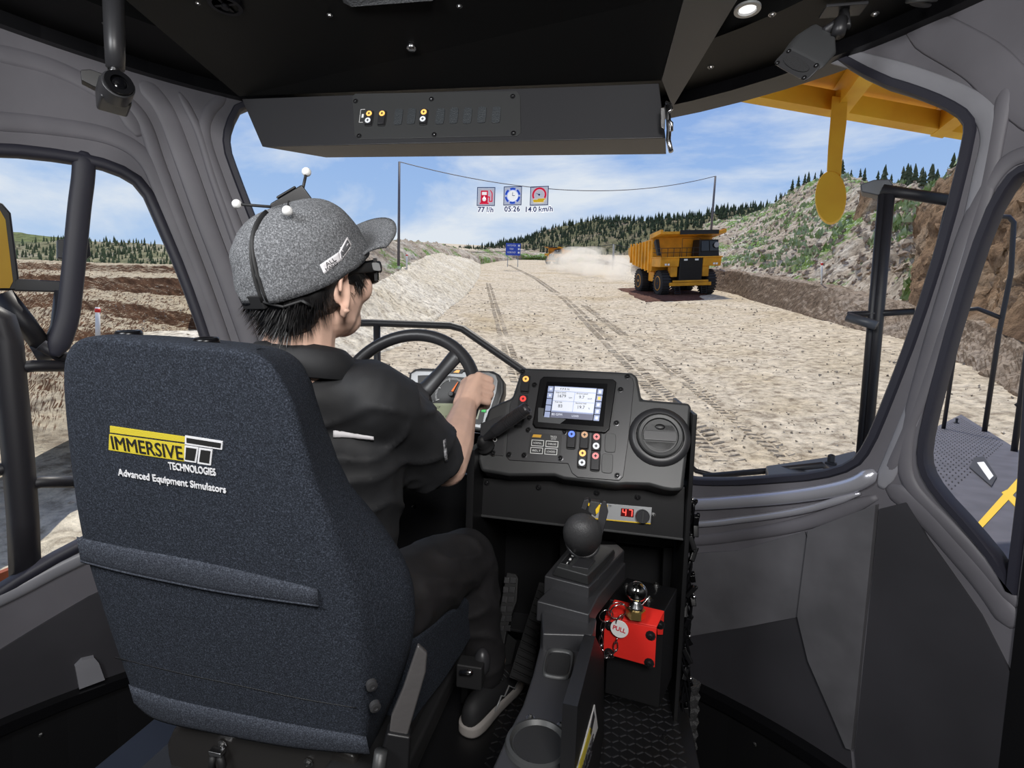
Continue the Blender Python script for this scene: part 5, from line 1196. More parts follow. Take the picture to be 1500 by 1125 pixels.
b = MB(); b.box((-.348, 1.56, .55), (.02, .5, .72)); b.build('divider_panel', K['black'], cb2, bevel=.002)
LP = Pl((0, 1.60, .5), (0, -1, 0))
def ls(pts, name, m_, t=.02, off=0, bev=.0015): 
    b = MB(); b.slab([LP.h(*p, off) for p in pts], LP.n, t); return b.build(name, m_, cb2, bevel=bev)
ls([(880, 776), (1001, 792), (1001, 806), (880, 792)], 'recess_top', K['black']); ls([(972, 800), (1001, 800), (994, 1000), (966, 995)], 'recess_side', K['black'])
ls([(880, 790), (903, 790), (903, 990), (880, 990)], 'recess_side', K['black'])
ls([(820, 770), (1001, 792), (994, 1000), (880, 990), (820, 900)], 'recess_back', K['black'], off=-.09)
# step box carrying the red bracket
zt = .56
bx = thing('black_control_box', 'black box in front of the cabinet, red bracket on its face', 'box', V((.1, 1.5, FZ)))
tp_ = [atz(*p, zt) for p in ((893, 878), (974, 895), (992, 862), (918, 846))]
b = MB(); f = tp_[:]; b.hexa([V((p.x, p.y, FZ+.13)) for p in f], f); b.build('box_body', K['black'], bx, bevel=.002)
for p in ((918, 859), (961, 858), (950, 878)): screw(atz(*p, zt), (0, 0, 1), bx, .008, K['zinc'])
FPn = (f[1]-f[0]).cross(V((0, 0, 1))).normalized(); 
if FPn.y > 0: FPn = -FPn
FP = Pl(f[0], FPn); fpx = (f[1]-f[0]).normalized()
rb = thing('red_bracket', 'bright red folded steel bracket with black bolts', 'bracket', FP.h(925, 930, .03))
b = MB(); b.slab([FP.h(*p, .05) for p in ((886, 905), (962, 920), (959, 978), (884, 957), (885, 915))], FP.n, .004); b.build('front_plate', K['red'], rb, bevel=.001)
tpz = FP.h(886, 905, .05); tq = [FP.h(886, 905, .05), FP.h(962, 920, .05)]
b = MB(); r0, r1 = tq; b.hexa([r0, r1, atz(973, 897, r1.z+.022), atz(900, 880, r0.z+.022)], [p+V((0, 0, .004)) for p in (r0, r1, atz(973, 897, r1.z+.022), atz(900, 880, r0.z+.022))]); b.build('top_plate', K['red'], rb, bevel=.001)
b = MB(); b.slab([FP.h(*p, .012) for p in ((962, 912), (973, 897), (971, 930), (963, 930))], FP.n, .004); b.build('side_tab', K['red'], rb, bevel=.001)
b = MB(); b.slab([FP.h(*p, .052) for p in ((888, 896), (905, 897), (905, 905), (889, 905))], FP.n, .004); b.build('corner_tab', K['red'], rb, bevel=.001)
for p in ((893, 917), (953, 931), (892, 956), (951, 971)): screw(FP.h(*p, .051), FP.n, rb, .008)
screw(FP.h(967, 915, .012), FP.n, rb, .008)
bn = thing('ball_knob', 'chrome ball on brass nut standing on the red bracket', 'knob', FP.h(932, 902, .03))
base = atz(931, 903, r0.z+.022)
nz_ = V((0, 0, 1)); hgt = .0
b = MB(); b.lathe(base, nz_, [(.023, 0), (.023, .018), (.014, .022)], 6); b.build('hex_nut', K['brass'], bn)
b = MB(); b.lathe(base+nz_*.02, nz_, [(.018, 0), (.017, .006), (.010, .014), (.009, .03)], 18); b.build('stem', K['steel'], bn, smooth=True)
b = MB(); b.ell(base+nz_*.062, .0245, n=24, m=16); b.build('ball', K['chrome'], bn, smooth=True)
kt = thing('key_tag', 'round white PULL tag with key rings and chain on the red bracket', 'tag', FP.h(907, 921, .06))
MK = fm(FP, 907.5, 921, .062, fpx); b = MB(MK); b.prism(disc(.0215, 28), 0, .002); b.build('tag_disc', K['white'], kt, bevel=.0006)
text('PULL', MK @ T(0, 0, .0022) @ R(radians(-8), 'Z'), .014, mat('red_print', (.6, .03, .05), .5), kt, fit=(.031, .011), bold=.0004)
def ringt(px, py, r, name, tilt=0, m_=None, th=.0016, off=.06, sq_=1):
    M = fm(FP, px, py, off, fpx) @ R(tilt, 'Y') @ R(tilt*.4, 'X'); b = MB(M); b.tube([(r*cos(2*pi*i/28), r*sq_*sin(2*pi*i/28), 0) for i in range(28)], th, 6, closed=True); return b.build(name, m_ or K['steel'], kt, smooth=True)
ringt(904, 894, .022, 'split_ring', .4); ringt(906, 896, .021, 'split_ring', .6); ringt(908, 907, .011, 'split_ring', 1.0, sq_=1.4); ringt(888, 902, .017, 'split_ring', .5); 
pc = [(884, 912), (882, 923), (880, 934), (881, 945), (882, 954), (884, 963), (890, 962), (897, 960), (902, 952), (902, 942), (904, 935)]
for i in range(len(pc)-1):
    (x0, y0), (x1, y1) = pc[i], pc[i+1]; a = atan2(-(y1-y0), x1-x0); L_ = hypot(x1-x0, y1-y0)/2*.0021*1.25
    M = fm(FP, (x0+x1)/2, (y0+y1)/2, .058, fpx) @ R(a, 'Z') @ R(radians(90*(i % 2)*.8+10), 'X'); b = MB(M)
    b.tube([(L_*cos(2*pi*k_/16), .0052*sin(2*pi*k_/16), 0) for k_ in range(16)], .0014, 5, closed=True); b.build('chain_link', K['steel'], kt, smooth=True)
b = MB(); b.tube([FP.h(921, 893, .06), FP.h(930, 889, .05), FP.h(940, 887, .04), FP.h(952, 873, .04)], .0018, 6); b.build('pin_wire', K['steel'], kt, smooth=True)
# temperature display
TP = UP; tx = (UP.h(950, 755)-UP.h(880, 746)).normalized()
td = thing('timer_display', 'silver control strip with red digital 47 readout and black knob', 'display', UP.h(915, 752))
dslab([(868, 736), (955, 743.5), (953, 768), (866, 760)], 'fascia', K['silver'], td, off=.004, t=.004, bev=.0008, pl=TP)
dslab([(866.5, 758.5), (953, 766.5), (953, 768), (866, 760)], 'yellow_edge', K['yel'], td, off=.0046, t=.001, pl=TP)
dslab([(910, 744.5), (928.5, 746), (928, 758), (909, 756)], 'display_window', K['ledk'], td, off=.005, t=.001, pl=TP)
def seg7(M, dgt, w_, h_, t_, b):
    S = {'a': rect(-w_, h_-t_, w_, h_+t_), 'g': rect(-w_, -t_, w_, t_), 'b': rect(w_-t_, 0, w_+t_, h_), 'c': rect(w_-t_, -h_, w_+t_, 0), 'f': rect(-w_-t_, 0, -w_+t_, h_)}
    b.M = M
    for k_ in dgt: b.prism(S[k_], 0, .0004)
b = MB(); seg7(fm(TP, 914.5, 750.5, .0055, tx), 'fgbc', .0042, .0085, .0011, b); seg7(fm(TP, 923.5, 751.5, .0055, tx), 'abc', .0042, .0085, .0011, b); b.build('digits', K['led'], td)
M = fm(TP, 941, 755.5, .004, tx); lat(M, [(.0185, 0), (.0185, .014), (.017, .017), (.001, .017)], 'knob', K['plast2'], td, n=28)
b = MB(M @ T(0, 0, .017)); b.prism(rect(-.002, -.016, .002, .016), 0, .002); b.build('knob_pointer', K['plast'], td)
M = fm(TP, 889, 741, .0045, tx); b = MB(M); b.prism(rect(-.012, -.003, .002, .003), 0, .0005); b.build('logo_mark', K['yel'], td); text('TF', M @ T(.008, 0, 0), .008, K['ink'], td)
screw(UP.h(957, 754, .001), UP.n, cb2, .004, K['zinc'])
# =================================================================== gear console
gc = thing('gear_console', 'black floor console with gear lever, tray and cup holder', 'console', V((-.08, .9, FZ)))
def prismz(pts, z, zb, name, m_, par=gc, bev=.004, **kw):
    P = [atz(*p, z) for p in pts]; b = MB(); b.hexa([V((p.x, p.y, zb)) for p in P], P); return b.build(name, m_, par, bevel=bev, **kw)
prismz([(797, 843), (863, 860), (915, 806), (905, 797), (836, 797)], .680, .62, 'shifter_box', K['plast2'])
prismz([(786, 880), (863, 900), (877, 872), (917, 824), (860, 810), (798, 868)], .655, .61, 'shifter_plinth', K['plast2'])
ZG = .60
side = [(793, 927), (791, 945), (781, 985), (766, 1030), (745, 1070), (700, 1170), (740, 1225), (838, 1225), (838, 1100), (846, 1030), (862, 975), (868, 930), (870, 905)]
o_ = prismz(side, ZG, FZ+.0, 'console_body', K['plast2'], bev=.006)
prismz([(793, 895), (795, 928), (868, 930), (874, 905), (862, 903)], .635, .4, 'console_step', K['plast2'], bev=.004)
screw(V((atz(820, 913, .63).x, atz(820, 928, .6).y-.0, .622)), (0, -1, .3), gc, .006, K['zinc'])
# recessed tray and cup holder: raised rims and dark hollows
def holder(pts, zr, name, deep=.02):
    P = [atz(*p, ZG) for p in rnd(pts, 2)]; c = sum(P, V())/len(P)
    b = MB(); b.rings([[c+(p-c)*k_+V((0, 0, h)) for p in P] for k_, h in ((1.14, .0005), (1.10, .005), (1.0, .006), (.95, -.002), (.90, -.004), (.86, .0015))], cap=False)
    return b.build(name, K['plast'], gc, smooth=True)
holder([(803, 953), (840, 957), (833, 995), (795, 990)], 0, 'tray_rim')
b = MB(); P = [atz(*p, ZG+.0016) for p in rnd([(806, 956), (837, 960), (831, 992), (799, 988)], 2)]; b.slab(P, (0, 0, 1), .001); b.build('tray_floor', K['rubber'], gc)
cc_ = atz(788, 1092, ZG)
M = T(cc_); lat(M, [(.050, .0005), (.048, .006), (.043, .008), (.040, .004), (.0385, .002), (.001, .0018)], 'cup_holder_rim', K['plast'], gc, n=36)
lat(M, [(.0375, .0022), (.001, .0024)], 'cup_holder_well', K['rubber'], gc, n=36)
for p in ((777, 1052), (822, 1063), (822, 1065)): screw(atz(*p, ZG), (0, 0, 1), gc, .005, K['zinc'])
screw(atz(770, 1120, ZG), (0, 0, 1), gc, .005, K['zinc'])
# carpet strip and sticker on the side
b = MB(); b.hexa([atz(*p, ZG) for p in ((858, 938), (868, 928), (862, 980), (851, 1035), (841, 1032))], [atz(*p, ZG)+V((0, 0, .012)) for p in ((858, 938), (868, 928), (862, 980), (851, 1035), (841, 1032))]); b.build('felt_strip', mat('grey_felt', (.07, .07, .075), .95, bump=(400, .8, .003)), gc)
# right side wall of the console with the sign
SA, SB = atz(866, 1000, ZG-.01), atz(838, 1150, ZG-.01)
sn = V((0, 0, 1)).cross(SB-SA).normalized()
if sn.x < 0: sn = -sn
SP = Pl(SA+sn*.004, sn)
st = [SP.h(*p) for p in ((870, 1032), (874.5, 1066), (853, 1128), (843, 1180), (838, 1180), (845, 1125))]
b = MB(); sw1 = [SP.h(*p) for p in ((872, 932), (885, 960), (884, 1125), (870, 1200), (838, 1200), (846, 1035))]; b.slab(sw1, sn, .02); b.build('side_wall', K['black'], gc)
b = MB(); b.slab([p+sn*.002 for p in st], sn, .002); sk = b.build('side_sticker', K['white'], gc)
def st_q(pts, name, m_):
    b = MB(); b.slab([SP.h(*p, .003) for p in pts], sn, .001); return b.build(name, m_, sk)
st_q([(865, 1066), (868, 1070), (858, 1105), (846, 1150), (843, 1150), (849, 1120)], 'yellow_block', K['embr_y']); st_q([(870, 1042), (871.5, 1050), (866, 1078), (864, 1072)], 'black_block', K['ink'])
p0, p1 = SP.h(847, 1135), SP.h(866, 1080); MT = fr((p0+p1)/2+sn*.0045, p1-p0, sn.cross(p1-p0)); text('IMMERSIVE', MT, .02, K['ink'], sk, fit=((p1-p0).length*.95, .016)); text('TECHNOLOGIES', MT @ T(.01, -.018, 0), .02, K['ink'], sk, fit=((p1-p0).length*.7, .007))
# shifter plate and lever
b = MB(); lo_ = [atz(*p, .680) for p in ((808, 843), (862, 858), (902, 808), (890, 803), (838, 803))]; hi_ = [atz(*p, .710) for p in ((815, 830), (861, 843), (900, 805), (888, 800), (838, 800))]
b.hexa(lo_, hi_); sh = b.build('shift_plate', K['plast'], gc, bevel=.004)
b = MB(); b.slab([atz(*p, .7115) for p in ((821, 825), (833, 827), (846, 809), (838, 806))], (0, 0, 1), .002); b.build('gate_label', K['black'], sh, bevel=.001)
for i, c_ in enumerate('12DNR'):
    if i < 4: p = atz(831+5.2*i*.85, 824.5-6.3*i*.85, .7125); text(c_, fr(p, (.97, -.24, 0), (.24, .97, 0)), .011, K['white'], sh, bold=.0003)
b = MB(); b.slab([atz(*p, .7125) for p in ((838, 829), (862, 833), (872, 820), (850, 815))], (0, 0, 1), .003); b.build('gate_cover', K['plast2'], sh, bevel=.001)
lvz = thing('gear_lever', 'dark grey ball-topped gear lever with yellow trigger', 'gear lever', atz(853, 812, .71))
kc = atz(853, 775, .80)
k0 = atz(854, 802, .715)
ax = (kc-k0).normalized()
b = MB(); b.lathe(k0, ax, [(r, h*1.24) for r, h in ((.024, 0), (.025, .010), (.030, .018), (.036, .035), (.040, .055), (.0435, .075), (.043, .096), (.038, .115), (.029, .128), (.017, .137), (.002, .140))], 30, ya=.92); b.build('lever_knob', mat('stippled_grip', (.045, .045, .047), .42, bump=(420, .6, .002)), lvz, smooth=True)
b = MB(); b.lathe(k0, ax, [(.0275, .006), (.0345, .020), (.0405, .036), (.0408, .040), (.034, .040)], 30, ya=.92); b.build('knob_collar', K['plast2'], lvz, smooth=True)
b = MB(); b.cone(k0-ax*.02, k0+ax*.01, .017, .015, 14); b.build('lever_shaft', K['plast2'], lvz, smooth=True)
QP = Pl(kc+V((0, .03, 0)), (0, -1, .1))
for pts, m_, nm, t, off in ([[(876, 800), (881, 790), (891, 750), (888, 735), (884, 733), (879, 742), (874, 775), (868, 790)], 'plast2', 'guard_fin', .008, .0], [[(851, 745), (855, 733), (862, 731), (864, 736), (858, 748)], 'plast2', 'guard_fin', .03, -.01], [[(862, 742), (865, 734), (879, 736), (878, 745), (872, 757), (862, 750)], 'plast', 'trigger', .03, -.006], [[(878, 739), (880, 740), (877, 751), (873, 754), (872, 747)], 'yel', 'yellow_trigger_side', .012, .0], [[(862, 737), (864, 738), (863, 742), (861, 741)], 'yel', 'yellow_trigger_side', .01, .0]):
    b = MB(); b.slab([QP.h(*p, off) for p in pts], QP.n, t); b.build(nm, K[m_], lvz, bevel=.0015)
# =================================================================== pedals and rubber mat
pd = thing('accelerator_pedal', 'ribbed black accelerator pedal beyond the trouser leg', 'pedal', aty(735, 950, 1.62))
PP = Pl(aty(738, 890, 1.66), (-.15, -1, .55))
b = MB(); b.slab([PP.h(*p) for p in ((742, 838), (755, 840), (759, 846), (757, 880), (748, 905), (742, 925), (737, 955), (726, 966), (722, 960), (730, 900))], PP.n, .02); b.build('pedal_plate', K['rubber'], pd, bevel=.004)
for i in range(6):
    y = 845+i*14
    for x0, x1 in ((739, 746), (748, 756)):
        dxx = -i*1.6; b = MB(); b.slab([PP.h(*p, .004) for p in ((x0+dxx, y), (x1+dxx, y+1), (x1+dxx-1, y+10), (x0+dxx-1, y+9))], PP.n, .005); b.build('tread_block', K['plast2'], pd, bevel=.001)
b = MB(); b.tube([PP.h(735, 920, -.02), aty(735, 985, 1.6)], .012, 8); b.build('pedal_arm', K['black'], pd, smooth=True)
mt_ = thing('rubber_bellows', 'ribbed black rubber floor bellows left of the gear console', 'bellows', atz(765, 960, FZ+.1))
PB = Pl(aty(775, 930, 1.36), (-.25, -1, .9))
for i in range(13):
    t = i/12; xl, yl = 790-40*t, 856+126*t; xr_ = 797-17*t*.6; xr_, yr_ = 799-20*t, 862+134*t
    b = MB(); b.slab([PB.h(xl, yl, .004), PB.h(xr_, yr_, .004), PB.h(xr_-1.2, yr_+8.6, .004), PB.h(xl-3, yl+8.2, .004)], PB.n, .012); b.build('rib', K['rubber'], mt_, bevel=.002)
b = MB(); b.slab([PB.h(*p) for p in ((790, 853), (800, 855), (779, 1004), (746, 992))], PB.n, .02); b.build('bellows_back', K['rubber'], mt_)
pl2 = thing('heel_plate', 'grey steel heel plate on the floor beside the pedal', 'plate', atz(740, 980, FZ))
b = MB(); b.slab([atz(*p, FZ+.01) for p in ((737, 922), (757, 938), (746, 985), (722, 1010), (716, 985))], (0, 0, 1), .01); b.build('plate', K['plast'], pl2, bevel=.002)
b = MB(); b.slab([atz(*p, FZ+.01) for p in ((748, 888), (776, 892), (770, 925), (745, 920))], (0, 0, 1), .01); b.build('plate', K['plast2'], pl2, bevel=.002)
# cable chain hanging at the right edge of the platform
cc = thing('cable_bundle', 'tangle of black connectors and cables down the platform edge', 'cables', V((.27, 1.45, .5)))
random.seed(5)
pts = [aty(1010, 735, 1.42), aty(1010, 790, 1.44), aty(1006, 850, 1.45), aty(1008, 900, 1.45), aty(1003, 950, 1.45), aty(1005, 1000, 1.45), aty(1002, 1060, 1.45), aty(997, 1125, 1.45), aty(992, 1180, 1.45)]
for k_ in range(5):
    P = []
    for i in range(40):
        t = (len(pts)-1)*i/39; a = min(int(t), len(pts)-2); q = pts[a].lerp(pts[a+1], t-a); P.append(q+V((.010*sin(i*.7+k_*1.3), .012*cos(i*.5+k_*2), .006*sin(i*1.3+k_))))
    b = MB(); b.tube(P, .0038, 6); b.build('cable', K['blackg'], cc, smooth=True)
for i in range(26):
    t = (len(pts)-1)*(i+.3)/26; a = min(int(t), len(pts)-2); q = pts[a].lerp(pts[a+1], t-a)+V((random.uniform(-.012, .016), random.uniform(-.02, .01), 0))
    b = MB(T(q) @ R(random.uniform(-.6, .6), 'Y') @ R(random.uniform(-.6, .6), 'X'))
    b.box((0, 0, 0), (.014, .014, random.uniform(.02, .04))); b.box((.004, 0, .018), (.008, .010, .012)); b.build('connector', K['blackg'], cc, bevel=.002)
    if i % 4 == 0: b = MB(T(q+V((0, -.012, .02)))); b.ell((0, 0, 0), .0055); b.build('rivet', K['steel'], cc, smooth=True)
sl_ = thing('braided_sleeve', 'frayed grey mesh cable sleeve at the lower platform edge', 'cable sleeve', aty(1016, 1060, 1.5))
b = MB(); rs = []
for i in range(60):
    t = i/59; c_ = aty(1014-10*t, 1000+180*t, 1.50); r = .012+.011*(1-((i % 6)/6)); rs.append([c_+V((r*cos(2*pi*k_/14)*1.1, r*sin(2*pi*k_/14), .004*sin(k_*3+i))) for k_ in range(14)])
b.rings(rs); b.build('sleeve', mat('frayed_mesh', (.05, .05, .052), .6, bump=(250, 1, .004)), sl_)
# =================================================================== driver's seat
T0, T1 = aty(95, 510, .60), aty(395, 525, .60)
Bq = aty(370, 1060, .73)
RP = Pl(T0, (T1-T0).cross(Bq-T0))
if RP.n.y > 0: RP.n = -RP.n
rx = (T1-T0).normalized(); ry = RP.n.cross(rx)
if ry.z < 0: ry = -ry
st = thing('driver_seat', 'high-backed charcoal fabric seat with yellow and white embroidered back', 'seat', V((-.58, .72, FZ)))
FR_ = V((-RP.n.x, -RP.n.y, -.02)).normalized()
# cross-sections from bottom to top: rear-left px, rear-right px, outer-right px on a plane TH further forward
TH = .125
secs = [((224, 1062), (530, 1106), (548, 1098)), ((192, 1030), (532, 1085), (562, 1062)), ((182, 1000), (532, 1045), (585, 1012)), ((165, 955), (530, 985), (606, 952)), ((143, 890), (520, 905), (613, 895)), ((124, 830), (500, 840), (603, 840)), ((110, 770), (480, 775), (568, 780)), ((99, 700), (458, 715), (520, 717)), ((91, 630), (440, 650), (487, 650)), ((86, 570), (425, 595), (467, 592)), ((87, 530), (408, 560), (456, 558)), ((97, 507), (392, 536), (444, 534)), ((118, 494), (372, 519), (424, 517)), ((150, 488), (348, 509), (400, 508))]
FPl = Pl(RP.o+FR_*TH, RP.n)
def catm(lst, t):
    i = min(int(t), len(lst)-2); f = t-i; p0, p1, p2, p3 = lst[max(i-1, 0)], lst[i], lst[i+1], lst[min(i+2, len(lst)-1)]
    return .5*(2*p1+(p2-p0)*f+(2*p0-5*p1+4*p2-p3)*f*f+(-p0+3*p1-3*p2+p3)*f**3)
RL = [RP.h(*s[0]) for s in secs]; RR = [RP.h(*s[1]) for s in secs]; OR = [FPl.h(*s[2]) for s in secs]
rs = []; NS = 56
for i in range(NS+1):
    t = (len(secs)-1)*i/NS; L_, R_, O_ = catm(RL, t), catm(RR, t), catm(OR, t); w_ = (R_-L_); L_ = L_-w_.normalized()*.018; w_ = R_-L_
    u = w_.normalized(); FL = L_+FR_*TH-u*.012
    e_ = max(0, (i/NS-.90)/.10); e2 = max(0, (.05-i/NS)/.05)
    dd_ = FR_*(.05*(1-sqrt(max(0, 1-e_*e_)))+.03*(1-sqrt(max(0, 1-e2*e2)))); up_ = V((0, 0, 0))
    puff = lambda k_: RP.n*(.012*sin(pi*k_)**.5)
    pts = [FL, L_+FR_*(TH*.55)-u*.008+dd_, L_+FR_*(TH*.22)-u*.002+dd_, L_+FR_*.018+u*.006+dd_, L_+u*.026+dd_]
    for k_ in range(1, 12): pts.append(L_+w_*(.06+.90*k_/12)+dd_)
    pts += [R_-u*.02+dd_, R_+FR_*.008+u*.002+dd_, R_.lerp(O_, .12)+dd_+FR_*.002, R_.lerp(O_, .4)+dd_*.6, R_.lerp(O_, .75)+dd_*.4+RP.n*.006, O_, O_+FR_*.05-u*.03, O_+FR_*.06-u*.07, FL+FR_*.06+u*.07, FL+FR_*.045+u*.02]
    rs.append(pts)
b = MB(); b.rings(rs); bmesh.ops.recalc_face_normals(b.b, faces=b.b.faces); bk_o = b.build('backrest', K['seatf'], st, smooth=True, sub=1)
def onb(px, py, off=.003): return RP.h(px, py, off)
def bstrip(top, bot, name, m_, off=.003, th=.008):
    """band of cloth lying on the back, rounded at both edges"""
    n = 24; rs = []
    for i in range(n+1):
        t = i/n
        def at_(l):
            s = (len(l)-1)*t; return catm([V((*q, 0)) for q in l], s)
        a = at_(top); c = at_(bot); ring = []
        for k_, h in ((0, -.004), (.04, .4), (.15, .85), (.5, 1), (.85, .9), (.96, .5), (1, -.004)):
            q = a.lerp(c, k_); ring.append(RP.h(q.x, q.y, off+h*th))
        for k_ in (.8, .2):
            q = a.lerp(c, k_); ring.append(RP.h(q.x, q.y, -.004))
        rs.append(ring)
    b = MB(); b.rings(rs); return b.build(name, m_, st, smooth=True)
bstrip([(112, 786), (180, 800), (260, 815), (340, 832), (465, 862)], [(118, 822), (180, 838), (260, 855), (340, 870), (467, 888)], 'back_flap', K['seatl'], -.001, .006)
bstrip([(117, 820), (180, 836), (260, 853), (340, 868), (467, 886)], [(118, 824), (180, 840), (260, 857), (340, 872), (467, 890)], 'piping', K['seatl'], 0, .010)
bstrip([(188, 1002), (250, 1022), (330, 1040), (430, 1060), (536, 1078)], [(196, 1030), (232, 1056), (330, 1078), (430, 1096), (542, 1106)], 'lower_band', K['seatl'], -.002, .007)
bstrip([(168, 962), (260, 984), (350, 1003), (440, 1022), (522, 1036)], [(168, 964), (260, 987), (350, 1006), (440, 1025), (522, 1038)], 'seam', K['black'], -.0045, .005)
from mathutils.bvhtree import BVHTree
bvs = BVHTree.FromPolygons([v.co for v in bk_o.data.vertices], [list(f.vertices) for f in bk_o.data.polygons])
for px, py in ((190, 495), (303, 500)):
    p = aty(px, py, .665); h_ = bvs.ray_cast(V((p.x, p.y, 2)), V((0, 0, -1))); p = h_[0]
    b = MB(); b.lathe(p-V((0, 0, .008)), (0, -.12, 1), [(.017, 0), (.018, .010), (.016, .014), (.011, .014), (.009, .011), (.001, .011)], 24); b.build('headrest_socket', K['blackg'], st, smooth=True)
# embroidery
def bq(pts, name, m_, off=.0012):
    off = min(off, .0018) 
    b = MB(); b.slab([RP.h(*p, off) for p in pts], RP.n, .0025); return b.build(name, m_, bk_o)
bq([(161, 624), (271, 640), (270, 648), (161, 633.5)], 'logo_bar', K['embr_y']); bq([(160, 636), (270, 651), (270, 676), (159, 659)], 'logo_block', K['embr_y'])
bq([(271, 638), (326, 646.5), (325, 659), (270.5, 651)], 'logo_outline', K['embr_w']); bq([(273, 641.5), (323.5, 649.5), (322.5, 656.5), (273, 648.5)], 'logo_fill', K['embr_k'], .0042)
bq([(270.5, 652.5), (290.5, 655.5), (287, 678), (269, 675.5)], 'logo_outline', K['embr_w']); bq([(272.5, 655.5), (287.5, 657.8), (284.5, 675.5), (271, 673.2)], 'logo_fill', K['embr_k'], .0042)
bq([(291.5, 656), (311, 658.8), (308.5, 682), (289, 679)], 'logo_outline', K['embr_w']); bq([(294, 659), (308, 661), (306, 679), (291.5, 676.5)], 'logo_fill', K['embr_k'], .0042)
def btext(s_, x0, y0, x1, y1, h, m_, off=.0018, bold=0):
    off = .0018; bold *= .4
    a, c = RP.h(x0, y0, off), RP.h(x1, y1, off); M = fr((a+c)/2, c-a, ry); return text(s_, M, .02, m_, bk_o, fit=((c-a).length, h), ext=.0006, bold=bold)
pxm = (RP.h(200, 650)-RP.h(200, 640)).length/10
btext('IMMERSIVE', 163.5, 648, 267, 664, 19*pxm, K['embr_k'], .0018, 0)
btext('TECHNOLOGIES', 247, 682, 316, 692, 10.5*pxm, K['embr_w'], bold=.0006)
btext('Advanced Equipment Simulators', 173, 693, 331, 719, 13.5*pxm, K['embr_w'], bold=.0006)
# cushion
cu = [(-.10, 0)]
b = MB()
QL = [(596, 945), (620, 925), (650, 901), (684, 877), (717, 860), (722, 866), (716, 882), (703, 916), (678, 960), (649, 1004), (617, 1046), (598, 1075)]
P = [atx(*q, -.352+.047*(q[0]-598)/122) for i, q in enumerate(QL)]
lo = [V((-.80, p.y, p.z)) for p in P]; mid = [V((-.42, p.y, p.z+(.012 if i < 5 else -.0))) for i, p in enumerate(P)]
b.rings([lo, mid, [V((p.x-.02, p.y, p.z+.004)) for p in P], P, ]); b.build('seat_cushion', K['seatf'], st, smooth=False, bevel=.014, seg=3)
b = MB(); b.box((-.58, .98, .56), (.36, .40, .08)); b.build('cushion_base', K['seatf'], st, bevel=.02)
# lower shell, belts, rails
b = MB(); LPn = Pl(RP.h(360, 1085, -.03), RP.n); b.slab([LPn.h(*p) for p in ((250, 1073), (262, 1066), (330, 1071), (470, 1092), (520, 1112), (530, 1180), (260, 1180), (243, 1105), (242, 1092))], RP.n, .05); b.build('lumbar_shell', mat('satin_black_shell', (.028, .026, .025), .33), st, bevel=.010, seg=3)
for px, py in ((326, 1090), (452, 1117)):
    q = LPn.h(px, py, .002); screw(q, RP.n, st, .006, K['zinc'])
q = LPn.h(318, 1101, .012); b = MB(fr(q, rx, ry)); b.box((0, 0, 0), (.026, .010, .014)); b.build('cable_clamp', K['steel'], st, bevel=.002)
b = MB(); b.tube([LPn.h(312, 1108, .01), LPn.h(310, 1122, .014), LPn.h(318, 1134, .014), LPn.h(327, 1122, .014), LPn.h(322, 1108, .012)], .006, 8); b.build('cable_tie', K['rubber'], st, smooth=True)
SMt = mat('seat_lever_sheen', (.085, .08, .08), .36, .2, bump=(40, .4, .004))
b = MB(); BPn = Pl(aty(600, 1020, .72), (.35, -1, .1)); 
b.slab([BPn.h(*p) for p in ((612, 945), (626, 958), (624, 985), (611, 1030), (596, 1082), (569, 1080), (573, 1050), (590, 1010))], BPn.n, .012); b.build('seat_belt_strap', SMt, st, bevel=.003)
b = MB(); b.slab([BPn.h(*p, .006) for p in ((567, 1074), (602, 1080), (596, 1180), (545, 1180), (558, 1110))], BPn.n, .03); b.build('belt_buckle', K['black'], st, bevel=.004)
b = MB(); b.tube([BPn.h(558, 1100, .02), BPn.h(550, 1160, .02)], .010, 12); b.build('post_tube', K['plast'], st, smooth=True)
b = MB(); b.box((-.40, 1.02, .43), (.10, .62, .05)); b.box((-.37, 1.02, .36), (.06, .70, .04)); b.box((-.60, 1.0, .33), (.50, .66, .06)); b.build('seat_rail', K['rubber'], st, bevel=.008)
b = MB(); b.box((-.60, 1.0, .24), (.34, .44, .13)); b.build('seat_pedestal', K['black'], st, bevel=.01)
b = MB(); hb_ = aty(690, 985, 1.08); b.box(tuple(hb_), (.06, .04, .055)); b.build('height_lever_box', K['rubber'], st, bevel=.004)
b = MB(); b.ell(aty(706, 970, 1.10), (.020, .020, .034), n=16); b.build('lever_knob', K['plast2'], st, smooth=True)
b = MB(); b.cone(aty(675, 985, 1.05), aty(691, 985, 1.04), .006, .006, 8); b.build('lever_pin', K['steel'], st, smooth=True)
for px, py in ((544, 1002), (549, 1033)):
    q = RP.h(px, py, .003)-V((0, 0, 0)); b = MB(); nn_ = (RP.n+V((.8, 0, 0))).normalized(); b.lathe(q+nn_*.004, nn_, [(.0085, -.006), (.0085, .002), (.004, .003), (.0035, .001), (.001, .001)], 18); b.build('rivet', K['darkmetal'], st)
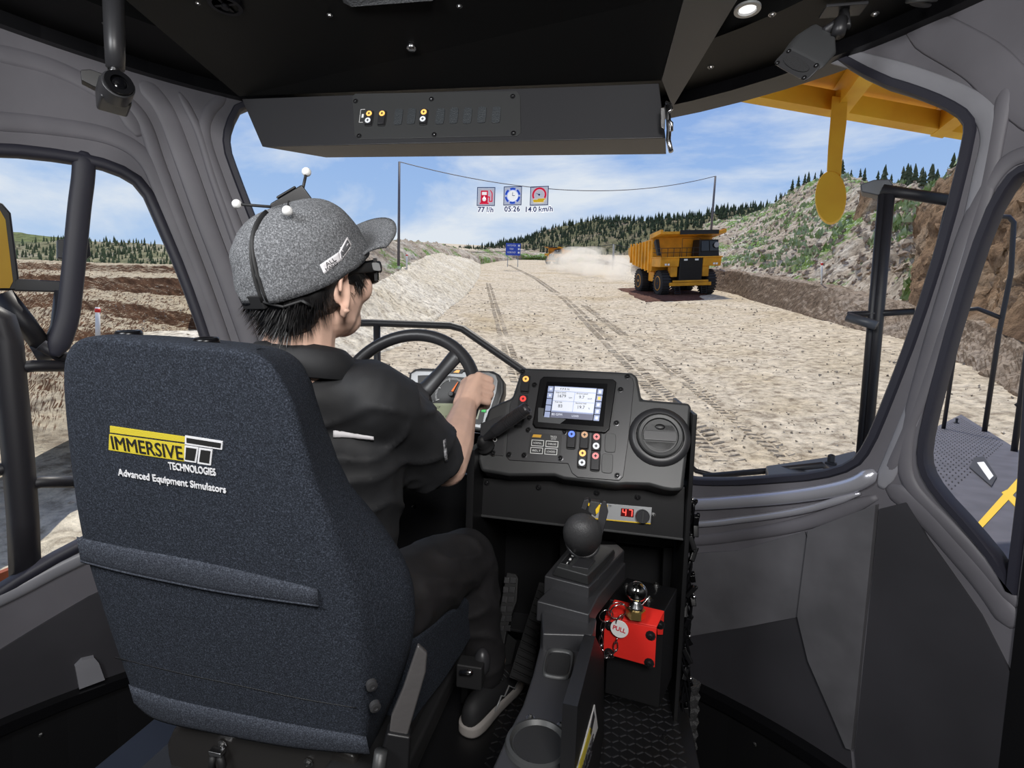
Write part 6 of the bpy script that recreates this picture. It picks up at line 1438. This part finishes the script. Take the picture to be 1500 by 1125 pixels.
# =================================================================== the driver
dr = thing('person', 'seated driver in grey cap, dark glasses and black shirt gripping the wheel', 'person', V((-.56, .9, FZ)))
HC = aty(455, 395, .80); hyaw = radians(-18)
fwd = V((sin(-hyaw), cos(hyaw), 0)); MHy = Mx.Rotation(hyaw, 4, 'Z')
MH = Mx.Translation(HC) @ MHy @ Mx.Rotation(radians(6), 4, 'X')       # +y faces where he looks, +x his right
hp = lambda x, y, z: MH @ V((x, y, z))
HS = 1.0
neck = V((-.525, .80, 1.14))
sR, sL = V((-.405, .84, 1.085)), V((-.72, .86, 1.09)); eR, wR, gR = aty(655, 684, 1.08), aty(688, 592, 1.30), aty(706, 566, 1.345)
ag = radians(7); rimR = MW @ V((WR*cos(ag), WR*sin(ag), 0)); tgR = (MW.to_3x3() @ V((-sin(ag), cos(ag), 0))); oR = MW.to_3x3() @ V((cos(ag), sin(ag), 0))
wR = rimR+wn*.048-tgR*.062-oR*.014
MC2 = MH @ T(0, -.004, -.004) @ R(radians(21), 'X'); iC2 = MC2.inverted()
hipR, hipL = V((-.47, .86, .64)), V((-.66, .86, .64)); knR, knL = aty(682, 815, 1.27), V((-.74, 1.20, .64)); anR, anL = aty(714, 978, 1.33), V((-.72, 1.36, .30))
b = MB(); E = lambda c, r: b.ell(hp(*c), r, MH)
E((0, -.012, -.005), (.076, .093, .088)); E((0, .030, -.03), (.064, .066, .085)); E((0, .058, -.085), (.038, .035, .034)); E((0, .025, -.075), (.055, .055, .045))
E((0, .094, -.032), (.013, .016, .016)); b.cap(hp(0, .088, .01), hp(0, .104, -.03), .009, .012); E((0, .088, -.062), (.024, .012, .008)); E((0, .086, -.074), (.020, .012, .008)); E((0, .085, -.095), (.017, .016, .014))
for s_ in (-1, 1): E((s_*.04, .068, -.03), (.026, .022, .028)); E((s_*.030, .080, .004), (.015, .010, .010)); 
b.cap(hp(0, -.02, -.05), neck, .055, .058); b.cap(neck, V((-.545, .84, 1.0)), .075, .12)
b.cap(V((-.55, .85, 1.02)), V((-.56, .87, .72)), .125, .13); b.cap(sR, sL, .06, .06)
def arm(s, e, w, b):
    b.cap(s, e, .052, .043); b.cap(e, e.lerp(w, .35), .044, .047); b.cap(e.lerp(w, .35), w, .047, .031)
arm(sR, eR, wR, b)
eL, wL = V((-.80, 1.10, .90)), V((-.755, 1.27, 1.02)); arm(sL, eL, wL, b)
def hand(b, w, g, t, o, n, k=1.12):
    """fist closed round the rim at g: t along the rim (thumb side up), o outward, n toward the driver"""
    C = lambda a, c, r0, r1: b.cap(a, c, r0*k, r1*k, 10)
    for i in range(4):                                # index at the top
        q = t*((1.5-i)*.0225); ln = (.98, 1.06, 1.0, .84)[i]
        k0 = w+t*((1.5-i)*.010)+n*.004; k1 = g+q+o*.016+n*(.031+.004*(1-abs(i-1.3)*.6))
        C(k0, k0.lerp(k1, .6), .019, .0165); C(k0.lerp(k1, .6), k1, .0165, .0125)
        k2 = g+q*.96+o*.044*ln+n*.006; k3 = g+q*.93+o*.034*ln-n*.026; k4 = g+q*.92+o*.008-n*.030
        C(k1, k2, .0120, .0108); C(k2, k3, .0105, .0095); C(k3, k4, .0095, .0085)
    C(w, g+n*.026-o*.004, .026, .026); C(g+n*.022-t*.022, g+n*.024+t*.02, .024, .022)
    t0 = w+t*.012-o*.016; t1 = g-o*.026+n*.024+t*.004; t2 = g-o*.029+n*.004+t*.030; t3 = g-o*.016-n*.006+t*.050
    C(t0, t1, .017, .0145); C(t1, t2, .0140, .0120); C(t2, t3, .0120, .0098)
hand(b, wR, rimR, tgR, oR, wn)
ag = radians(165); rimL = MW @ V((WR*cos(ag), WR*sin(ag), 0)); tgL = MW.to_3x3() @ V((sin(ag), -cos(ag), 0)); oL = MW.to_3x3() @ V((cos(ag), sin(ag), 0)); wL = rimL+wn*.045-tgL*.075+oL*-.01
b.cap(eL.lerp(wL, .8), wL, .03, .03); hand(b, wL, rimL, tgL, oL, wn)
# legs under the cloth
for h_, k_, a_ in ((hipR, knR, anR), (hipL, knL, anL)):
    b.cap(h_, k_, .075, .052); b.cap(k_, a_, .05, .036); b.cap(a_, a_+V((0, .12, -.05)), .035, .03)
# ear
for s_ in (-1, 1):
    ec = V((s_*.072, -.012, -.040))
    M3 = MH @ T(ec) @ R(radians(14)*s_, 'Z') @ R(radians(-8), 'X')
    pts = [(0, .017*cos(a)-.002*sin(a), .031*sin(a)+.002) for a in [radians(q) for q in range(-100, 200, 20)]]
    pts = [M3 @ V((s_*(.006+.010*(1 if y < .005 else .3)), y, z)) for x, y, z in pts]
    for p, q in zip(pts[:-1], pts[1:]): b.cap(p, q, .0045, .0045, 8)
    b.ell(M3 @ V((s_*.002, .0, .004)), (.006, .014, .024), M3); b.ell(M3 @ V((s_*.008, .006, -.030)), (.0055, .009, .010), M3)
    b.ell(M3 @ V((s_*.006, .014, -.004)), (.005, .005, .008), M3)
me = blob(b, .0034, 3, .5); meshobj(me, 'body', K['skin'], dr)
# hair
b = MB(); b.ell(hp(0, -.026, -.010), (.083, .088, .084), MH); b.ell(hp(0, -.052, -.035), (.074, .060, .064), MH); b.ell(hp(0, -.055, -.070), (.060, .042, .042), MH)
for s_ in (-1, 1):
    b.ell(hp(s_*.066, .022, .010), (.016, .030, .034), MH); b.ell(hp(s_*.070, .040, -.008), (.007, .012, .026), MH); b.ell(hp(s_*.066, -.040, -.040), (.014, .026, .030), MH)
me = blob(b, .005, 4)
# trim away from the ear and face
bm_ = bmesh.new(); bm_.from_mesh(me); iH = MH.inverted()
surf = [(v.co.copy(), v.normal.copy()) for v in bm_.verts]
random.seed(9)
for k_ in range(5200):
    p, n = surf[random.randrange(len(surf))]; l = iH @ p
    if (iC2 @ p).z > -.014: continue
    if l.z > .05 or (l.y > .055): continue
    dirn = (n*.35+MHy.to_3x3() @ V((0, -.35 if l.y < 0 else .15, -1))+V((random.uniform(-.25, .25), random.uniform(-.25, .25), 0))).normalized()
    tip = p+n*.005+dirn*random.uniform(.010, .022); sd = dirn.cross(n).normalized()*.0011
    tl_ = iH @ tip
    if abs(tl_.x) > .06 and -.035 < tl_.y < .03 and -.085 < tl_.z < -.012: continue
    a_ = [bm_.verts.new(q) for q in (p-sd, p+sd, tip)]; bm_.faces.new(a_)
bm_.to_mesh(me); bm_.free(); meshobj(me, 'hair', K['hair'], dr)
# shirt
b = MB()
b.cap(V((-.535, .825, 1.06)), V((-.545, .86, .98)), .105, .135); b.cap(V((-.55, .86, 1.0)), V((-.56, .885, .68)), .145, .150); b.cap(V((-.46, .86, .98)), V((-.49, .90, .74)), .105, .10); b.cap(V((-.65, .86, .98)), V((-.63, .90, .74)), .105, .10)
b.cap(sR+V((-.02, 0, .0)), sL+V((.03, 0, 0)), .072, .072); b.cap(neck+V((0, .00, -.045)), sR, .070, .068); b.cap(neck+V((0, .0, -.045)), sL, .070, .066)
cR = eR.lerp(sR, .20)
b.cap(sR, sR.lerp(cR, .5), .076, .070); b.cap(sR.lerp(cR, .5), cR, .070, .068); b.cap(sR.lerp(cR, .55)+V((-.03, 0, -.03)), cR+V((-.02, -.01, -.02)), .055, .060); cL = eL.lerp(sL, .12); b.cap(sL, cL, .078, .070)
me = blob(b, .007, 8, .5)
bm_ = bmesh.new(); bm_.from_mesh(me); bm_.normal_update()
for v in bm_.verts:                                   # soft folds
    p = v.co; q = V((p.x*9+p.z*6, p.y*7, p.z*16-p.x*7)); v.co += v.normal*(.010*(1-abs(noise.noise(q)))**5-.003+.002*noise.noise(p*18))
bmesh.ops.bisect_plane(bm_, geom=bm_.verts[:]+bm_.edges[:]+bm_.faces[:], plane_co=cR, plane_no=(eR-sR).normalized(), clear_outer=False)
dn = (eR-sR).normalized()
kill = [f for f in bm_.faces if (f.calc_center_median()-cR).dot(dn) > 0 and (f.calc_center_median()-cR).length < .14 and f.calc_center_median().y > .98 and f.calc_center_median().x > -.46]
bmesh.ops.delete(bm_, geom=kill, context='FACES')
bm_.to_mesh(me); bm_.free(); sh_ = meshobj(me, 'shirt', K['shirt'], dr); s_o = sh_.modifiers.new('t', 'SOLIDIFY'); s_o.thickness = .003; s_o.offset = -1
# collar, white shoulder stripe, sleeve print
b = MB(); rs = []
for i in range(21):
    a = radians(-150+300*i/20); c_ = neck+V((.078*sin(a), -.066*cos(a)+.01, .005+.012*cos(a)))
    n_ = V((sin(a), -cos(a), 0)); rs.append([c_+n_*.004, c_+V((0, 0, .030))-n_*.004, c_+V((0, 0, .033)), c_+n_*.012+V((0, 0, .022)), c_+n_*.026+V((0, 0, -.020)), c_+n_*.020+V((0, 0, -.022))])
b.rings(rs); b.build('collar', K['shirt'], dr, smooth=True)
from mathutils.bvhtree import BVHTree
bm_ = bmesh.new(); bm_.from_mesh(sh_.data); tree = BVHTree.FromBMesh(bm_); bm_.free()
def onshirt(px, py, off=.002):
    d = ray(px, py).normalized(); h = tree.ray_cast(CAM, d)
    return (h[0]+h[1]*off, h[1]) if h[0] is not None else (None, None)
def decal(rows_, name, m_, par=dr, off=.003):
    b = MB(); G = [[onshirt(*q, off)[0] for q in r] for r in rows_]
    if all(p is not None for r in G for p in r):
        b.grid(G); o = b.build(name, m_, par, smooth=True); q = o.modifiers.new('t', 'SOLIDIFY'); q.thickness = .002; return o
    print('decal miss', name)
import itertools
decal([[(488+3.3*i, 628.5+.5*i-.00*i) for i in range(19)], [(488+3.3*i, 634+.38*i) for i in range(19)], [(488+3.3*i, 640+.13*i) for i in range(19)]], 'shoulder_stripe', K['whitec'], sh_)
decal([[(648.5+1.2*i*.3, 645+4*i) for i in range(9)], [(652+1.3*i*.3, 643+4*i) for i in range(9)]], 'sleeve_print', mat('sleeve_print', (.45, .45, .47), .7, col2=(.02, .02, .022), vs_=160), sh_, .002)
# trousers
b = MB()
b.cap(V((-.50, .84, .66)), V((-.63, .84, .66)), .125, .125)
b.cap(hipR, hipR.lerp(knR, .5), .105, .095); b.cap(hipR.lerp(knR, .5), knR, .095, .078); b.cap(knR, knR.lerp(anR, .4), .078, .070); b.cap(knR.lerp(anR, .4), anR+V((0, 0, .00)), .068, .052)
b.cap(hipL, knL, .10, .078); b.cap(knL, anL, .078, .06)
me = blob(b, .008, 8, .5); bm_ = bmesh.new(); bm_.from_mesh(me); bm_.normal_update()
for v in bm_.verts:
    p = v.co; q = V((p.x*5-p.z*9, p.y*9+p.z*10, p.z*6)); v.co += v.normal*(.009*(1-abs(noise.noise(q)))**4-.003+.003*noise.noise(p*18))
bm_.to_mesh(me); bm_.free(); meshobj(me, 'trousers', K['pants'], dr)
# shoes
def shoe(heel, toe):
    d = (toe-heel); L_ = d.length; M = fr(heel, V((d.y, -d.x, 0)), d)    # x right, y toward toe, z = x cross y
    M = fr(heel, d.cross(V((0, 0, 1))), d)
    def sec(y, w_, h, z0, zt, n=18): return [(w_*cos(a)*(1 if sin(a) < 0 else .85), y, z0+(zt-z0)*(.5+.5*sin(a))) for a in [2*pi*i/n for i in range(n)]]
    b = MB(M); b.rings([sec(-.012, .010, 0, .02, .05), sec(-.004, .028, 0, .016, .08), sec(.03, .036, 0, .014, .095), sec(.08, .037, 0, .014, .088), sec(.13, .042, 0, .014, .070), sec(.19, .047, 0, .014, .056), sec(.235, .044, 0, .014, .048), sec(.262, .032, 0, .016, .040), sec(.275, .012, 0, .02, .03)])
    u_ = b.build('shoe', K['shoe'], dr, smooth=True, sub=1)
    b = MB(M); o = [(.030*cos(a)*1.0, 0) for a in ()]
    out = [(-.030, -.008), (-.040, .03), (-.039, .09), (-.045, .15), (-.052, .20), (-.048, .245), (-.030, .275), (0, .288), (.030, .275), (.048, .245), (.050, .20), (.043, .15), (.037, .09), (.038, .03), (.028, -.008), (0, -.018)]
    out = rnd(out, 2); b.rings([[(x*k_, y if k_ == 1 else y*.99, z) for x, y in out] for k_, z in ((.97, 0), (1, .004), (1, .020), (.95, .026))]); b.build('sole', K['sole'], u_, smooth=True)
    for i in range(5):
        b = MB(M); y = .10+.022*i; b.tube([(-.022, y, .078-.006*i), (0, y+.006, .088-.0062*i), (.022, y, .078-.006*i)], .003, 6); b.build('lace', K['rubber'], u_, smooth=True)
    for sgn in (-1, 1):
        b = MB(M); b.tube([(sgn*.040, .07, .03), (sgn*.041, .10, .055), (sgn*.040, .12, .04), (sgn*.043, .14, .06), (sgn*.046, .17, .035), (sgn*.047, .20, .045)], .0025, 6); b.build('side_stripe', K['silver'], u_, smooth=True)
shoe(atz(686, 1074, FZ+.002), atz(742, 1006, FZ+.002)); shoe(V((-.72, 1.30, FZ+.002)), V((-.72, 1.55, FZ+.002)))
# glasses
M = MH
b = MB(M); b.tube([(.078, -.02, -.018), (.080, .02, -.002), (.079, .07, .004), (.074, .088, .005)], [.004, .005, .006, .007], 8, xa=.6, ya=1.5); b.tube([(-.078, -.02, -.018), (-.080, .02, -.002), (-.079, .07, .004), (-.074, .088, .005)], [.004, .005, .006, .007], 8, xa=.6, ya=1.5)
gls = b.build('glasses', K['rubber'], dr, smooth=True)
def lensring(z0, z1, r): return [(r*sin(radians(a)), .012+(r+.010)*cos(radians(a)), z) for z in (z0, z1) for a in ()]
b = MB(M); rs = []
for i in range(25):
    a = radians(-58+116*i/24); c_, s_ = cos(a), sin(a); h0 = -.026+.008*abs(sin(a*1.0)) - (.0 if abs(a) > .12 else -.012); r = .090
    rs.append([(r*s_, .022+r*c_, h0), ((r+.005)*s_, .022+(r+.005)*c_, h0), ((r+.005)*s_, .022+(r+.005)*c_, .019), (r*s_, .022+r*c_, .019)])
b.rings(rs); b.build('frame_front', K['rubber'], gls)
b = MB(M); rs = []
for sgn in (-1, 1):
    rs = []
    for i in range(9):
        a = radians(sgn*(10+44*i/8)); c_, s_ = cos(a), sin(a); r = .0962; rs.append([(r*s_, .022+r*c_, -.018), (r*s_, .022+r*c_, .012), ((r+.001)*s_, .022+(r+.001)*c_, .012), ((r+.001)*s_, .022+(r+.001)*c_, -.018)])
    b.rings(rs)
b.build('lens', K['glassk'], gls)
b = MB(M @ T(.0835, .068, .004) @ R(pi/2-.22, 'Y')); b.prism(rnd(rect(-.007, -.009, .007, .009), 1), 0, .0012); b.build('frame_badge', K['silver'], gls)
# cap
capm = K['capf']
NP = 48
def crown(th, ph):                                    # th around (0 = front), ph 0 rim .. 1 top
    s_, c_ = sin(th), cos(th); e_ = ph*pi/2
    rr = cos(e_)**.72; z = .108*sin(e_)**.95
    rx_, ry_ = .093, .115
    seam = 1-.010*abs(cos(th*3))**24
    front = .010*max(0, c_)*sin(e_)
    return V((rx_*rr*s_*seam, (ry_*rr*c_)*seam+front-.004, z*seam+ (.004*sin(th*2+1)*(1-ph))-.012*(1-ph)*max(0, -c_)))
b = MB(MC2); rs = []
for j in range(22):
    ph = .0+.985*j/21
    ring = []
    for i in range(96):
        p = crown(2*pi*i/96, ph); q = p*1.0; w_ = .0022*noise.noise(V((p.x*28, p.y*16, p.z*40)))+.0028*(1-abs(noise.noise(V((p.x*10+3, p.y*10, p.z*36)))))**5*(1-ph)
        ring.append(p*(1+w_*9))
    rs.append(ring)
b.rings(rs, cap=False); vt_ = b.v(crown(0, 1)); 
cp = b.build('cap', capm, dr, smooth=True); q = cp.modifiers.new('t', 'SOLIDIFY'); q.thickness = .0025; q.offset = -1
b = MB(MC2); rs = []
for i in range(25):                                   # brim
    a = radians(-66+132*i/24); row = []
    for k_ in range(9):
        t = k_/8; base = crown(a, .03)*1.0; out_ = .088*cos(a*.98)**.7
        p = base+V((sin(a)*.35*out_*t, out_*t*1.0, .004+.040*t-.016*t*t-.030*(sin(a)**2)*t)); row.append(p)
    rs.append(row)
b.grid(rs); br_ = b.build('brim', capm, cp, smooth=True); q = br_.modifiers.new('t', 'SOLIDIFY'); q.thickness = .004; q.offset = 0
b = MB(MC2); b.ell(crown(0, 1)+V((0, 0, .001)), (.007, .007, .003)); b.build('cap_button', capm, cp, smooth=True)
for th in (0, 60, 120, 180, 240, 300):
    b = MB(MC2); b.tube([crown(radians(th), .02+.95*i/16)*1.006 for i in range(17)], .0009, 5); b.build('seam', K['rubber'], cp, smooth=True)
for th in (30, 90, 150, 210, 270, 330):
    p = crown(radians(th), .52); b = MB(MC2); n_ = V((sin(radians(th)), cos(radians(th)), .9)).normalized(); b.lathe(p*1.005, n_, [(.0035, 0), (.0035, .001), (.0014, .001), (.001, -.002)], 12); b.build('eyelet', K['rubber'], cp)
def cappatch(a0, a1, p0, p1, name, m_, off=1.012, nx=14, ny=3, skew=0, par=cp):
    b = MB(MC2); b.grid([[crown(radians(a0+(a1-a0)*i/nx), p0+(p1-p0)*j/ny+skew*i/nx)*off for i in range(nx+1)] for j in range(ny+1)]); o = b.build(name, m_, par, smooth=True); q = o.modifiers.new('t', 'SOLIDIFY'); q.thickness = .0012; return o
ctree = BVHTree.FromPolygons([v.co for v in cp.data.vertices], [list(f.vertices) for f in cp.data.polygons])
def oncap(px, py, off=.0025):
    h = ctree.ray_cast(CAM, ray(px, py).normalized())
    return None if h[0] is None else h[0]-ray(px, py).normalized()*off
def cdecal(q4, name, m_, off=.0025, nx=8, ny=4):
    G = []
    for j in range(ny+1):
        r = []
        for i in range(nx+1):
            u, v = i/nx, j/ny; x = (q4[0][0]*(1-u)+q4[1][0]*u)*(1-v)+(q4[3][0]*(1-u)+q4[2][0]*u)*v; y = (q4[0][1]*(1-u)+q4[1][1]*u)*(1-v)+(q4[3][1]*(1-u)+q4[2][1]*u)*v; r.append(oncap(x, y, off))
        G.append(r)
    if any(p is None for r in G for p in r): print('cap miss', name); return
    b = MB(); b.grid(G); o = b.build(name, m_, cp, smooth=True); q = o.modifiers.new('t', 'SOLIDIFY'); q.thickness = .0012
cdecal([(468.5, 388), (496, 369), (500, 381), (474.7, 402)], 'side_patch', K['whitec'])
cdecal([(496, 369), (508, 347), (516, 360), (499, 383)], 'side_patch', K['whitec']); cdecal([(498.5, 370), (508, 351), (513, 360), (500, 378.5)], 'patch_print', mat('patch_grey', (.10, .10, .11), .8), .0035)
def ctext(s_, x0, y0, x1, y1, h, m_, off=.0045):
    a, c = oncap(x0, y0, off), oncap(x1, y1, off)
    if a is None or c is None: return
    vd = (CAM-(a+c)/2).normalized(); M = fr((a+c)/2, c-a, vd.cross(c-a)); text(s_, M, .01, m_, cp, fit=((c-a).length, h), ext=.0003)
ctext('ALL', 477, 388.5, 491, 379, .006, K['ink']); ctext('MAKES', 477.5, 395.5, 494, 384, .005, K['ink'])
ctext('ALL', 499.5, 367, 507.5, 355, .007, K['whitec']); ctext('MAKES', 501, 375, 511.5, 361, .0055, K['whitec'])
cdecal([(482, 305), (487, 303.5), (504, 321), (500, 324)], 'front_emblem', K['yel'], .002, 6, 2)
cdecal([(487, 308), (489, 307), (501, 319), (499.5, 320.5)], 'emblem_print', K['embr_k'], .003, 6, 2)
b = MB(MC2); b.box((0, -.118, -.006), (.05, .008, .022)); b.build('size_strap', K['rubber'], cp, bevel=.002)
# head tracker
ta_, tb2 = aty(394, 302, .775), aty(450, 276, .80); tx_ = (tb2-ta_); tkx = fr((ta_+tb2)/2+V((0, 0, .004)), V((.25, 1, 0)).cross(tx_).cross(tx_)*-1, tx_)
tkx = fr((ta_+tb2)/2+V((.002, 0, -.006)), tx_.cross(V((.1, -.25, 1))), tx_)
b = MB(tkx); hl_ = tx_.length/2; b.hexa([(-.022, -hl_, -.010), (.022, -hl_, -.010), (.024, hl_, -.012), (-.024, hl_, -.012)], [(-.018, -hl_*.85, .008), (.018, -hl_*.85, .008), (.020, hl_*.9, .014), (-.020, hl_*.9, .014)]); b.box((0, .004, .013), (.030, .036, .004), R(radians(5), 'X')); tr_o = b.build('head_tracker', K['black'], dr, bevel=.003)
cen = tkx @ V((0, 0, 0))
for a, c in ((tkx @ V((.0, hl_*.8, .006)), aty(449, 252, .81)), (tkx @ V((0, -hl_*.7, 0)), aty(347, 299, .76)), (tkx @ V((.01, 0, 0)), aty(421, 309, .70))):
    b = MB(); b.tube([a, c], .0024, 8); b.build('stalk', K['rubber'], tr_o, smooth=True)
    b = MB(); b.ell(c, .0076, n=16); b.build('marker_ball', K['white'], tr_o, smooth=True)
for off_ in (0, .012):
    b = MB(MC2); b.tube([crown(radians(165-off_*500*(1-i/16)*.8), .02+.86*i/16)*1.02 for i in range(17)], .0032, 8, xa=1.6, ya=.6); b.build('strap', K['rubber'], tr_o, smooth=True)
b = MB(MC2); b.tube([crown(radians(165), .02)*1.03, crown(radians(150), .0)*1.03+V((0, 0, -.008)), crown(radians(135), 0)*1.03+V((0, 0, -.006)), crown(radians(128), .0)*1.03+V((0, 0, -.022)), crown(radians(134), .02)*1.04+V((0, 0, -.01))], .0024, 8); b.build('cord_loop', K['rubber'], tr_o, smooth=True)
